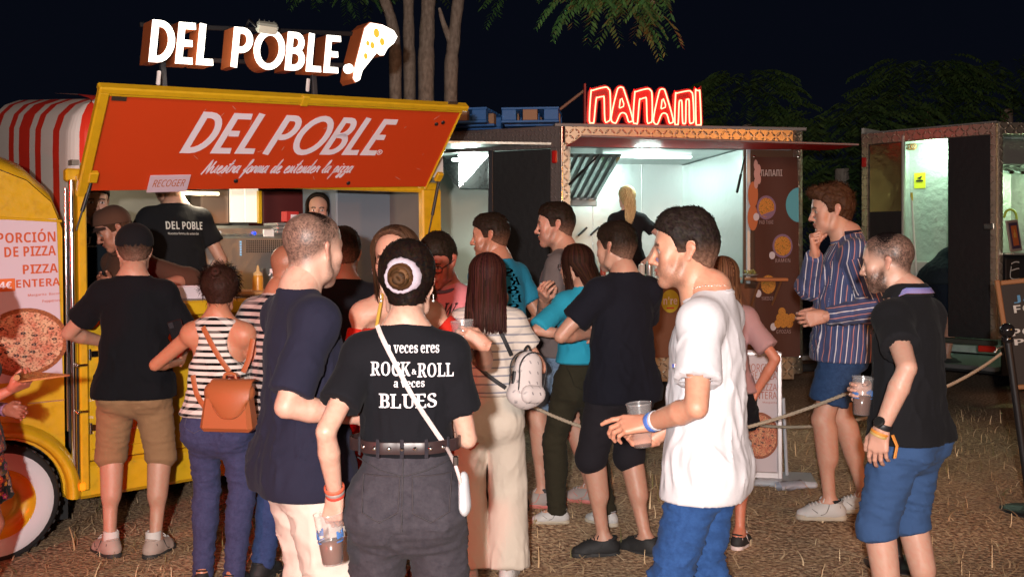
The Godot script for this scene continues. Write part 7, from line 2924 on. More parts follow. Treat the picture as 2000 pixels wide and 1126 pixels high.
func build_street() -> void:
	mats["rope"] = mat(lin(0.33, 0.27, 0.20), 0.9)
	# black posts of the queue barrier
	for e in [[2014, 5.73, 655, -0.135, "black queue post with ball top at the right edge"], [1755, 5.0, 640, -0.03, "black queue post mostly hidden behind the man in the black polo shirt"]]:
		var p: Vector3 = at(e[0], 490, e[1])
		p.y = ground_y(p.x, p.z)
		var o := thing("queue_post", e[4], "post", p, 0.0, "queue barrier posts")
		var hgt: float = at(e[0], e[2], e[1]).y - p.y
		var b := MB.new()
		var lx: float = e[3]
		b.tube([Vector3(0.0, 0.02, 0), Vector3(lx, hgt, 0)], 0.021, 12)
		obj("pole", b, black, o)
		b = MB.new()
		b.lathe(Vector3.ZERO, [Vector2(0.16, 0.0), Vector2(0.165, 0.012), Vector2(0.12, 0.024), Vector2(0.03, 0.034), Vector2(0.022, 0.06)], 28)
		obj("base", b, black, o)
		b = MB.new()
		var prof := []
		for k in 11:
			var a := PI * k / 10.0 - PI * 0.5
			prof.append(Vector2(cos(a) * 0.042, sin(a) * 0.042))
		b.lathe(Vector3(lx - 0.001, hgt + 0.03, 0), prof, 18)
		b.lathe(Vector3(lx, hgt - 0.04, 0), [Vector2(0.021, 0.0), Vector2(0.030, 0.004), Vector2(0.030, 0.03), Vector2(0.021, 0.034)], 16)
		obj("finial", b, mat(lin(0.012, 0.012, 0.014), 0.15), o)
		b = MB.new()
		b.tube([Vector3(lx - 0.02, hgt - 0.06, 0.0), Vector3(lx - 0.06, hgt - 0.075, 0.0), Vector3(lx - 0.07, hgt - 0.10, 0.0)], 0.008, 6)
		obj("hook", b, chrome, o)
	rope_between("barrier_rope", "pale rope strung in front of the man in the striped shirt", at(1290, 868, 5.0), at(1668, 762, 5.0), 0.035)
	rope_between("barrier_rope", "black rope with steel clip running to the post at the right edge", at(1790, 775, 5.3), at(1956, 690, 5.7), 0.03)
	rope_between("barrier_rope", "pale rope slung low behind the bare legs of the man in the striped shirt", at(1480, 830, 6.1), at(1760, 795, 5.9), 0.05)
	rope_between("barrier_rope", "short pale rope across the dark trousers of the woman in turquoise", at(1030, 788, 5.25), at(1165, 842, 5.15), 0.01)
	# A-board with the pizza poster
	var p := at(1497, 490, 6.45)
	p.y = 0.08
	var o := thing("poster_stand", "white framed pizza poster stand on the ground before the trailer", "sign", p, deg_to_rad(-10.0))
	var fr := Transform3D(Basis(Vector3.UP, deg_to_rad(-10.0)), p)
	var inner := Node3D.new()
	inner.name = "display"
	o.add_child(inner)
	inner.transform = Transform3D(Basis.from_euler(Vector3(-0.06, 0, 0)), Vector3.ZERO)
	var F := fr * inner.transform
	var x1 := onp(F, 1525, 800).x
	var yt := onp(F, 1500, 687).y
	var b := MB.new()
	b.box(Vector3(x1 - 0.30, (yt + 0.02) * 0.5 + 0.02, 0), Vector3(0.58, yt - 0.04, 0.012), 0.002)
	obj("poster_sheet", b, mat(lin(0.50, 0.42, 0.44), 0.6), inner)
	b = MB.new()
	b.box(Vector3(x1 - 0.006, yt * 0.5, 0.004), Vector3(0.03, yt, 0.03), 0.005)
	b.box(Vector3(x1 - 0.60, yt * 0.5, 0.004), Vector3(0.03, yt, 0.03), 0.005)
	b.box(Vector3(x1 - 0.30, yt - 0.012, 0.004), Vector3(0.57, 0.025, 0.029), 0.005)
	b.box(Vector3(x1 - 0.30, 0.045, 0.004), Vector3(0.57, 0.06, 0.029), 0.005)
	obj("stand_frame", b, mat(lin(0.55, 0.5, 0.5), 0.35, 0.4), inner)
	b = MB.new()
	for t in [["PORCIÓN", 1460, 725, 1518, 706], ["DE PIZZA", 1466, 740, 1518, 727], ["PIZZA", 1484, 762, 1518, 749], ["ENTERA", 1470, 778, 1518, 765], ["Margarita", 1490, 788, 1518, 784]]:
		var a := onp(F, t[1], t[2], 0.01)
		var c := onp(F, t[3], t[4], 0.01)
		write(b, Transform3D(Basis.IDENTITY, Vector3(0, 0, 0.007)), t[0], "sans", a.x, a.y, c.x - a.x, c.y - a.y, 0.001)
	obj("poster_lettering", b, mat(lin(0.36, 0.09, 0.05), 0.7), inner)
	b = MB.new()
	var pc := onp(F, 1483, 850, 0.01)
	disc(b, Transform3D.IDENTITY, Vector2(pc.x, pc.y), 0.125, 0.15, 0.0085)
	var pm := mat(Color(0.9, 0.8, 0.7), 0.6)
	pm.albedo_texture = pizza_tex()
	obj("pizza_picture", b, pm, inner)
	b = MB.new()
	b.tube([Vector3(0.11, 0.55, -0.03), Vector3(0.14, 0.0, -0.10)], 0.012, 8)
	b.box(Vector3(0.0, 0.02, -0.05), Vector3(0.62, 0.04, 0.30), 0.012)
	obj("stand_foot", b, mat(lin(0.40, 0.42, 0.46), 0.4), o)
	# litter
	var cups := [[1050, 938, 5.9, "crushed grey plastic lying on the ground behind the beige trousers"], [1545, 945, 6.3, "flat piece of clear plastic on the ground by the poster stand"]]
	for e in cups:
		var q: Vector3 = at(e[0], e[1], e[2])
		q.y = ground_y(q.x, q.z)
		var c := thing("plastic_litter", e[3], "litter", q, 0.3)
		b = MB.new()
		var rows := []
		for k in 9:
			var line := PackedVector3Array()
			for m in 12:
				var a := TAU * m / 12.0
				var rr := 0.045 + 0.008 * sin(m * 3.0 + k)
				line.append(Vector3(-0.09 + k * 0.022, 0.03 + sin(a) * rr * 0.6, cos(a) * rr))
			rows.append(line)
		b.grid(rows, true)
		obj("crushed_wall", b, mat(lin(0.35, 0.36, 0.42), 0.25), c)
	# blue pallets on the noodle trailer's roof
	var blue := mat(lin(0.02, 0.11, 0.33), 0.6, 0.0, noise_tex("wood_n", 0.03, true, 2.0), 2.0, 0.5)
	var bare := mat(lin(0.30, 0.17, 0.10), 0.8, 0.0, noise_tex("wood_n", 0.03, true, 2.0), 2.0, 0.5)
	var pk := 0
	for e in [[-0.22, 2.655, -0.30, 0.52, 0.10, "blue wooden pallet on the trailer roof right beside the neon sign's stay"], [-0.80, 2.655, -0.42, 0.50, 0.05, "blue wooden pallet in the middle of the three on the trailer roof"], [-1.36, 2.655, -0.62, 0.50, 0.05, "blue wooden pallet on the trailer roof behind the orange hatch corner"]]:
		var w: Vector3 = NF * Vector3(e[0], e[1], e[2])
		var c := thing("pallet", e[5], "pallet", w, deg_to_rad(-6.0 - pk * 8.0), "blue pallets on the trailer roof")
		for k in 7:
			b = MB.new()
			b.box(Vector3(0, 0.128, -0.27 + k * 0.09), Vector3(e[3], 0.02, 0.075), 0.003)
			obj("top_plank", b, blue, c)
		for k in 3:
			b = MB.new()
			b.box(Vector3(0, 0.01, -0.27 + k * 0.27), Vector3(e[3], 0.02, 0.09), 0.003)
			obj("bottom_plank", b, blue, c)
			for m in 3:
				b = MB.new()
				b.box(Vector3(-e[3] * 0.5 + 0.07 + m * (e[3] * 0.5 - 0.07), 0.069, -0.27 + k * 0.27), Vector3(0.13, 0.096, 0.085), 0.004)
				obj("block", b, bare if (k + m) % 2 else blue, c)
		pk += 1

# ---------------------------------------------------------------- the crowd
const SK1 := Color(0.50, 0.275, 0.195)
const SK2 := Color(0.54, 0.325, 0.245)
const SK3 := Color(0.40, 0.19, 0.115)
const DARK_HAIR := Color(0.012, 0.008, 0.006)
const BROWN_HAIR := Color(0.035, 0.016, 0.009)

func stripes_tex(key: String, dark: Color, light: Color, share: float) -> ImageTexture:
	if tex.has(key): return tex[key]
	var im := Image.create_empty(8, 128, false, Image.FORMAT_RGB8)
	for y in 128:
		var t := y / 128.0
		var c := dark if t < share else light
		for x in 8: im.set_pixel(x, y, c)
	tex[key] = img_tex(im)
	return tex[key]
func shirt_tex() -> ImageTexture:
	var im := Image.create_empty(256, 8, false, Image.FORMAT_RGB8)
	for x in 256:
		var t := fposmod(x / 64.0, 1.0)
		var c := Color(0.22, 0.26, 0.41)
		var band := int(x / 64) % 2
		if t > 0.42 and t < 0.58: c = Color(0.80, 0.78, 0.80) if band == 0 else Color(0.70, 0.48, 0.46)
		elif t > 0.12 and t < 0.18: c = Color(0.32, 0.37, 0.53)
		for y in 8: im.set_pixel(x, y, c)
	return img_tex(im)
func flower_tex() -> ImageTexture:
	var im := Image.create_empty(256, 256, false, Image.FORMAT_RGB8)
	im.fill(Color(0.03, 0.025, 0.03))
	var r := RandomNumberGenerator.new()
	r.seed = 12
	for k in 70:
		var c := Vector2(r.randf() * 256, r.randf() * 256)
		var co: Color = [Color(0.75, 0.55, 0.5), Color(0.7, 0.2, 0.1), Color(0.75, 0.4, 0.1), Color(0.6, 0.12, 0.3)][k % 4]
		var rad := r.randf_range(6, 13)
		for p in 5:
			var q := c + Vector2(cos(p * TAU / 5), sin(p * TAU / 5)) * rad * 0.7
			for dy in range(-7, 8):
				for dx in range(-7, 8):
					if dx * dx + dy * dy < rad * rad * 0.2:
						im.set_pixel(posmod(int(q.x) + dx, 256), posmod(int(q.y) + dy, 256), co)
		for dy in range(-2, 3):
			for dx in range(-2, 3): im.set_pixel(posmod(int(c.x) + dx, 256), posmod(int(c.y) + dy, 256), Color(0.85, 0.6, 0.1))
	return img_tex(im)

var SNEAK := {}
func shoes_setup() -> void:
	var w := mat(lin(0.47, 0.46, 0.45), 0.6, 0.0, noise_tex("cloth_n", 0.22, true, 5.0, FastNoiseLite.TYPE_SIMPLEX, 3), 5.0, 0.2)
	var so := mat(lin(0.42, 0.37, 0.29), 0.8)
	var bk := mat(lin(0.014, 0.014, 0.015), 0.7, 0.0, noise_tex("cloth_n", 0.22, true, 5.0, FastNoiseLite.TYPE_SIMPLEX, 3), 5.0, 0.3)
	SNEAK["white"] = {"mat": w, "sole": so, "lace_mat": mat(lin(0.70, 0.68, 0.66), 0.7), "seam": mat(lin(0.20, 0.19, 0.18), 0.8), "pad": mat(lin(0.25, 0.24, 0.24), 0.8), "sock": cloth(lin(0.02, 0.02, 0.02)), "sock_h": 0.052}
	SNEAK["black"] = {"mat": bk, "sole": mat(lin(0.02, 0.02, 0.02), 0.7), "lace_mat": bk}
	SNEAK["mixed"] = {"mat": mat(lin(0.40, 0.30, 0.26), 0.7), "sole": mat(lin(0.03, 0.03, 0.03), 0.7), "lace_mat": w, "sock": cloth(lin(0.66, 0.62, 0.60)), "sock_h": 0.085}
	SNEAK["grey"] = {"mat": mat(lin(0.30, 0.26, 0.24), 0.7), "sole": mat(lin(0.5, 0.14, 0.12), 0.6), "lace_mat": w, "sock": cloth(lin(0.05, 0.05, 0.05)), "sock_h": 0.06}
	SNEAK["runner"] = {"mat": bk, "sole": mat(lin(0.6, 0.5, 0.48), 0.6), "lace_mat": w}

# a half-full festival cup at a hand
func cup_at(label: String, x: Transform3D, beer := 0.45, group := "plastic festival cups held in hands") -> void:
	var o := thing("plastic_cup", label, "cup", Vector3.ZERO, 0.0, group)
	o.transform = x
	var hgt := 0.15
	var b := MB.new()
	b.lathe(Vector3.ZERO, [Vector2(0.0, 0.0), Vector2(0.029, 0.0), Vector2(0.031, 0.004), Vector2(0.043, hgt), Vector2(0.0445, hgt + 0.001), Vector2(0.0445, hgt - 0.004)], 28)
	var cm := mat(Color(0.9, 0.88, 0.88, 0.10), 0.2)
	cm.transparency = BaseMaterial3D.TRANSPARENCY_ALPHA
	obj("cup_wall", b, cm, o)
	b = MB.new()
	var r1 := lerpf(0.031, 0.043, beer) - 0.0012
	b.lathe(Vector3(0, 0.004, 0), [Vector2(0.0, 0.0), Vector2(0.0295, 0.0), Vector2(r1, hgt * beer), Vector2(0.0, hgt * beer + 0.0005)], 24)
	obj("beer", b, mat(lin(0.11, 0.028, 0.008), 0.2), o)
	b = MB.new()
	var pm := mat(lin(0.06, 0.16, 0.42), 0.6)
	for side in 2:
		for k in 9:
			var a := -0.75 + k * 0.19 + side * PI
			var y := hgt * 0.55
			var rr := lerpf(0.031, 0.043, 0.58) + 0.0008
			var hh := 0.010 + 0.006 * ((k * 7) % 3)
			b.box(Vector3(cos(a) * rr, y + hh * 0.3, sin(a) * rr), Vector3(0.002, hh, 0.006), 0.0, Basis(Vector3.UP, -a))
		for k in 16:
			var a := -0.85 + k * 0.11 + side * PI
			var rr := lerpf(0.031, 0.043, 0.47) + 0.0008
			b.box(Vector3(cos(a) * rr, hgt * 0.46, sin(a) * rr), Vector3(0.0016, 0.004, 0.0052), 0.0, Basis(Vector3.UP, -a))
	var pr := obj("cup_print", b, pm, o)
	pr.set_meta("kind", "stuff")

# where a gripping hand holds a cup: i 0 left, 1 right
func in_hand(i: int, tilt: float) -> Transform3D:
	var hx: Transform3D = J.hands[i]
	var X: Transform3D = J.X
	var c := X * (hx * Vector3(0.078, -0.050, 0.0))
	return Transform3D(Basis(Vector3.BACK, tilt), c + Vector3(0, -0.085, 0))
func grip_point(i: int) -> Transform3D:
	var hx: Transform3D = J.hands[i]
	var X: Transform3D = J.X
	return X * hx

func ring_mesh(c: Vector3, ax: Vector3, r: float, t: float, h: float) -> MB:
	var b := MB.new()
	var q := Basis(Quaternion(Vector3.UP, ax.normalized()))
	b.lathe(c, [Vector2(r, -h), Vector2(r + t, -h * 0.8), Vector2(r + t, h * 0.8), Vector2(r, h)], 22, q)
	return b

func cap_on(o: Node3D, m: Material, visor_m: Material, tilt := 0.0) -> void:
	var HX: Transform3D = J.HX
	var X := HX * Transform3D(Basis(Vector3.RIGHT, tilt), Vector3.ZERO)
	var g := Fld.new(Vector3(-0.12, 0.0, -0.15), Vector3(0.12, 0.16, 0.14), 0.006)
	g.bone(Vector3(0, 0.036, -0.040), Vector3(0, 0.040, 0.018), 0.092, 0.088, 0.02)
	g.bone(Vector3(0, 0.052, -0.03), Vector3(0, 0.054, 0.03), 0.080, 0.076, 0.03)
	g.cut(Vector3(0, 0.012, -0.07), Vector3(0, -1, 0.28).normalized())
	g.mesh()
	var b := MB.new()
	b.add(g.arrays(), X)
	var cap := obj("cap", b, m, o)
	b = MB.new()
	var rows := []
	for i in 6:
		var t := i / 5.0
		var line := PackedVector3Array()
		for k in 13:
			var a := lerpf(-1.15, 1.15, k / 12.0)
			var r := 0.088 + t * 0.062 * cos(a * 1.15)
			line.append(X * Vector3(sin(a) * (0.083 + t * 0.008), 0.050 - 0.012 * t - 0.016 * pow(absf(a) / 1.15, 2.0), cos(a) * r + 0.012))
		rows.append(line)
	b.grid(rows)
	var low := []
	for l in rows:
		var l2 := PackedVector3Array()
		for q in l: l2.append(q - X.basis.y.normalized() * 0.004)
		low.append(l2)
	b.grid(low, false, true)
	obj("visor", b, visor_m, cap)
	b = MB.new()
	b.lathe(X * Vector3(0, 0.129, -0.01), [Vector2(0.009, 0.0), Vector2(0.007, 0.006), Vector2(0.0, 0.007)], 10)
	obj("button", b, visor_m, cap)
	for s in 6:
		b = MB.new()
		var pts := []
		for k in 8:
			var e := k / 7.0 * 1.35
			var a := s * TAU / 6.0 + 0.5
			pts.append(X * (Vector3(0, 0.04, -0.011) + Vector3(sin(a) * sin(e) * 0.0905, cos(e) * 0.0895, cos(a) * sin(e) * 0.118)))
		b.tube(pts, 0.0016, 4)
		obj("seam", b, visor_m, cap)

func glasses_on(o: Node3D, m: Material) -> void:
	var HX: Transform3D = J.HX
	var b := MB.new()
	for s in [-1.0, 1.0]:
		var pts := []
		for k in 19:
			var a := TAU * k / 18.0
			pts.append(HX * Vector3(s * 0.033 + cos(a) * 0.026, -0.005 + sin(a) * 0.017, 0.104 - absf(cos(a) * 0.026 + s * 0.0) * 0.12))
		b.tube(pts, 0.0021, 5)
		b.tube([HX * Vector3(s * 0.058, 0.0, 0.098), HX * Vector3(s * 0.078, 0.0, 0.04), HX * Vector3(s * 0.082, -0.004, -0.02)], 0.002, 5)
	b.tube([HX * Vector3(-0.008, 0.0, 0.106), HX * Vector3(0.008, 0.0, 0.106)], 0.002, 5)
	obj("glasses", b, m, o)

func build_crowd() -> void:
	shoes_setup()
	fold_noise.frequency = 1.0
	var blackt := cloth(lin(0.0075, 0.0075, 0.010))
	var navyt := cloth(lin(0.016, 0.016, 0.032))
	var denim := cloth(lin(0.045, 0.075, 0.19), "denim")
	var o: Node3D
	var b: MB

	# --- man in black cap at the counter
	o = person({"x": 262.0, "d": 5.18, "H": 1.72, "yaw": 178.0, "sex": "m", "build": 1.0, "skin": SK1, "label": "man in black cap, black T-shirt and khaki shorts ordering at the pizza van",
		"head": [-158.0, 8.0, 0.0], "hair": {"kind": "short", "c": DARK_HAIR, "low": -0.012, "top": 0.006, "side": 0.006},
		"arms": [{"w": [205, 668, 5.45], "pole": Vector3(0.9, -0.5, -0.4)}, {"w": [338, 640, 5.42], "pole": Vector3(-0.7, -0.6, -0.5), "hand": "hold"}],
		"feet": [[0.13, 0.02, 48.0], [-0.105, 0.03, -10.0]],
		"top": {"name": "tshirt", "mat": blackt, "hem": -0.054, "loose": 0.012, "sleeve": 0.66},
		"bottom": {"name": "shorts", "to": 1.04, "ease": 0.017, "flare": 0.006, "pockets": true, "mat": cloth(lin(0.30, 0.17, 0.09)), "stitch": cloth(lin(0.2, 0.11, 0.06))},
		"shoe": SNEAK.mixed})
	cap_on(o, cloth(lin(0.010, 0.010, 0.012)), cloth(lin(0.014, 0.014, 0.016)))

	# --- woman in striped tank top
	o = person({"x": 428.0, "d": 4.70, "H": 1.50, "yaw": 174.0, "sex": "f", "build": 1.14, "skin": Color(0.46, 0.21, 0.125), "label": "woman in black and white striped tank top carrying a tan leather backpack",
		"head": [-168.0, 10.0, 0.0], "hair": {"kind": "bun", "c": Color(0.020, 0.009, 0.007), "bun_at": Vector3(0.010, 0.070, -0.092), "bun_r": 0.052, "side": 0.020, "top": 0.030, "messy": true},
		"arms": [{"w": [352, 705, 4.98], "pole": Vector3(0.9, -0.6, -0.5), "hand": "hold", "dir": Vector3(0.1, 0.8, -0.5)}, {"w": [515, 770, 4.95], "pole": Vector3(-0.8, -0.5, -0.3)}],
		"feet": [[0.085, 0.03, 12.0], [-0.085, -0.02, -12.0]],
		"top": {"name": "tank_top", "mat": cloth(Color.WHITE, "print", stripes_tex("tank", Color(0.035, 0.035, 0.045), Color(0.83, 0.80, 0.78), 0.42), Vector3(1, 34.0, 34.0)), "hem": 0.0, "sleeve": 0.0, "racer": true, "collar": false, "ease": 0.006, "fold": 0.004},
		"bottom": {"name": "jeans", "to": 2.3, "ease": 0.004, "rise": 0.55, "fold": 0.005, "pockets": true, "mat": cloth(lin(0.060, 0.068, 0.15), "denim"), "stitch": mat(lin(0.05, 0.05, 0.09), 0.8)},
		"shoe": SNEAK.black})
	tan_backpack()
	var ph := thing("phone", "black phone held up by the woman in the striped tank top", "phone", at(347, 652, 5.02))
	ph.rotation = Vector3(-0.3, 0.5, 0.25)
	b = MB.new()
	b.box(Vector3.ZERO, Vector3(0.072, 0.145, 0.009), 0.004)
	obj("phone_body", b, mat(lin(0.01, 0.01, 0.012), 0.2), ph)
	b = MB.new()
	b.box(Vector3(-0.02, 0.05, 0.006), Vector3(0.022, 0.03, 0.003), 0.001)
	obj("camera_block", b, mat(lin(0.03, 0.03, 0.035), 0.15), ph)

	# --- bald man in striped tee
	o = person({"x": 548.0, "d": 4.75, "H": 1.62, "yaw": 150.0, "sex": "m", "skin": Color(0.40, 0.17, 0.10), "label": "bald man in navy and white striped T-shirt behind the man in navy",
		"head": [140.0, 14.0, 0.0], "hair": {"kind": "bald", "c": DARK_HAIR, "fade": 0.25}, "beard": 0.5,
		"arms": [{"w": [505, 720, 5.0]}, {"w": [620, 720, 5.0]}],
		"top": {"name": "striped_tshirt", "mat": cloth(Color.WHITE, "print", stripes_tex("tank2", Color(0.06, 0.06, 0.10), Color(0.74, 0.66, 0.64), 0.45), Vector3(1, 30.0, 30.0)), "hem": -0.07, "loose": 0.012, "sleeve": 0.6},
		"bottom": {"name": "jeans", "to": 2.0, "mat": denim}, "shoe": SNEAK.black})

	# --- person in black at the counter, mostly hidden
	o = person({"x": 668.0, "d": 4.8, "H": 1.73, "yaw": 188.0, "sex": "m", "skin": SK1, "label": "person in black T-shirt leaning on the counter behind the man in navy",
		"lean": Vector3(0, -0.03, 0.16), "head": [190.0, 12.0, 0.0], "hair": {"kind": "short", "c": DARK_HAIR},
		"arms": [{"w": [640, 640, 5.3]}, {"w": [715, 640, 5.3]}],
		"top": {"name": "tshirt", "mat": blackt, "hem": -0.07, "loose": 0.01}, "bottom": {"name": "trousers", "to": 2.0, "mat": blackt}, "shoe": SNEAK.black})

	# --- tall man in navy T-shirt
	o = person({"x": 592.0, "d": 3.36, "H": 1.72, "yaw": 122.0, "sex": "m", "build": 1.02, "skin": SK2, "cell": 0.011, "label": "man with clipped hair in navy T-shirt and cream trousers turned to the right",
		"head": [146.0, 4.0, 0.0], "head_scale": 1.04, "hair": {"kind": "fade", "c": Color(0.022, 0.013, 0.011), "c2": Color(0.030, 0.018, 0.014), "fade": 0.86, "top": 0.012, "side": 0.003}, "beard": 0.55,
		"arms": [{"w": [690, 800, 3.7]}, {"w": [705, 812, 3.22], "pole": Vector3(-0.2, -0.6, -1.0), "hand": "hold"}],
		"feet": [[0.11, 0.02, 14.0], [-0.11, 0.0, -14.0]],
		"top": {"name": "tshirt", "mat": navyt, "hem": -0.080, "loose": 0.006, "ease": 0.014, "sleeve": 0.86, "cuff": 0.020, "fold": 0.005},
		"bottom": {"name": "trousers", "to": 2.0, "ease": 0.034, "flare": 0.012, "fold": 0.006, "foldsc": Vector3(7, 8, 7), "mat": cloth(lin(0.60, 0.51, 0.44))}, "shoe": SNEAK.white})

	# --- woman facing the camera, red dress
	o = person({"x": 776.0, "d": 3.95, "H": 1.68, "yaw": 4.0, "sex": "f", "skin": SK1, "label": "woman in red dress with long brown hair facing the camera",
		"head": [-12.0, 6.0, 3.0], "head_off": Vector3(0.012, 0, 0), "hair": {"kind": "long", "c": Color(0.030, 0.014, 0.008), "c2": Color(0.10, 0.05, 0.03), "len": 0.24, "count": 520},
		"arms": [{"w": [945, 672, 3.74], "pole": Vector3(0.7, -0.8, -0.4), "hand": "grip", "dir": Vector3(-0.85, 0.35, 0.15), "palm": Vector3(-0.3, 0.0, -0.85)}, {"out": 0.14, "fwd": 0.06}],
		"top": {"name": "dress_top", "mat": cloth(lin(0.55, 0.028, 0.012)), "hem": -0.10, "sleeve": -1.0, "strapless": true, "ease": 0.007, "fold": 0.003},
		"bottom": {"name": "skirt", "to": 0.75, "ease": 0.03, "flare": 0.05, "mat": cloth(lin(0.55, 0.028, 0.012))}, "shoe": SNEAK.white})
	var S: Array = J.S
	for s in [-1.0, 1.0]:
		b = MB.new()
		var c: Vector3 = J.C + Vector3(s * 0.075, 0.06, 0.118)
		b.tube(path3([c, J.NB + Vector3(s * 0.062, -0.03, 0.085), J.NB + Vector3(s * 0.055, 0.012, 0.02), J.NB + Vector3(s * 0.03, 0.02, -0.05)], 6), 0.0075, 6)
		obj("yellow_strap", b, cloth(lin(0.62, 0.36, 0.06)), o)
	b = MB.new()
	for i in 2:
		var q: Vector3 = S[i].lerp(J.E[i], 0.30)
		b.add(ring_mesh(q, J.E[i] - S[i], 0.046, 0.008, 0.03).commit().surface_get_arrays(0))
	obj("sleeve_band", b, cloth(lin(0.5, 0.02, 0.012)), o)
	flower_earring(o)
	var gp := grip_point(0)
	cup_at("clear cup held up by the woman in the red dress beside the dark haired woman", in_hand(0, 0.10), 0.30)

	# --- woman with the bun, nearest
	o = person({"x": 800.0, "d": 3.05, "H": 1.60, "yaw": 180.0, "sex": "f", "build": 1.04, "skin": SK2, "cell": 0.010, "label": "woman with bun and scrunchie in black lettered T-shirt and black jeans",
		"hip": Vector3(0.01, 0, 0), "head": [-178.0, 2.0, 0.0], "head_scale": 1.08, "hair": {"kind": "bun", "c": Color(0.007, 0.0045, 0.004), "c2": Color(0.020, 0.011, 0.008), "bun_c": Color(0.02, 0.010, 0.006), "bun_c2": Color(0.11, 0.05, 0.022), "bun_at": Vector3(0.012, 0.012, -0.135), "bun_r": 0.037},
		"shrug": [0.0, 0.0],
		"arms": [{"w": [655, 968, 2.98], "pole": Vector3(0.35, 0, -1.0), "hand": "grip", "dir": Vector3(-0.12, -0.95, -0.1), "palm": Vector3(0.35, 0, -0.9)}, {"w": [868, 800, 3.30], "pole": Vector3(-0.45, -0.8, -0.7), "hand": "hold"}],
		"feet": [[0.10, 0.0, 14.0], [-0.10, 0.0, -14.0]],
		"top": {"name": "tshirt", "mat": blackt, "hem": 0.080, "ease": 0.012, "loose": 0.006, "sleeve": 0.66, "cuff": 0.02, "fold": 0.005},
		"bottom": {"name": "jeans", "to": 2.0, "ease": 0.016, "rise": 1.05, "flare": 0.02, "fold": 0.006, "pockets": true, "mat": cloth(lin(0.058, 0.052, 0.060), "denim"), "stitch": mat(lin(0.030, 0.024, 0.028), 0.8)}, "shoe": SNEAK.black})
	bun_woman_extras(o)
	cup_at("half full beer cup hanging from the hand of the woman with the bun", Transform3D(Basis(Vector3.BACK, 0.10), at(650, 1100, 2.96)), 0.42)

	# --- man with glasses in pink
	o = person({"x": 872.0, "d": 4.95, "H": 1.72, "yaw": -14.0, "sex": "m", "skin": Color(0.40, 0.13, 0.085), "label": "man with dark glasses and pink T-shirt looking down among the crowd",
		"lean": Vector3(0, -0.03, 0.06), "head": [-18.0, 24.0, 0.0], "hair": {"kind": "short", "c": DARK_HAIR, "top": 0.016}, "beard": 0.15,
		"arms": [{"out": 0.12, "fwd": 0.05}, {"out": 0.12, "fwd": 0.05}],
		"top": {"name": "tshirt", "mat": cloth(lin(0.58, 0.20, 0.22)), "hem": -0.07, "loose": 0.01, "collar_mat": cloth(lin(0.12, 0.10, 0.14))},
		"bottom": {"name": "jeans", "to": 2.0, "mat": denim}, "shoe": SNEAK.black})
	glasses_on(o, mat(lin(0.02, 0.01, 0.01), 0.3))
	var zf := zmap(J.top.V, Vector3(0, 0, 1))
	b = MB.new()
	press(b, text_arrays("W", "serif_bold", 0.02, J.C.y + 0.03, 0.06, 0.07, 0.001, 0.3), zf, 1.0)
	press(b, text_arrays("w", "serif_bold", 0.03, J.C.y + 0.005, 0.05, 0.025, 0.001, -0.2), zf, 1.0)
	obj("chest_print", b, mat(lin(0.02, 0.012, 0.015), 0.8), J.shirt)

	# --- woman in white striped tee and beige trousers
	o = person({"x": 951.0, "d": 4.80, "H": 1.575, "yaw": 186.0, "sex": "f", "skin": SK1, "label": "woman with straight dark hair, white striped T-shirt and wide beige trousers",
		"head": [178.0, 3.0, 0.0], "hair": {"kind": "long", "c": Color(0.012, 0.006, 0.005), "c2": Color(0.055, 0.018, 0.014), "len": 0.29, "count": 620, "wave": 0.003},
		"arms": [{"w": [925, 700, 5.05], "pole": Vector3(0.8, -0.6, -0.2)}, {"w": [1010, 720, 5.05], "pole": Vector3(-0.7, -0.8, -0.2)}],
		"feet": [[0.085, 0.03, 10.0], [-0.10, 0.0, -20.0]],
		"top": {"name": "striped_tshirt", "mat": cloth(Color.WHITE, "print", stripes_tex("beige", Color(0.50, 0.50, 0.54), Color(0.80, 0.76, 0.72), 0.20), Vector3(1, 26.0, 26.0)), "hem": 0.035, "loose": 0.01, "sleeve": 0.55},
		"bottom": {"name": "wide_trousers", "to": 1.97, "ease": 0.016, "rise": 0.9, "flare": 0.045, "fold": 0.004, "foldsc": Vector3(12, 2.5, 12), "mat": cloth(lin(0.58, 0.51, 0.43))}, "shoe": SNEAK.white})
	mini_backpack(o)

	# --- man in teal
	o = person({"x": 985.0, "d": 5.75, "H": 1.735, "yaw": -128.0, "sex": "m", "skin": Color(0.44, 0.21, 0.13), "label": "man with short dark hair and teal T-shirt looking left before the lit trailer",
		"lean": Vector3(0, -0.01, 0.05), "head": [-98.0, 4.0, 0.0], "hair": {"kind": "short", "c": DARK_HAIR, "top": 0.012}, "beard": 0.4,
		"arms": [{"w": [960, 660, 5.5]}, {"w": [985, 660, 5.95]}],
		"top": {"name": "tshirt", "mat": cloth(lin(0.02, 0.19, 0.30)), "hem": -0.07, "loose": 0.012},
		"bottom": {"name": "trousers", "to": 2.0, "mat": blackt}, "shoe": SNEAK.black})
	var zb := zmap(J.top.V, Vector3(0, 0, -1))
	b = MB.new()
	for k in 7:
		press(b, text_arrays(["S", "R", "8", "E", "S", "B", "K"][k], "serif_bold", 0.03 - 0.03 * (k % 2) - 0.05, J.C.y + 0.10 - k * 0.05, 0.09, 0.045, 0.001, 0.2), zb, -1.0)
	obj("back_print", b, mat(lin(0.01, 0.02, 0.04), 0.8), J.shirt)

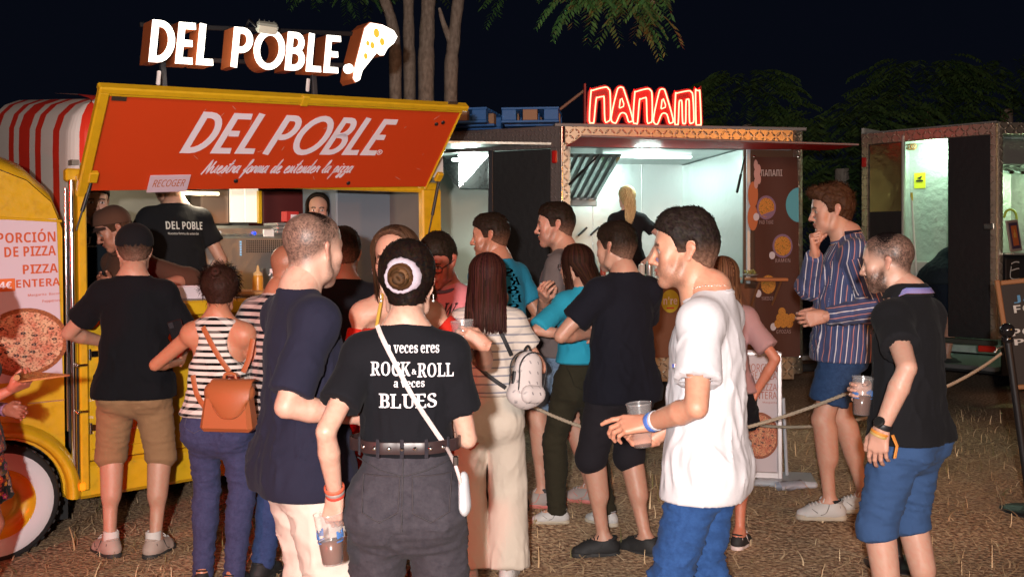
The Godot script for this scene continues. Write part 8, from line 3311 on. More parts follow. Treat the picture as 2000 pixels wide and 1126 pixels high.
	# --- man in grey-brown tee
	o = person({"x": 1092.0, "d": 5.9, "H": 1.785, "yaw": -104.0, "sex": "m", "skin": SK1, "label": "man in taupe T-shirt and pale denim shorts with folded tattooed arms",
		"head": [-92.0, 2.0, 0.0], "hair": {"kind": "short", "c": DARK_HAIR, "top": 0.012}, "beard": 0.35,
		"lean": Vector3(0, 0, -0.02),
		"arms": [{"w": [1062, 582, 5.52], "pole": Vector3(0.5, -1.0, 0.25), "hand": "hold"}, {"w": [1090, 592, 5.62], "pole": Vector3(-0.5, -1.0, 0.3), "hand": "relaxed"}],
		"feet": [[0.09, 0.10, 6.0], [-0.09, -0.16, -4.0]],
		"top": {"name": "tshirt", "mat": cloth(lin(0.15, 0.115, 0.11)), "hem": -0.04, "loose": 0.012, "sleeve": 0.62},
		"bottom": {"name": "denim_shorts", "to": 0.86, "ease": 0.018, "flare": 0.012, "mat": cloth(lin(0.20, 0.28, 0.38), "denim")}, "shoe": SNEAK.grey})
	b = MB.new()
	for k in 4:
		var q: Vector3 = J.E[0].lerp(J.W[0], 0.2 + k * 0.16)
		var ax: Vector3 = (J.W[0] - J.E[0]).normalized()
		var side := ax.cross(Vector3(1, 0.2, 0)).normalized()
		var outw := Vector3(1, 0, 0) - ax * ax.x
		outw = outw.normalized()
		var rr := 0.040 - k * 0.003
		b.tube([q + outw * rr + side * 0.014, q + ax * 0.016 + outw * (rr + 0.003), q + outw * rr - side * 0.014], 0.0035, 4)
	obj("tattoo", b, mat(lin(0.06, 0.05, 0.06), 0.7), o)

	# --- woman in turquoise tee
	o = person({"x": 1137.0, "d": 5.55, "H": 1.56, "yaw": -150.0, "sex": "f", "skin": SK1, "label": "woman in turquoise T-shirt and dark olive trousers with long dark hair",
		"head": [-128.0, 4.0, 0.0], "hair": {"kind": "long", "c": Color(0.014, 0.007, 0.006), "c2": Color(0.045, 0.018, 0.012), "len": 0.27, "count": 460, "wave": 0.012},
		"arms": [{"w": [1128, 655, 5.35], "pole": Vector3(0.9, -0.7, -0.4)}, {"w": [1165, 650, 5.5]}],
		"feet": [[0.10, 0.12, 58.0], [-0.12, -0.05, 20.0]],
		"top": {"name": "tshirt", "mat": cloth(lin(0.025, 0.30, 0.44)), "hem": 0.045, "loose": 0.008, "sleeve": 0.92, "cuff": 0.016},
		"bottom": {"name": "trousers", "to": 2.0, "ease": 0.012, "rise": 0.9, "pockets": true, "mat": cloth(lin(0.030, 0.026, 0.016)), "stitch": cloth(lin(0.02, 0.018, 0.012))}, "shoe": SNEAK.white})
	glasses_on(o, mat(lin(0.05, 0.04, 0.04), 0.3))

	# --- man in black tee, folded arms
	o = person({"x": 1216.0, "d": 5.2, "H": 1.735, "yaw": -148.0, "sex": "m", "skin": SK1, "label": "man in black T-shirt and black shorts standing with folded arms",
		"head": [-132.0, 3.0, 0.0], "hair": {"kind": "short", "c": DARK_HAIR, "top": 0.018}, "beard": 0.2,
		"arms": [{"w": [1152, 650, 5.28], "pole": Vector3(1.0, -0.5, 0.0), "hand": "hold"}, {"w": [1168, 646, 5.42], "pole": Vector3(-0.9, -0.6, 0.1), "hand": "fist", "dir": Vector3(-0.5, 0.1, 0.6)}],
		"feet": [[0.09, 0.06, 62.0], [-0.10, -0.05, 20.0]],
		"top": {"name": "tshirt", "mat": cloth(lin(0.010, 0.010, 0.016)), "hem": -0.072, "loose": 0.012, "ease": 0.016, "sleeve": 0.66},
		"bottom": {"name": "shorts", "to": 1.0, "ease": 0.020, "flare": 0.008, "mat": cloth(lin(0.017, 0.015, 0.019))}, "shoe": SNEAK.black})

	# --- woman behind the white T-shirt
	o = person({"x": 1412.0, "d": 5.3, "H": 1.535, "yaw": 176.0, "sex": "f", "build": 0.92, "skin": Color(0.46, 0.18, 0.11), "label": "woman with highlighted brown hair half hidden behind the white T-shirt",
		"head": [170.0, 2.0, 0.0], "hair": {"kind": "long", "c": Color(0.030, 0.012, 0.008), "c2": Color(0.20, 0.095, 0.05), "len": 0.24, "count": 560, "wave": 0.006},
		"arms": [{"w": [1430, 760, 5.4]}, {"w": [1474, 770, 5.25], "pole": Vector3(-0.9, -0.4, -0.6)}],
		"feet": [[0.08, 0.0, 10.0], [-0.085, 0.0, -30.0]],
		"top": {"name": "blouse", "mat": cloth(lin(0.36, 0.21, 0.21)), "hem": 0.0, "loose": 0.012, "sleeve": 0.75},
		"bottom": {"name": "black_skirt", "to": 0.45, "ease": 0.02, "flare": 0.02, "mat": blackt}, "shoe": SNEAK.runner})

	# --- young man in striped shirt
	var sp := {"x": 1644.0, "d": 5.68, "H": 1.89, "yaw": -97.0, "sex": "m", "skin": SK1, "label": "tall young man in striped shirt and denim shorts with hand at chin",
		"lean": Vector3(0, -0.005, -0.03), "head": [-96.0, 6.0, 0.0], "head_off": Vector3(0, 0, 0.035), "hair": {"kind": "curly", "c": Color(0.036, 0.015, 0.008), "c2": Color(0.085, 0.040, 0.021), "top": 0.02, "line": 0.064},
		"arms": [{"w": [1610, 618, 5.38], "pole": Vector3(0.4, -1.0, -0.9), "hand": "hold"}, {"w": [1592, 492, 5.52], "pole": Vector3(-0.2, -1.0, 0.5), "hand": "fist", "dir": Vector3(-0.2, 0.95, 0.1), "palm": Vector3(0.9, 0.2, 0.3)}],
		"feet": [[0.085, 0.10, 3.0], [-0.09, -0.13, -3.0]],
		"top": {"name": "striped_shirt", "mat": null, "hem": -0.065, "loose": 0.026, "ease": 0.020, "sleeve": 1.93, "cuff": 0.018, "fold": 0.007, "hems": false},
		"bottom": {"name": "denim_shorts", "to": 0.76, "ease": 0.020, "flare": 0.010, "pockets": true, "mat": cloth(lin(0.035, 0.075, 0.17), "denim"), "stitch": mat(lin(0.03, 0.05, 0.1), 0.8)}, "shoe": SNEAK.white}
	var stm := mat(Color.WHITE, 0.9)
	stm.albedo_texture = shirt_tex()
	stm.rim_enabled = true
	stm.rim = 0.1
	sp.top.mat = stm
	# stripes run down the body and along the arms
	sp.top["uvfn"] = func(p: Vector3, cc: Vector3) -> Vector2:
		var best := 9.0
		var seg := -1
		for i in 2:
			for k in 2:
				var a: Vector3 = J.S[i] if k == 0 else J.E[i]
				var c: Vector3 = J.E[i] if k == 0 else J.W[i]
				var q := Geometry3D.get_closest_point_to_segment(cc, a, c)
				var d := (cc - q).length()
				if d < best and (k == 1 or (cc - a).dot((c - a).normalized()) > 0.05):
					best = d
					seg = i * 2 + k
		if seg >= 0 and best < 0.098:
			var i := seg / 2
			var a: Vector3 = J.S[i] if seg % 2 == 0 else J.E[i]
			var c: Vector3 = J.E[i] if seg % 2 == 0 else J.W[i]
			var ax := (c - a).normalized()
			var s := ax.cross(Vector3(1, 0, 0)).normalized()
			return Vector2((p - a).dot(s) * 9.0, 0.5)
		var n: Vector3 = cc - J.C
		var u := p.z if absf(n.x) * 0.8 > absf(n.z) else p.x
		return Vector2((u + 0.12 * (p.y - 1.0)) * 9.0, 0.5)
	o = person(sp)
	b = ring_mesh(J.S[0].lerp(J.E[0], 0.0), Vector3.UP, 0.001, 0.001, 0.001)
	b = MB.new()
	var cr := []
	for k in 9:
		var a := lerpf(-2.0, 2.0, k / 8.0)
		cr.append(J.NB + Vector3(sin(a) * 0.078, 0.035 + 0.008 * cos(a), -cos(a) * 0.070 + 0.01))
	b.tube(cr, 0.012, 6)
	obj("shirt_collar", b, navyt, J.shirt)
	for i in 2:
		var kn: Vector3 = (Vector3(J.P.x, 0, 0))
	# --- man in black polo
	o = person({"x": 1778.0, "d": 3.96, "H": 1.665, "yaw": -136.0, "sex": "m", "build": 1.0, "skin": SK2, "cell": 0.011, "label": "bearded man in black polo shirt and blue shorts with a blue lanyard",
		"lean": Vector3(0.0, 0.0, 0.015), "head": [-122.0, 7.0, 0.0], "head_off": Vector3(0, 0.0, 0.025), "hair": {"kind": "fade", "c": Color(0.012, 0.008, 0.008), "c2": Color(0.016, 0.011, 0.010), "fade": 0.92, "top": 0.018, "side": 0.004}, "beard": 0.93,
		"arms": [{"w": [1722, 838, 3.66], "pole": Vector3(0.9, -0.2, -1.0), "hand": "relaxed", "dir": Vector3(-0.1, -0.95, -0.1), "palm": Vector3(0.5, 0, -0.6)}, {"w": [1706, 768, 4.00], "pole": Vector3(-0.9, -0.4, -0.6), "hand": "grip", "dir": Vector3(-0.9, 0.1, 0.1), "palm": Vector3(0.1, 0.0, 0.95)}],
		"feet": [[0.11, 0.04, 10.0], [-0.11, -0.03, -10.0]],
		"top": {"name": "polo_shirt", "mat": cloth(lin(0.011, 0.011, 0.013)), "hem": -0.035, "loose": 0.012, "sleeve": 0.62},
		"bottom": {"name": "shorts", "to": 1.10, "ease": 0.016, "flare": 0.008, "fold": 0.007, "mat": cloth(lin(0.040, 0.085, 0.20))}, "shoe": SNEAK.black})
	polo_extras(o)
	cup_at("half full beer cup held by the bearded man in the black polo", in_hand(1, -0.06), 0.48)

	# --- man in white T-shirt, nearest on the right
	o = person({"x": 1382.0, "d": 3.35, "H": 1.71, "yaw": -114.0, "sex": "m", "build": 0.98, "skin": Color(0.52, 0.265, 0.175), "cell": 0.010, "label": "man in white T-shirt and blue jeans with dark hair looking left",
		"lean": Vector3(0.0, 0.0, 0.0), "head": [-97.0, 2.0, 0.0], "head_off": Vector3(0, 0, 0.035), "head_scale": 1.03, "hair": {"kind": "short", "c": Color(0.010, 0.007, 0.006), "c2": Color(0.030, 0.021, 0.018), "top": 0.024, "side": 0.005, "line": 0.066}, "beard": 0.42,
		"arms": [{"w": [1266, 826, 3.26], "pole": Vector3(0.7, -0.8, -0.30), "hand": "point", "dir": Vector3(-0.88, -0.10, -0.1), "palm": Vector3(0.1, -0.75, -0.6)}, {"w": [1272, 858, 3.46], "pole": Vector3(-0.6, -0.8, -0.8), "hand": "hold", "dir": Vector3(-0.9, 0.15, 0.2), "palm": Vector3(0.0, 0.8, 0.5)}],
		"feet": [[0.10, 0.06, 10.0], [-0.10, -0.06, -6.0]],
		"top": {"name": "white_tshirt", "mat": cloth(lin(0.60, 0.575, 0.60)), "hem": -0.088, "loose": 0.010, "ease": 0.014, "sleeve": 0.70, "cuff": 0.022, "fold": 0.0055},
		"bottom": {"name": "jeans", "to": 2.0, "ease": 0.010, "fold": 0.007, "pockets": true, "mat": cloth(lin(0.030, 0.085, 0.24), "denim"), "stitch": mat(lin(0.10, 0.10, 0.16), 0.8)}, "shoe": SNEAK.white})
	white_extras(o)
	cup_at("clear cup partly hidden by the hands of the man in white", Transform3D(Basis(Vector3.BACK, 0.1), at(1256, 872, 3.42)), 0.04)

	# --- girl at the left edge
	var fl := cloth(Color.WHITE, "print", flower_tex(), Vector3(3.2, 3.2, 3.2))
	o = person({"x": -66.0, "d": 4.15, "H": 1.46, "yaw": 96.0, "sex": "f", "skin": Color(0.42, 0.14, 0.09), "label": "person in black floral outfit at the left edge holding a pizza slice",
		"lean": Vector3(0, 0, -0.02), "head": [92.0, 4.0, 0.0], "head_off": Vector3(0, 0, 0.02), "hair": {"kind": "tied", "c": BROWN_HAIR},
		"arms": [{"w": [12, 800, 4.3], "pole": Vector3(0.5, -0.6, -1.0)}, {"w": [22, 760, 3.98], "pole": Vector3(-0.4, -1.0, -0.4), "hand": "hold", "dir": Vector3(0.8, 0.35, 0.1), "palm": Vector3(0, 0.9, -0.3)}],
		"top": {"name": "floral_top", "mat": fl, "hem": -0.03, "sleeve": 0.55},
		"bottom": {"name": "floral_shorts", "to": 0.72, "ease": 0.024, "flare": 0.02, "mat": fl}, "shoe": SNEAK.white})
	b = MB.new()
	for k in 4:
		b.add(ring_mesh(J.W[0].lerp(J.E[0], 0.04 + 0.05 * k), J.W[0] - J.E[0], 0.025, 0.004, 0.006).commit().surface_get_arrays(0))
	obj("bracelet", b, mat(lin(0.3, 0.12, 0.2), 0.6), o)
	var sl := thing("pizza_slice", "slice of pizza held up at the left edge before the poster", "pizza", at(82, 736, 3.95), 0.3)
	b = MB.new()
	b.poly(PackedVector2Array([Vector2(-0.08, -0.055), Vector2(0.10, 0.0), Vector2(-0.08, 0.055)]), Transform3D(Basis(Vector3.RIGHT, -PI / 2 + 0.25), Vector3.ZERO), 0.008)
	var pm2 := mat(Color(0.9, 0.8, 0.6), 0.6)
	pm2.albedo_texture = pizza_tex()
	obj("topping", b, pm2, sl)
	b = MB.new()
	b.tube([Vector3(-0.083, 0.004, -0.055), Vector3(-0.09, 0.006, 0.0), Vector3(-0.083, 0.008, 0.055)], 0.012, 8)
	obj("crust", b, mat(lin(0.35, 0.16, 0.06), 0.8), sl)

	workers()

func workers() -> void:
	var blackt := cloth(lin(0.012, 0.012, 0.014))
	var b: MB
	var o := person({"x": 355.0, "d": 6.45, "H": 1.76, "floor": 0.42, "yaw": -146.0, "sex": "m", "skin": SK1, "cell": 0.014, "label": "van worker in black back-lettered T-shirt seen from behind under the hatch",
		"lean": Vector3(0.02, -0.02, 0.10), "head": [-130.0, 20.0, 0.0], "hair": {"kind": "short", "c": DARK_HAIR}, "beard": 0.5,
		"arms": [{"w": [312, 520, 6.5], "pole": Vector3(1, -0.4, -0.2)}, {"w": [400, 540, 6.8]}],
		"top": {"name": "tshirt", "mat": blackt, "hem": -0.06, "loose": 0.01}, "bottom": {"name": "trousers", "to": 2.0, "mat": blackt}})
	var zb := zmap(J.top.V, Vector3(0, 0, -1))
	b = MB.new()
	# read from behind: local x runs leftwards, so the lettering is mirrored into place
	var arr := text_arrays("DEL POBLE", "sans_bold", 0.0, 0.0, 0.24, 0.05, 0.001)
	press(b, mirrored(arr, 0.11, J.C.y + 0.03), zb, -1.0)
	arr = text_arrays("Nuestra forma de entender", "sans", 0.0, 0.0, 0.20, 0.016, 0.001)
	press(b, mirrored(arr, 0.10, J.C.y - 0.005), zb, -1.0)
	obj("back_lettering", b, mat(lin(0.62, 0.6, 0.55), 0.8), J.shirt)

	o = person({"x": 262.0, "d": 6.0, "H": 1.68, "floor": 0.21, "yaw": -40.0, "sex": "m", "skin": Color(0.40, 0.18, 0.12), "cell": 0.014, "label": "van worker in brown cap and brown shirt bending over the counter",
		"lean": Vector3(0, -0.03, 0.06), "head": [-58.0, 26.0, 0.0], "hair": {"kind": "short", "c": BROWN_HAIR},
		"arms": [{"w": [300, 560, 5.75]}, {"w": [215, 560, 5.8]}],
		"top": {"name": "shirt", "mat": cloth(lin(0.085, 0.038, 0.025)), "hem": -0.05, "loose": 0.015, "sleeve": 1.2}, "bottom": {"name": "trousers", "to": 2.0, "mat": blackt}})
	cap_on(o, cloth(lin(0.10, 0.045, 0.03)), cloth(lin(0.05, 0.025, 0.02)))

	o = person({"x": 182.0, "d": 6.25, "H": 1.70, "floor": 0.33, "yaw": 10.0, "sex": "m", "skin": SK1, "cell": 0.014, "label": "van worker in dark polo with small white chest emblem behind the left strut",
		"head": [30.0, 10.0, 0.0], "hair": {"kind": "short", "c": DARK_HAIR},
		"arms": [{"w": [205, 600, 6.0]}, {"w": [165, 590, 6.0]}],
		"top": {"name": "tshirt", "mat": cloth(lin(0.008, 0.013, 0.018)), "hem": -0.05, "loose": 0.01}, "bottom": {"name": "trousers", "to": 2.0, "mat": blackt}})
	var zf := zmap(J.top.V, Vector3(0, 0, 1))
	b = MB.new()
	press(b, text_arrays("J", "serif_bold", -0.01, J.C.y + 0.05, 0.022, 0.045, 0.001), zf, 1.0)
	press(b, text_arrays("DEL POBLE", "sans_bold", -0.04, J.C.y + 0.032, 0.085, 0.012, 0.001), zf, 1.0)
	obj("chest_emblem", b, mat(lin(0.5, 0.5, 0.5), 0.8), J.shirt)

	o = person({"x": 622.0, "d": 7.25, "H": 1.60, "floor": 0.40, "yaw": 0.0, "sex": "f", "skin": SK1, "cell": 0.014, "label": "dark haired van worker whose eyes show above the man in navy",
		"head": [8.0, 4.0, 0.0], "hair": {"kind": "long", "c": DARK_HAIR, "len": 0.12, "count": 200, "line": 0.055},
		"arms": [{"out": 0.1}, {"out": 0.1}],
		"top": {"name": "tshirt", "mat": blackt, "hem": -0.03}, "bottom": {"name": "trousers", "to": 2.0, "mat": blackt}})

	o = person({"x": 1226.0, "d": 9.75, "H": 1.60, "floor": 0.62, "yaw": 178.0, "sex": "f", "skin": SK2, "cell": 0.015, "label": "worker with blonde ponytail in black T-shirt inside the lit trailer",
		"head": [188.0, 0.0, 0.0], "hair": {"kind": "tail", "c": Color(0.30, 0.20, 0.09), "c2": Color(0.62, 0.48, 0.25), "len": 0.34, "count": 260, "wave": 0.012},
		"arms": [{"w": [1200, 500, 9.9]}, {"w": [1270, 500, 9.55], "pole": Vector3(-1, -0.5, -0.3)}],
		"top": {"name": "tshirt", "mat": blackt, "hem": 0.0}, "bottom": {"name": "trousers", "to": 2.0, "mat": blackt}})

	o = person({"x": 1838.0, "d": 10.15, "H": 1.74, "floor": 0.42, "yaw": 105.0, "sex": "m", "build": 1.15, "skin": SK1, "cell": 0.015, "label": "worker in dark clothes bending over inside the right trailer doorway",
		"lean": Vector3(0, -0.22, 0.36), "head": [105.0, 50.0, 0.0], "hair": {"kind": "short", "c": DARK_HAIR},
		"arms": [{"w": [1880, 560, 10.3]}, {"w": [1880, 560, 10.0]}],
		"top": {"name": "tshirt", "mat": cloth(lin(0.012, 0.020, 0.028)), "hem": -0.06, "loose": 0.02}, "bottom": {"name": "shorts", "to": 0.95, "ease": 0.03, "flare": 0.02, "mat": cloth(lin(0.008, 0.014, 0.026))}, "shoe": SNEAK.black})

# lettering for a back: x0 is the right-hand local edge where the text begins when seen from behind
func mirrored(arr: Array, x0: float, y0: float) -> Array:
	var p: PackedVector3Array = arr[Mesh.ARRAY_VERTEX]
	for i in p.size(): p[i] = Vector3(x0 - p[i].x, p[i].y + y0, p[i].z)
	arr[Mesh.ARRAY_VERTEX] = p
	return arr

# radius of clothes round an axis at height y, in 48 directions
func outline(fs: Array, y: float, tol: float, c: Vector3) -> Array:
	var r := []
	for k in 48: r.append(0.0)
	for f in fs:
		for v in f.V:
			if absf(v.y - y) < tol:
				var k := posmod(int(round(atan2(v.x - c.x, v.z - c.z) / TAU * 48.0)), 48)
				r[k] = maxf(r[k], Vector2(v.x - c.x, v.z - c.z).length())
	var s := []
	for k in 48:
		var m := 0.0
		for j in range(-1, 2): m = maxf(m, r[posmod(k + j, 48)])
		s.append(m)
	return s
func flower_earring(o: Node3D) -> void:
	var HX: Transform3D = J.HX
	var b := MB.new()
	var c := HX * Vector3(-0.086, -0.045, 0.0)
	for k in 5:
		var a := TAU * k / 5.0
		var q := c + Vector3(cos(a), sin(a), 0) * 0.011
		b.lathe(q, [Vector2(0.0, -0.003), Vector2(0.008, 0.0), Vector2(0.0, 0.003)], 10, Basis(Vector3.RIGHT, PI / 2))
	b.lathe(c + Vector3(0, 0, 0.003), [Vector2(0.0, -0.004), Vector2(0.005, 0.0), Vector2(0.0, 0.004)], 10, Basis(Vector3.RIGHT, PI / 2))
	obj("flower_earring", b, mat(lin(0.75, 0.68, 0.7), 0.4), o)

func bun_woman_extras(o: Node3D) -> void:
	var HX: Transform3D = J.HX
	var zb := zmap(J.top.V, Vector3(0, 0, -1))
	var X: Transform3D = J.X
	# place lettering by where it shows on the back of the shirt
	var lx := func(px: float) -> float: return local_of(X, at(px, 700, 2.93)).x
	var ly := func(py: float) -> float: return local_of(X, at(800, py, 2.93)).y
	var white := mat(lin(0.68, 0.64, 0.66), 0.85)
	var b := MB.new()
	for t in [["a veces eres", 752, 691, 856, 675, "serif_bold"], ["ROCK", 721, 735, 800, 708, "serif_bold"], ["&", 803, 732, 812, 722, "serif_bold"], ["ROLL", 814, 738, 884, 711, "serif_bold"], ["a veces", 768, 757, 828, 745, "serif_bold"], ["BLUES", 738, 798, 851, 770, "serif_bold"]]:
		var w: float = lx.call(t[1]) - lx.call(t[3])
		var h: float = ly.call(t[4]) - ly.call(t[2])
		var arr := text_arrays(t[0], t[5], 0, 0, w, h, 0.001)
		press(b, mirrored(arr, lx.call(t[1]), ly.call(t[2])), zb, -1.0, 0.0035)
	obj("back_lettering", b, white, J.shirt)
	# belt with studs
	var zp := zmap(J.pants.V, Vector3(0, 0, -1))
	b = MB.new()
	var belt := mat(lin(0.030, 0.016, 0.016), 0.4)
	var y0: float = ly.call(876)
	var rows := []
	var rim := outline([J.top, J.pants], y0, 0.02, Vector3(J.Wt.x, 0, J.Wt.z))
	for k in 49:
		var a := TAU * k / 48.0
		var r: float = rim[k % 48] + 0.002
		var line := PackedVector3Array()
		for e in [[-0.018, -0.004], [-0.017, 0.004], [0.017, 0.004], [0.018, -0.004]]:
			line.append(Vector3(J.Wt.x + sin(a) * (r + e[1]), y0 + e[0], J.Wt.z + cos(a) * (r + e[1])))
		rows.append(line)
	b.grid(rows, false, true)
	var bo := obj("belt", b, belt, o)
	for k in 7:
		b = MB.new()
		var a := PI + (k - 3) * 0.30
		var rr: float = rim[posmod(int(round(a / TAU * 48.0)), 48)] + 0.006
		var q := Vector3(J.Wt.x + sin(a) * rr, y0, J.Wt.z + cos(a) * rr)
		b.lathe(q, [Vector2(0.007, 0.0), Vector2(0.005, 0.004), Vector2(0.0, 0.0055)], 12, Basis(Quaternion(Vector3.UP, Vector3(sin(a), 0, cos(a)))))
		obj("stud", b, chrome, bo)
	for k in 5:
		b = MB.new()
		var a := PI + (k - 2) * 0.52
		var rr: float = rim[posmod(int(round(a / TAU * 48.0)), 48)] + 0.007
		b.box(Vector3(J.Wt.x + sin(a) * rr, y0, J.Wt.z + cos(a) * rr), Vector3(0.012, 0.056, 0.005), 0.002, Basis(Vector3.UP, a))
		obj("belt_loop", b, cloth(lin(0.034, 0.030, 0.036), "denim"), bo)
	b = MB.new()
	var xs: float = J.P.x
	var seamline := []
	for k in 9:
		var y := lerpf(y0 - 0.03, J.P.y - 0.10, k / 8.0)
		seamline.append(Vector2(xs, y))
	seam(b, seamline, zp, -1.0, 0.0028)
	for s in [-1.0, 1.0]:
		seam(b, [Vector2(xs, y0 - 0.085), Vector2(xs + s * 0.07, y0 - 0.07), Vector2(xs + s * 0.145, y0 - 0.045)], zp, -1.0, 0.0022)
	obj("yoke_seam", b, mat(lin(0.028, 0.024, 0.028), 0.8), o)
	# pale shoulder strap across the back with its small bag at the hip
	var st := thing("shoulder_bag", "small white bag on a pale strap across the lettered black T-shirt", "bag", X.origin, PI)
	var pts := []
	for e in [[730, 638], [765, 702], [800, 765], [835, 825], [870, 880]]:
		pts.append(Vector2(lx.call(e[0]), ly.call(e[1])))
	b = MB.new()
	strap_on(b, pts, 0.014, zb, -1.0, 0.006)
	var hip := X.affine_inverse() * at(890, 910, 2.88)
	var hip2 := X.affine_inverse() * at(905, 960, 2.90)
	var e0: Vector2 = pts[4]
	b.tube(path3([Vector3(e0.x, e0.y, -(zat(zb, e0) + 0.006)), hip, hip2], 6), 0.006, 6)
	obj("strap", b, mat(lin(0.50, 0.42, 0.40), 0.6), st)
	b = MB.new()
	b.box(hip + Vector3(0, 0.015, 0), Vector3(0.016, 0.03, 0.012), 0.003)
	obj("strap_ring", b, chrome, st)
	var g := Fld.new(hip2 + Vector3(-0.08, -0.12, -0.08), hip2 + Vector3(0.08, 0.08, 0.08), 0.007)
	g.bone(hip2 + Vector3(-0.004, -0.04, 0.01), hip2 + Vector3(0, 0.03, 0.01), 0.034, 0.028, 0.01, Vector3(1, 0, 0.2).normalized(), 1.9)
	g.mesh()
	obj("pouch", amesh(g.arrays()), mat(lin(0.5, 0.5, 0.52), 0.4), st)
	# scrunchie round the bun
	b = MB.new()
	var bc := Vector3(0.012, 0.010, -0.118)
	var ax := Vector3(0, 0.2, -1).normalized()
	var sx := ax.cross(Vector3.UP).normalized()
	var sy := sx.cross(ax)
	rows = []
	for k in 41:
		var a := TAU * k / 40.0
		var line := PackedVector3Array()
		var fat := 0.005 + 0.0008 * sin(a * 9.0) + 0.013 * smoothstep(-0.35, 0.5, cos(a - 2.3))
		for m in 9:
			var q := TAU * m / 8.0
			var rad := 0.043 + cos(q) * fat + 0.0012 * sin(a * 17.0)
			line.append(HX * (bc + (sx * cos(a) + sy * sin(a)) * rad + ax * sin(q) * fat * 1.2))
		rows.append(line)
	b.grid(rows)
	obj("scrunchie", b, cloth(lin(0.38, 0.32, 0.37)), o)
	# earrings
	for s in [-1.0, 1.0]:
		b = MB.new()
		var q := HX * Vector3(s * 0.079, -0.052, -0.010)
		b.tube([q + Vector3(0, 0.012, 0), q], 0.0022, 5)
		b.lathe(q, [Vector2(0.0, -0.014), Vector2(0.006, -0.008), Vector2(0.0, 0.0)], 10)
		obj("earring", b, mat(lin(0.5, 0.45, 0.42), 0.25, 0.7), o)
	# bracelets on the hanging arm
	for k in 3:
		var q: Vector3 = J.W[0].lerp(J.E[0], 0.03 + 0.05 * k)
		obj("bracelet", ring_mesh(q, J.W[0] - J.E[0], 0.0245 + 0.0012 * k, 0.004, 0.006), [mat(lin(0.5, 0.05, 0.03), 0.6), mat(lin(0.5, 0.42, 0.4), 0.3, 0.5), mat(lin(0.55, 0.10, 0.05), 0.6)][k], o)

func polo_extras(o: Node3D) -> void:
	var NB: Vector3 = J.NB
	var b := MB.new()
	# folded collar
	var rows := []
	for k in 19:
		var a := lerpf(-2.5, 2.5, k / 18.0)
		var line := PackedVector3Array()
		for e in [[0.066, 0.045], [0.070, 0.050], [0.080, 0.040], [0.094, 0.010], [0.098, 0.0]]:
			line.append(NB + Vector3(sin(a) * e[0] * 1.08, e[1] + 0.010 - 0.010 * (1.0 + cos(a + PI)) * 0.0 - 0.02 * maxf(0.0, -cos(a)), -cos(a) * e[0] + 0.008))
		rows.append(line)
	b.grid(rows, false, true)
	obj("polo_collar", b, cloth(lin(0.012, 0.012, 0.014)), J.shirt)
	# lanyard over the collar
	b = MB.new()
	var r2 := []
	for k in 25:
		var a := lerpf(-2.3, 2.3, k / 24.0)
		var line := PackedVector3Array()
		var drop := 0.060 * maxf(0.0, absf(a) - 1.2)
		for e in [[0.084, 0.048], [0.098, 0.026]]:
			line.append(NB + Vector3(sin(a) * e[0] * 1.10, e[1] - drop - 0.004, -cos(a) * e[0] * 1.02 + 0.008))
		r2.append(line)
	b.grid(r2, false, true)
	var lm := mat(Color.WHITE, 0.6)
	var im := Image.create_empty(128, 8, false, Image.FORMAT_RGB8)
	for x in 128:
		var t := fposmod(x / 26.0, 1.0)
		var c := Color(0.10, 0.32, 0.68)
		if t > 0.55 and t < 0.75: c = Color(0.85, 0.82, 0.85)
		elif t >= 0.75 and t < 0.92: c = Color(0.72, 0.12, 0.18)
		for y in 8: im.set_pixel(x, y, c if (y + x / 6) % 5 != 0 else c.lightened(0.25))
	lm.albedo_texture = img_tex(im)
	obj("lanyard", b, lm, o)
	# watch and wristbands on the near wrist
	var q: Vector3 = J.W[0].lerp(J.E[0], 0.06)
	var ax: Vector3 = J.W[0] - J.E[0]
	var wt := obj("watch_strap", ring_mesh(q, ax, 0.030, 0.004, 0.011), black, o)
	b = MB.new()
	b.lathe(q + Vector3(0.028, 0.018, 0.0), [Vector2(0.0, -0.004), Vector2(0.021, -0.004), Vector2(0.022, 0.004), Vector2(0.018, 0.008), Vector2(0.0, 0.008)], 18, Basis(Quaternion(Vector3.UP, Vector3(0.75, 0.6, 0.1).normalized())))
	obj("watch_case", b, mat(lin(0.03, 0.03, 0.03), 0.2, 0.4), wt)
	for k in 2:
		obj("wristband", ring_mesh(J.W[0].lerp(J.E[0], -0.05 - 0.04 * k), ax, 0.031, 0.003, 0.005), mat([lin(0.6, 0.22, 0.03), lin(0.45, 0.30, 0.10)][k], 0.6), o)
	b = MB.new()
	for k in 2:
		var e: Vector3 = J.W[0] + Vector3(-0.02 - 0.01 * k, -0.02, -0.03)
		b.tube([e, e + Vector3(-0.012, -0.04, -0.012), e + Vector3(-0.006, -0.085, -0.006)], 0.004, 5)
	obj("wristband_tail", b, mat(lin(0.6, 0.22, 0.03), 0.6), o)

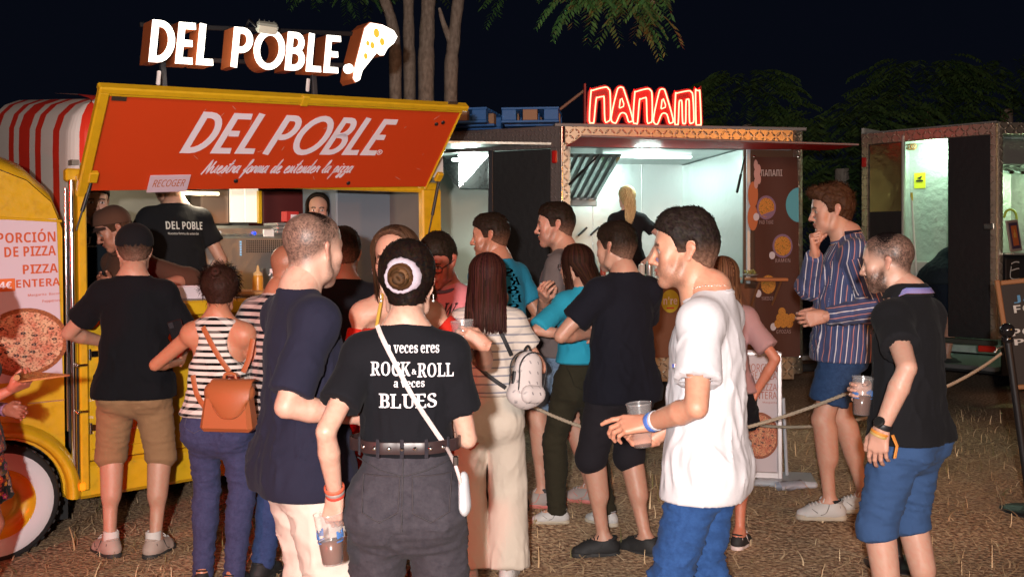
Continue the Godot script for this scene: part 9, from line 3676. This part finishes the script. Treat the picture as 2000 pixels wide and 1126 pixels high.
func white_extras(o: Node3D) -> void:
	var NB: Vector3 = J.NB
	# chain
	var ch := MB.new()
	for k in 46:
		var a := TAU * k / 46.0
		var q := NB + Vector3(sin(a) * 0.074, 0.036 - 0.02 * maxf(0.0, cos(a)), cos(a) * 0.070 + 0.006)
		ch.lathe(q, [Vector2(0.0, -0.0035), Vector2(0.0035, 0.0), Vector2(0.0, 0.0035)], 6)
	obj("necklace", ch, mat(lin(0.5, 0.48, 0.46), 0.25, 0.9), o)
	var q: Vector3 = J.W[0].lerp(J.E[0], 0.10)
	var ax: Vector3 = J.W[0] - J.E[0]
	obj("festival_wristband", ring_mesh(q, ax, 0.030, 0.003, 0.010), mat(lin(0.08, 0.18, 0.55), 0.5), o)
	obj("white_wristband", ring_mesh(J.W[0].lerp(J.E[0], 0.18), ax, 0.031, 0.002, 0.006), mat(lin(0.6, 0.6, 0.66), 0.5), o)
	# small flag emblem on the chest side
	var X: Transform3D = J.X
	var zl := local_of(X, at(1309, 711, 3.1))
	var cand := zl
	var best := 9.0
	for v in J.top.V:
		var w: Vector3 = X * v
		var sx := w.x / -w.z * FPX + 1000.0
		var sy := 490.0 - (w.y - CAM_H) / -w.z * FPX
		var d := Vector2(sx - 1312, sy - 711).length()
		if d < 8.0 and -w.z + d * 0.01 < best:
			best = -w.z + d * 0.01
			cand = v
	var b := MB.new()
	var toc := (X.basis.inverse() * Vector3(0.1, 0, 1)).normalized()
	var bs := Basis(Vector3.UP.cross(toc).normalized(), Vector3.UP, toc)
	b.box(cand + toc * 0.004, Vector3(0.020, 0.011, 0.002), 0.0, bs)
	var em := obj("chest_emblem", b, mat(lin(0.6, 0.6, 0.6), 0.7), J.shirt)
	b = MB.new()
	b.box(cand + toc * 0.006 + bs.x * 0.004, Vector3(0.010, 0.008, 0.002), 0.0, bs)
	obj("emblem_red", b, mat(lin(0.5, 0.02, 0.05), 0.7), em)
	b = MB.new()
	b.box(cand + toc * 0.006 - bs.x * 0.007, Vector3(0.006, 0.011, 0.002), 0.0, bs)
	obj("emblem_blue", b, mat(lin(0.02, 0.03, 0.2), 0.7), em)

func tan_backpack() -> void:
	var X: Transform3D = J.X
	var leather := mat(lin(0.34, 0.10, 0.035), 0.42, 0.0, noise_tex("leather_n", 0.12, true, 3.0), 4.0, 0.25)
	var zb := zmap(J.top.V, Vector3(0, 0, -1))
	var c := at(447, 790, 4.44)
	var o := thing("backpack", "tan leather backpack hanging on the woman in the striped tank top", "backpack", c, deg_to_rad(-8.0))
	var body := MB.new()
	body.box(Vector3(0, -0.035, 0.0), Vector3(0.245, 0.165, 0.10), 0.018)
	for i in body.P.size():
		var v := body.P[i]
		var k := 1.0 - 0.16 * smoothstep(-0.11, 0.05, v.y)
		body.P[i] = Vector3(v.x * k, v.y + 0.006 * cos(v.x * 12.0), v.z * k)
	obj("bag_body", body, leather, o)
	var g := Fld.new(Vector3(-0.2, -0.1, -0.12), Vector3(0.2, 0.2, 0.12), 0.009)
	g.bone(Vector3(-0.07, 0.055, -0.005), Vector3(0.07, 0.055, -0.005), 0.048, 0.048, 0.03, Vector3(0, 0, 1), 1.2)
	g.mesh()
	obj("bag_top", amesh(g.arrays()), leather, o)
	var b := MB.new()
	var rows := []
	var prof := [Vector2(0.104, -0.035), Vector2(0.116, 0.0), Vector2(0.108, 0.035), Vector2(0.07, 0.060), Vector2(0.03, 0.066), Vector2(0.0, 0.066), Vector2(-0.03, 0.064), Vector2(-0.052, 0.058)]
	for i in prof.size():
		var t := i / (prof.size() - 1.0)
		var line := PackedVector3Array()
		for k in 15:
			var s := k / 7.0 - 1.0
			var wide := 0.098 * (1.0 - 0.22 * t * t) 
			var lift := pow(absf(s), 2.6) * 0.055 * smoothstep(0.45, 1.0, t)
			line.append(Vector3(0.020 + s * wide, prof[i].x + lift, prof[i].y - 0.012 * s * s))
		rows.append(line)
	b.grid(rows)
	var under := []
	for l in rows:
		var l2 := PackedVector3Array()
		for q in l: l2.append(q + Vector3(0, -0.003, -0.006))
		under.append(l2)
	b.grid(under, false, true)
	obj("flap", b, leather, o)
	b = MB.new()
	var hemline := []
	for q in rows[rows.size() - 1]: hemline.append(q)
	b.tube(hemline, 0.0035, 6)
	obj("flap_edge", b, mat(lin(0.27, 0.07, 0.02), 0.5), o)
	b = MB.new()
	b.tube(path3([Vector3(-0.03, 0.105, -0.01), Vector3(-0.02, 0.135, -0.01), Vector3(0.02, 0.135, -0.01), Vector3(0.03, 0.105, -0.01)], 5), 0.008, 6)
	obj("handle", b, leather, o)
	# straps over the shoulders, pressed on the back
	var inv := o.transform.affine_inverse()
	for s in [[[384, 640], [410, 680], [440, 728]], [[490, 662], [482, 700], [470, 728]], [[365, 735], [375, 772], [398, 800]]]:
		b = MB.new()
		var pl := []
		for e in s:
			var q := local_of(X, at(e[0], e[1], 4.55))
			pl.append(Vector2(q.x, q.y))
		strap_on(b, pl, 0.024, zb, -1.0, 0.008)
		for i in b.P.size():
			b.P[i] = inv * (X * b.P[i])
			b.N[i] = (inv.basis * (X.basis * b.N[i])).normalized()
		obj("strap", b, leather, o)
	b = MB.new()
	b.box(Vector3(0.02, 0.122, -0.012), Vector3(0.06, 0.012, 0.012), 0.003)
	obj("buckle", b, chrome, o)

func mini_backpack(p: Node3D) -> void:
	var X: Transform3D = J.X
	var white := cloth(Color.WHITE, "print", bag_tex(), Vector3(11, 11, 11))
	var zb := zmap(J.top.V, Vector3(0, 0, -1))
	var c := at(1030, 735, 4.56)
	var o := thing("backpack", "small white patterned backpack with black piping over the beige trousers", "backpack", c, deg_to_rad(38.0))
	o.rotation.z = -0.14
	var g := Fld.new(Vector3(-0.16, -0.18, -0.12), Vector3(0.16, 0.2, 0.14), 0.008)
	g.bone(Vector3(0, -0.065, 0), Vector3(0, 0.045, 0), 0.085, 0.072, 0.02, Vector3(0, 0, 1), 1.5)
	g.bone(Vector3(-0.055, -0.085, 0), Vector3(0.055, -0.085, 0), 0.04, 0.04, 0.03, Vector3(0, 0, 1), 0.9)
	g.mesh()
	obj("bag_body", amesh(g.arrays()), white, o)
	g = Fld.new(Vector3(-0.16, -0.18, -0.02), Vector3(0.16, 0.1, 0.16), 0.007)
	g.bone(Vector3(-0.025, -0.075, 0.055), Vector3(0.025, -0.075, 0.055), 0.042, 0.042, 0.02, Vector3(0, 0, 1), 1.5)
	g.mesh()
	obj("front_pocket", amesh(g.arrays()), white, o)
	var blk := mat(lin(0.015, 0.015, 0.018), 0.5)
	for z in [-0.032, 0.036]:
		var b := MB.new()
		var pts := []
		for k in 25:
			var a := lerpf(-0.5, PI + 0.5, k / 24.0)
			pts.append(Vector3(cos(a) * 0.080, 0.035 + sin(a) * 0.078 - (0.10 if k == 0 or k == 24 else 0.0), z))
		b.tube(pts, 0.0035, 5)
		obj("piping", b, blk, o)
	var b2 := MB.new()
	b2.tube(path3([Vector3(-0.02, 0.115, -0.02), Vector3(0.0, 0.14, -0.02), Vector3(0.02, 0.115, -0.02)], 5), 0.005, 6)
	b2.box(Vector3(-0.078, -0.01, 0.0), Vector3(0.012, 0.06, 0.02), 0.004)
	obj("carry_loop", b2, blk, o)
	var inv := o.transform.affine_inverse()
	for s in [[[957, 603], [980, 650], [1003, 698]], [[926, 708], [955, 735], [990, 760]]]:
		var b := MB.new()
		var pl := []
		for e in s:
			var q := local_of(X, at(e[0], e[1], 4.66))
			pl.append(Vector2(q.x, q.y))
		strap_on(b, pl, 0.020, zb, -1.0, 0.008)
		for i in b.P.size():
			b.P[i] = inv * (X * b.P[i])
			b.N[i] = (inv.basis * (X.basis * b.N[i])).normalized()
		obj("strap", b, blk, o)

func bag_tex() -> ImageTexture:
	var im := Image.create_empty(64, 64, false, Image.FORMAT_RGB8)
	im.fill(Color(0.80, 0.76, 0.75))
	for k in 4:
		var cx := 10 + (k % 2) * 32
		var cy := 12 + (k / 2) * 32
		for dy in 9:
			for dx in 5:
				if (dx + dy * 2 + k) % 3 != 0:
					im.set_pixel((cx + dx + dy / 2) % 64, (cy + dy) % 64, Color(0.25, 0.24, 0.28))
	return img_tex(im)
func _ready() -> void:
	var t0 := Time.get_ticks_msec()
	setup()
	van_mats()
	build_ground()
	build_van()
	build_noodle_trailer()
	build_right_trailer()
	build_trees()
	build_street()
	var t1 := Time.get_ticks_msec()
	build_crowd()
	print("place ", t1 - t0, " crowd ", Time.get_ticks_msec() - t1)
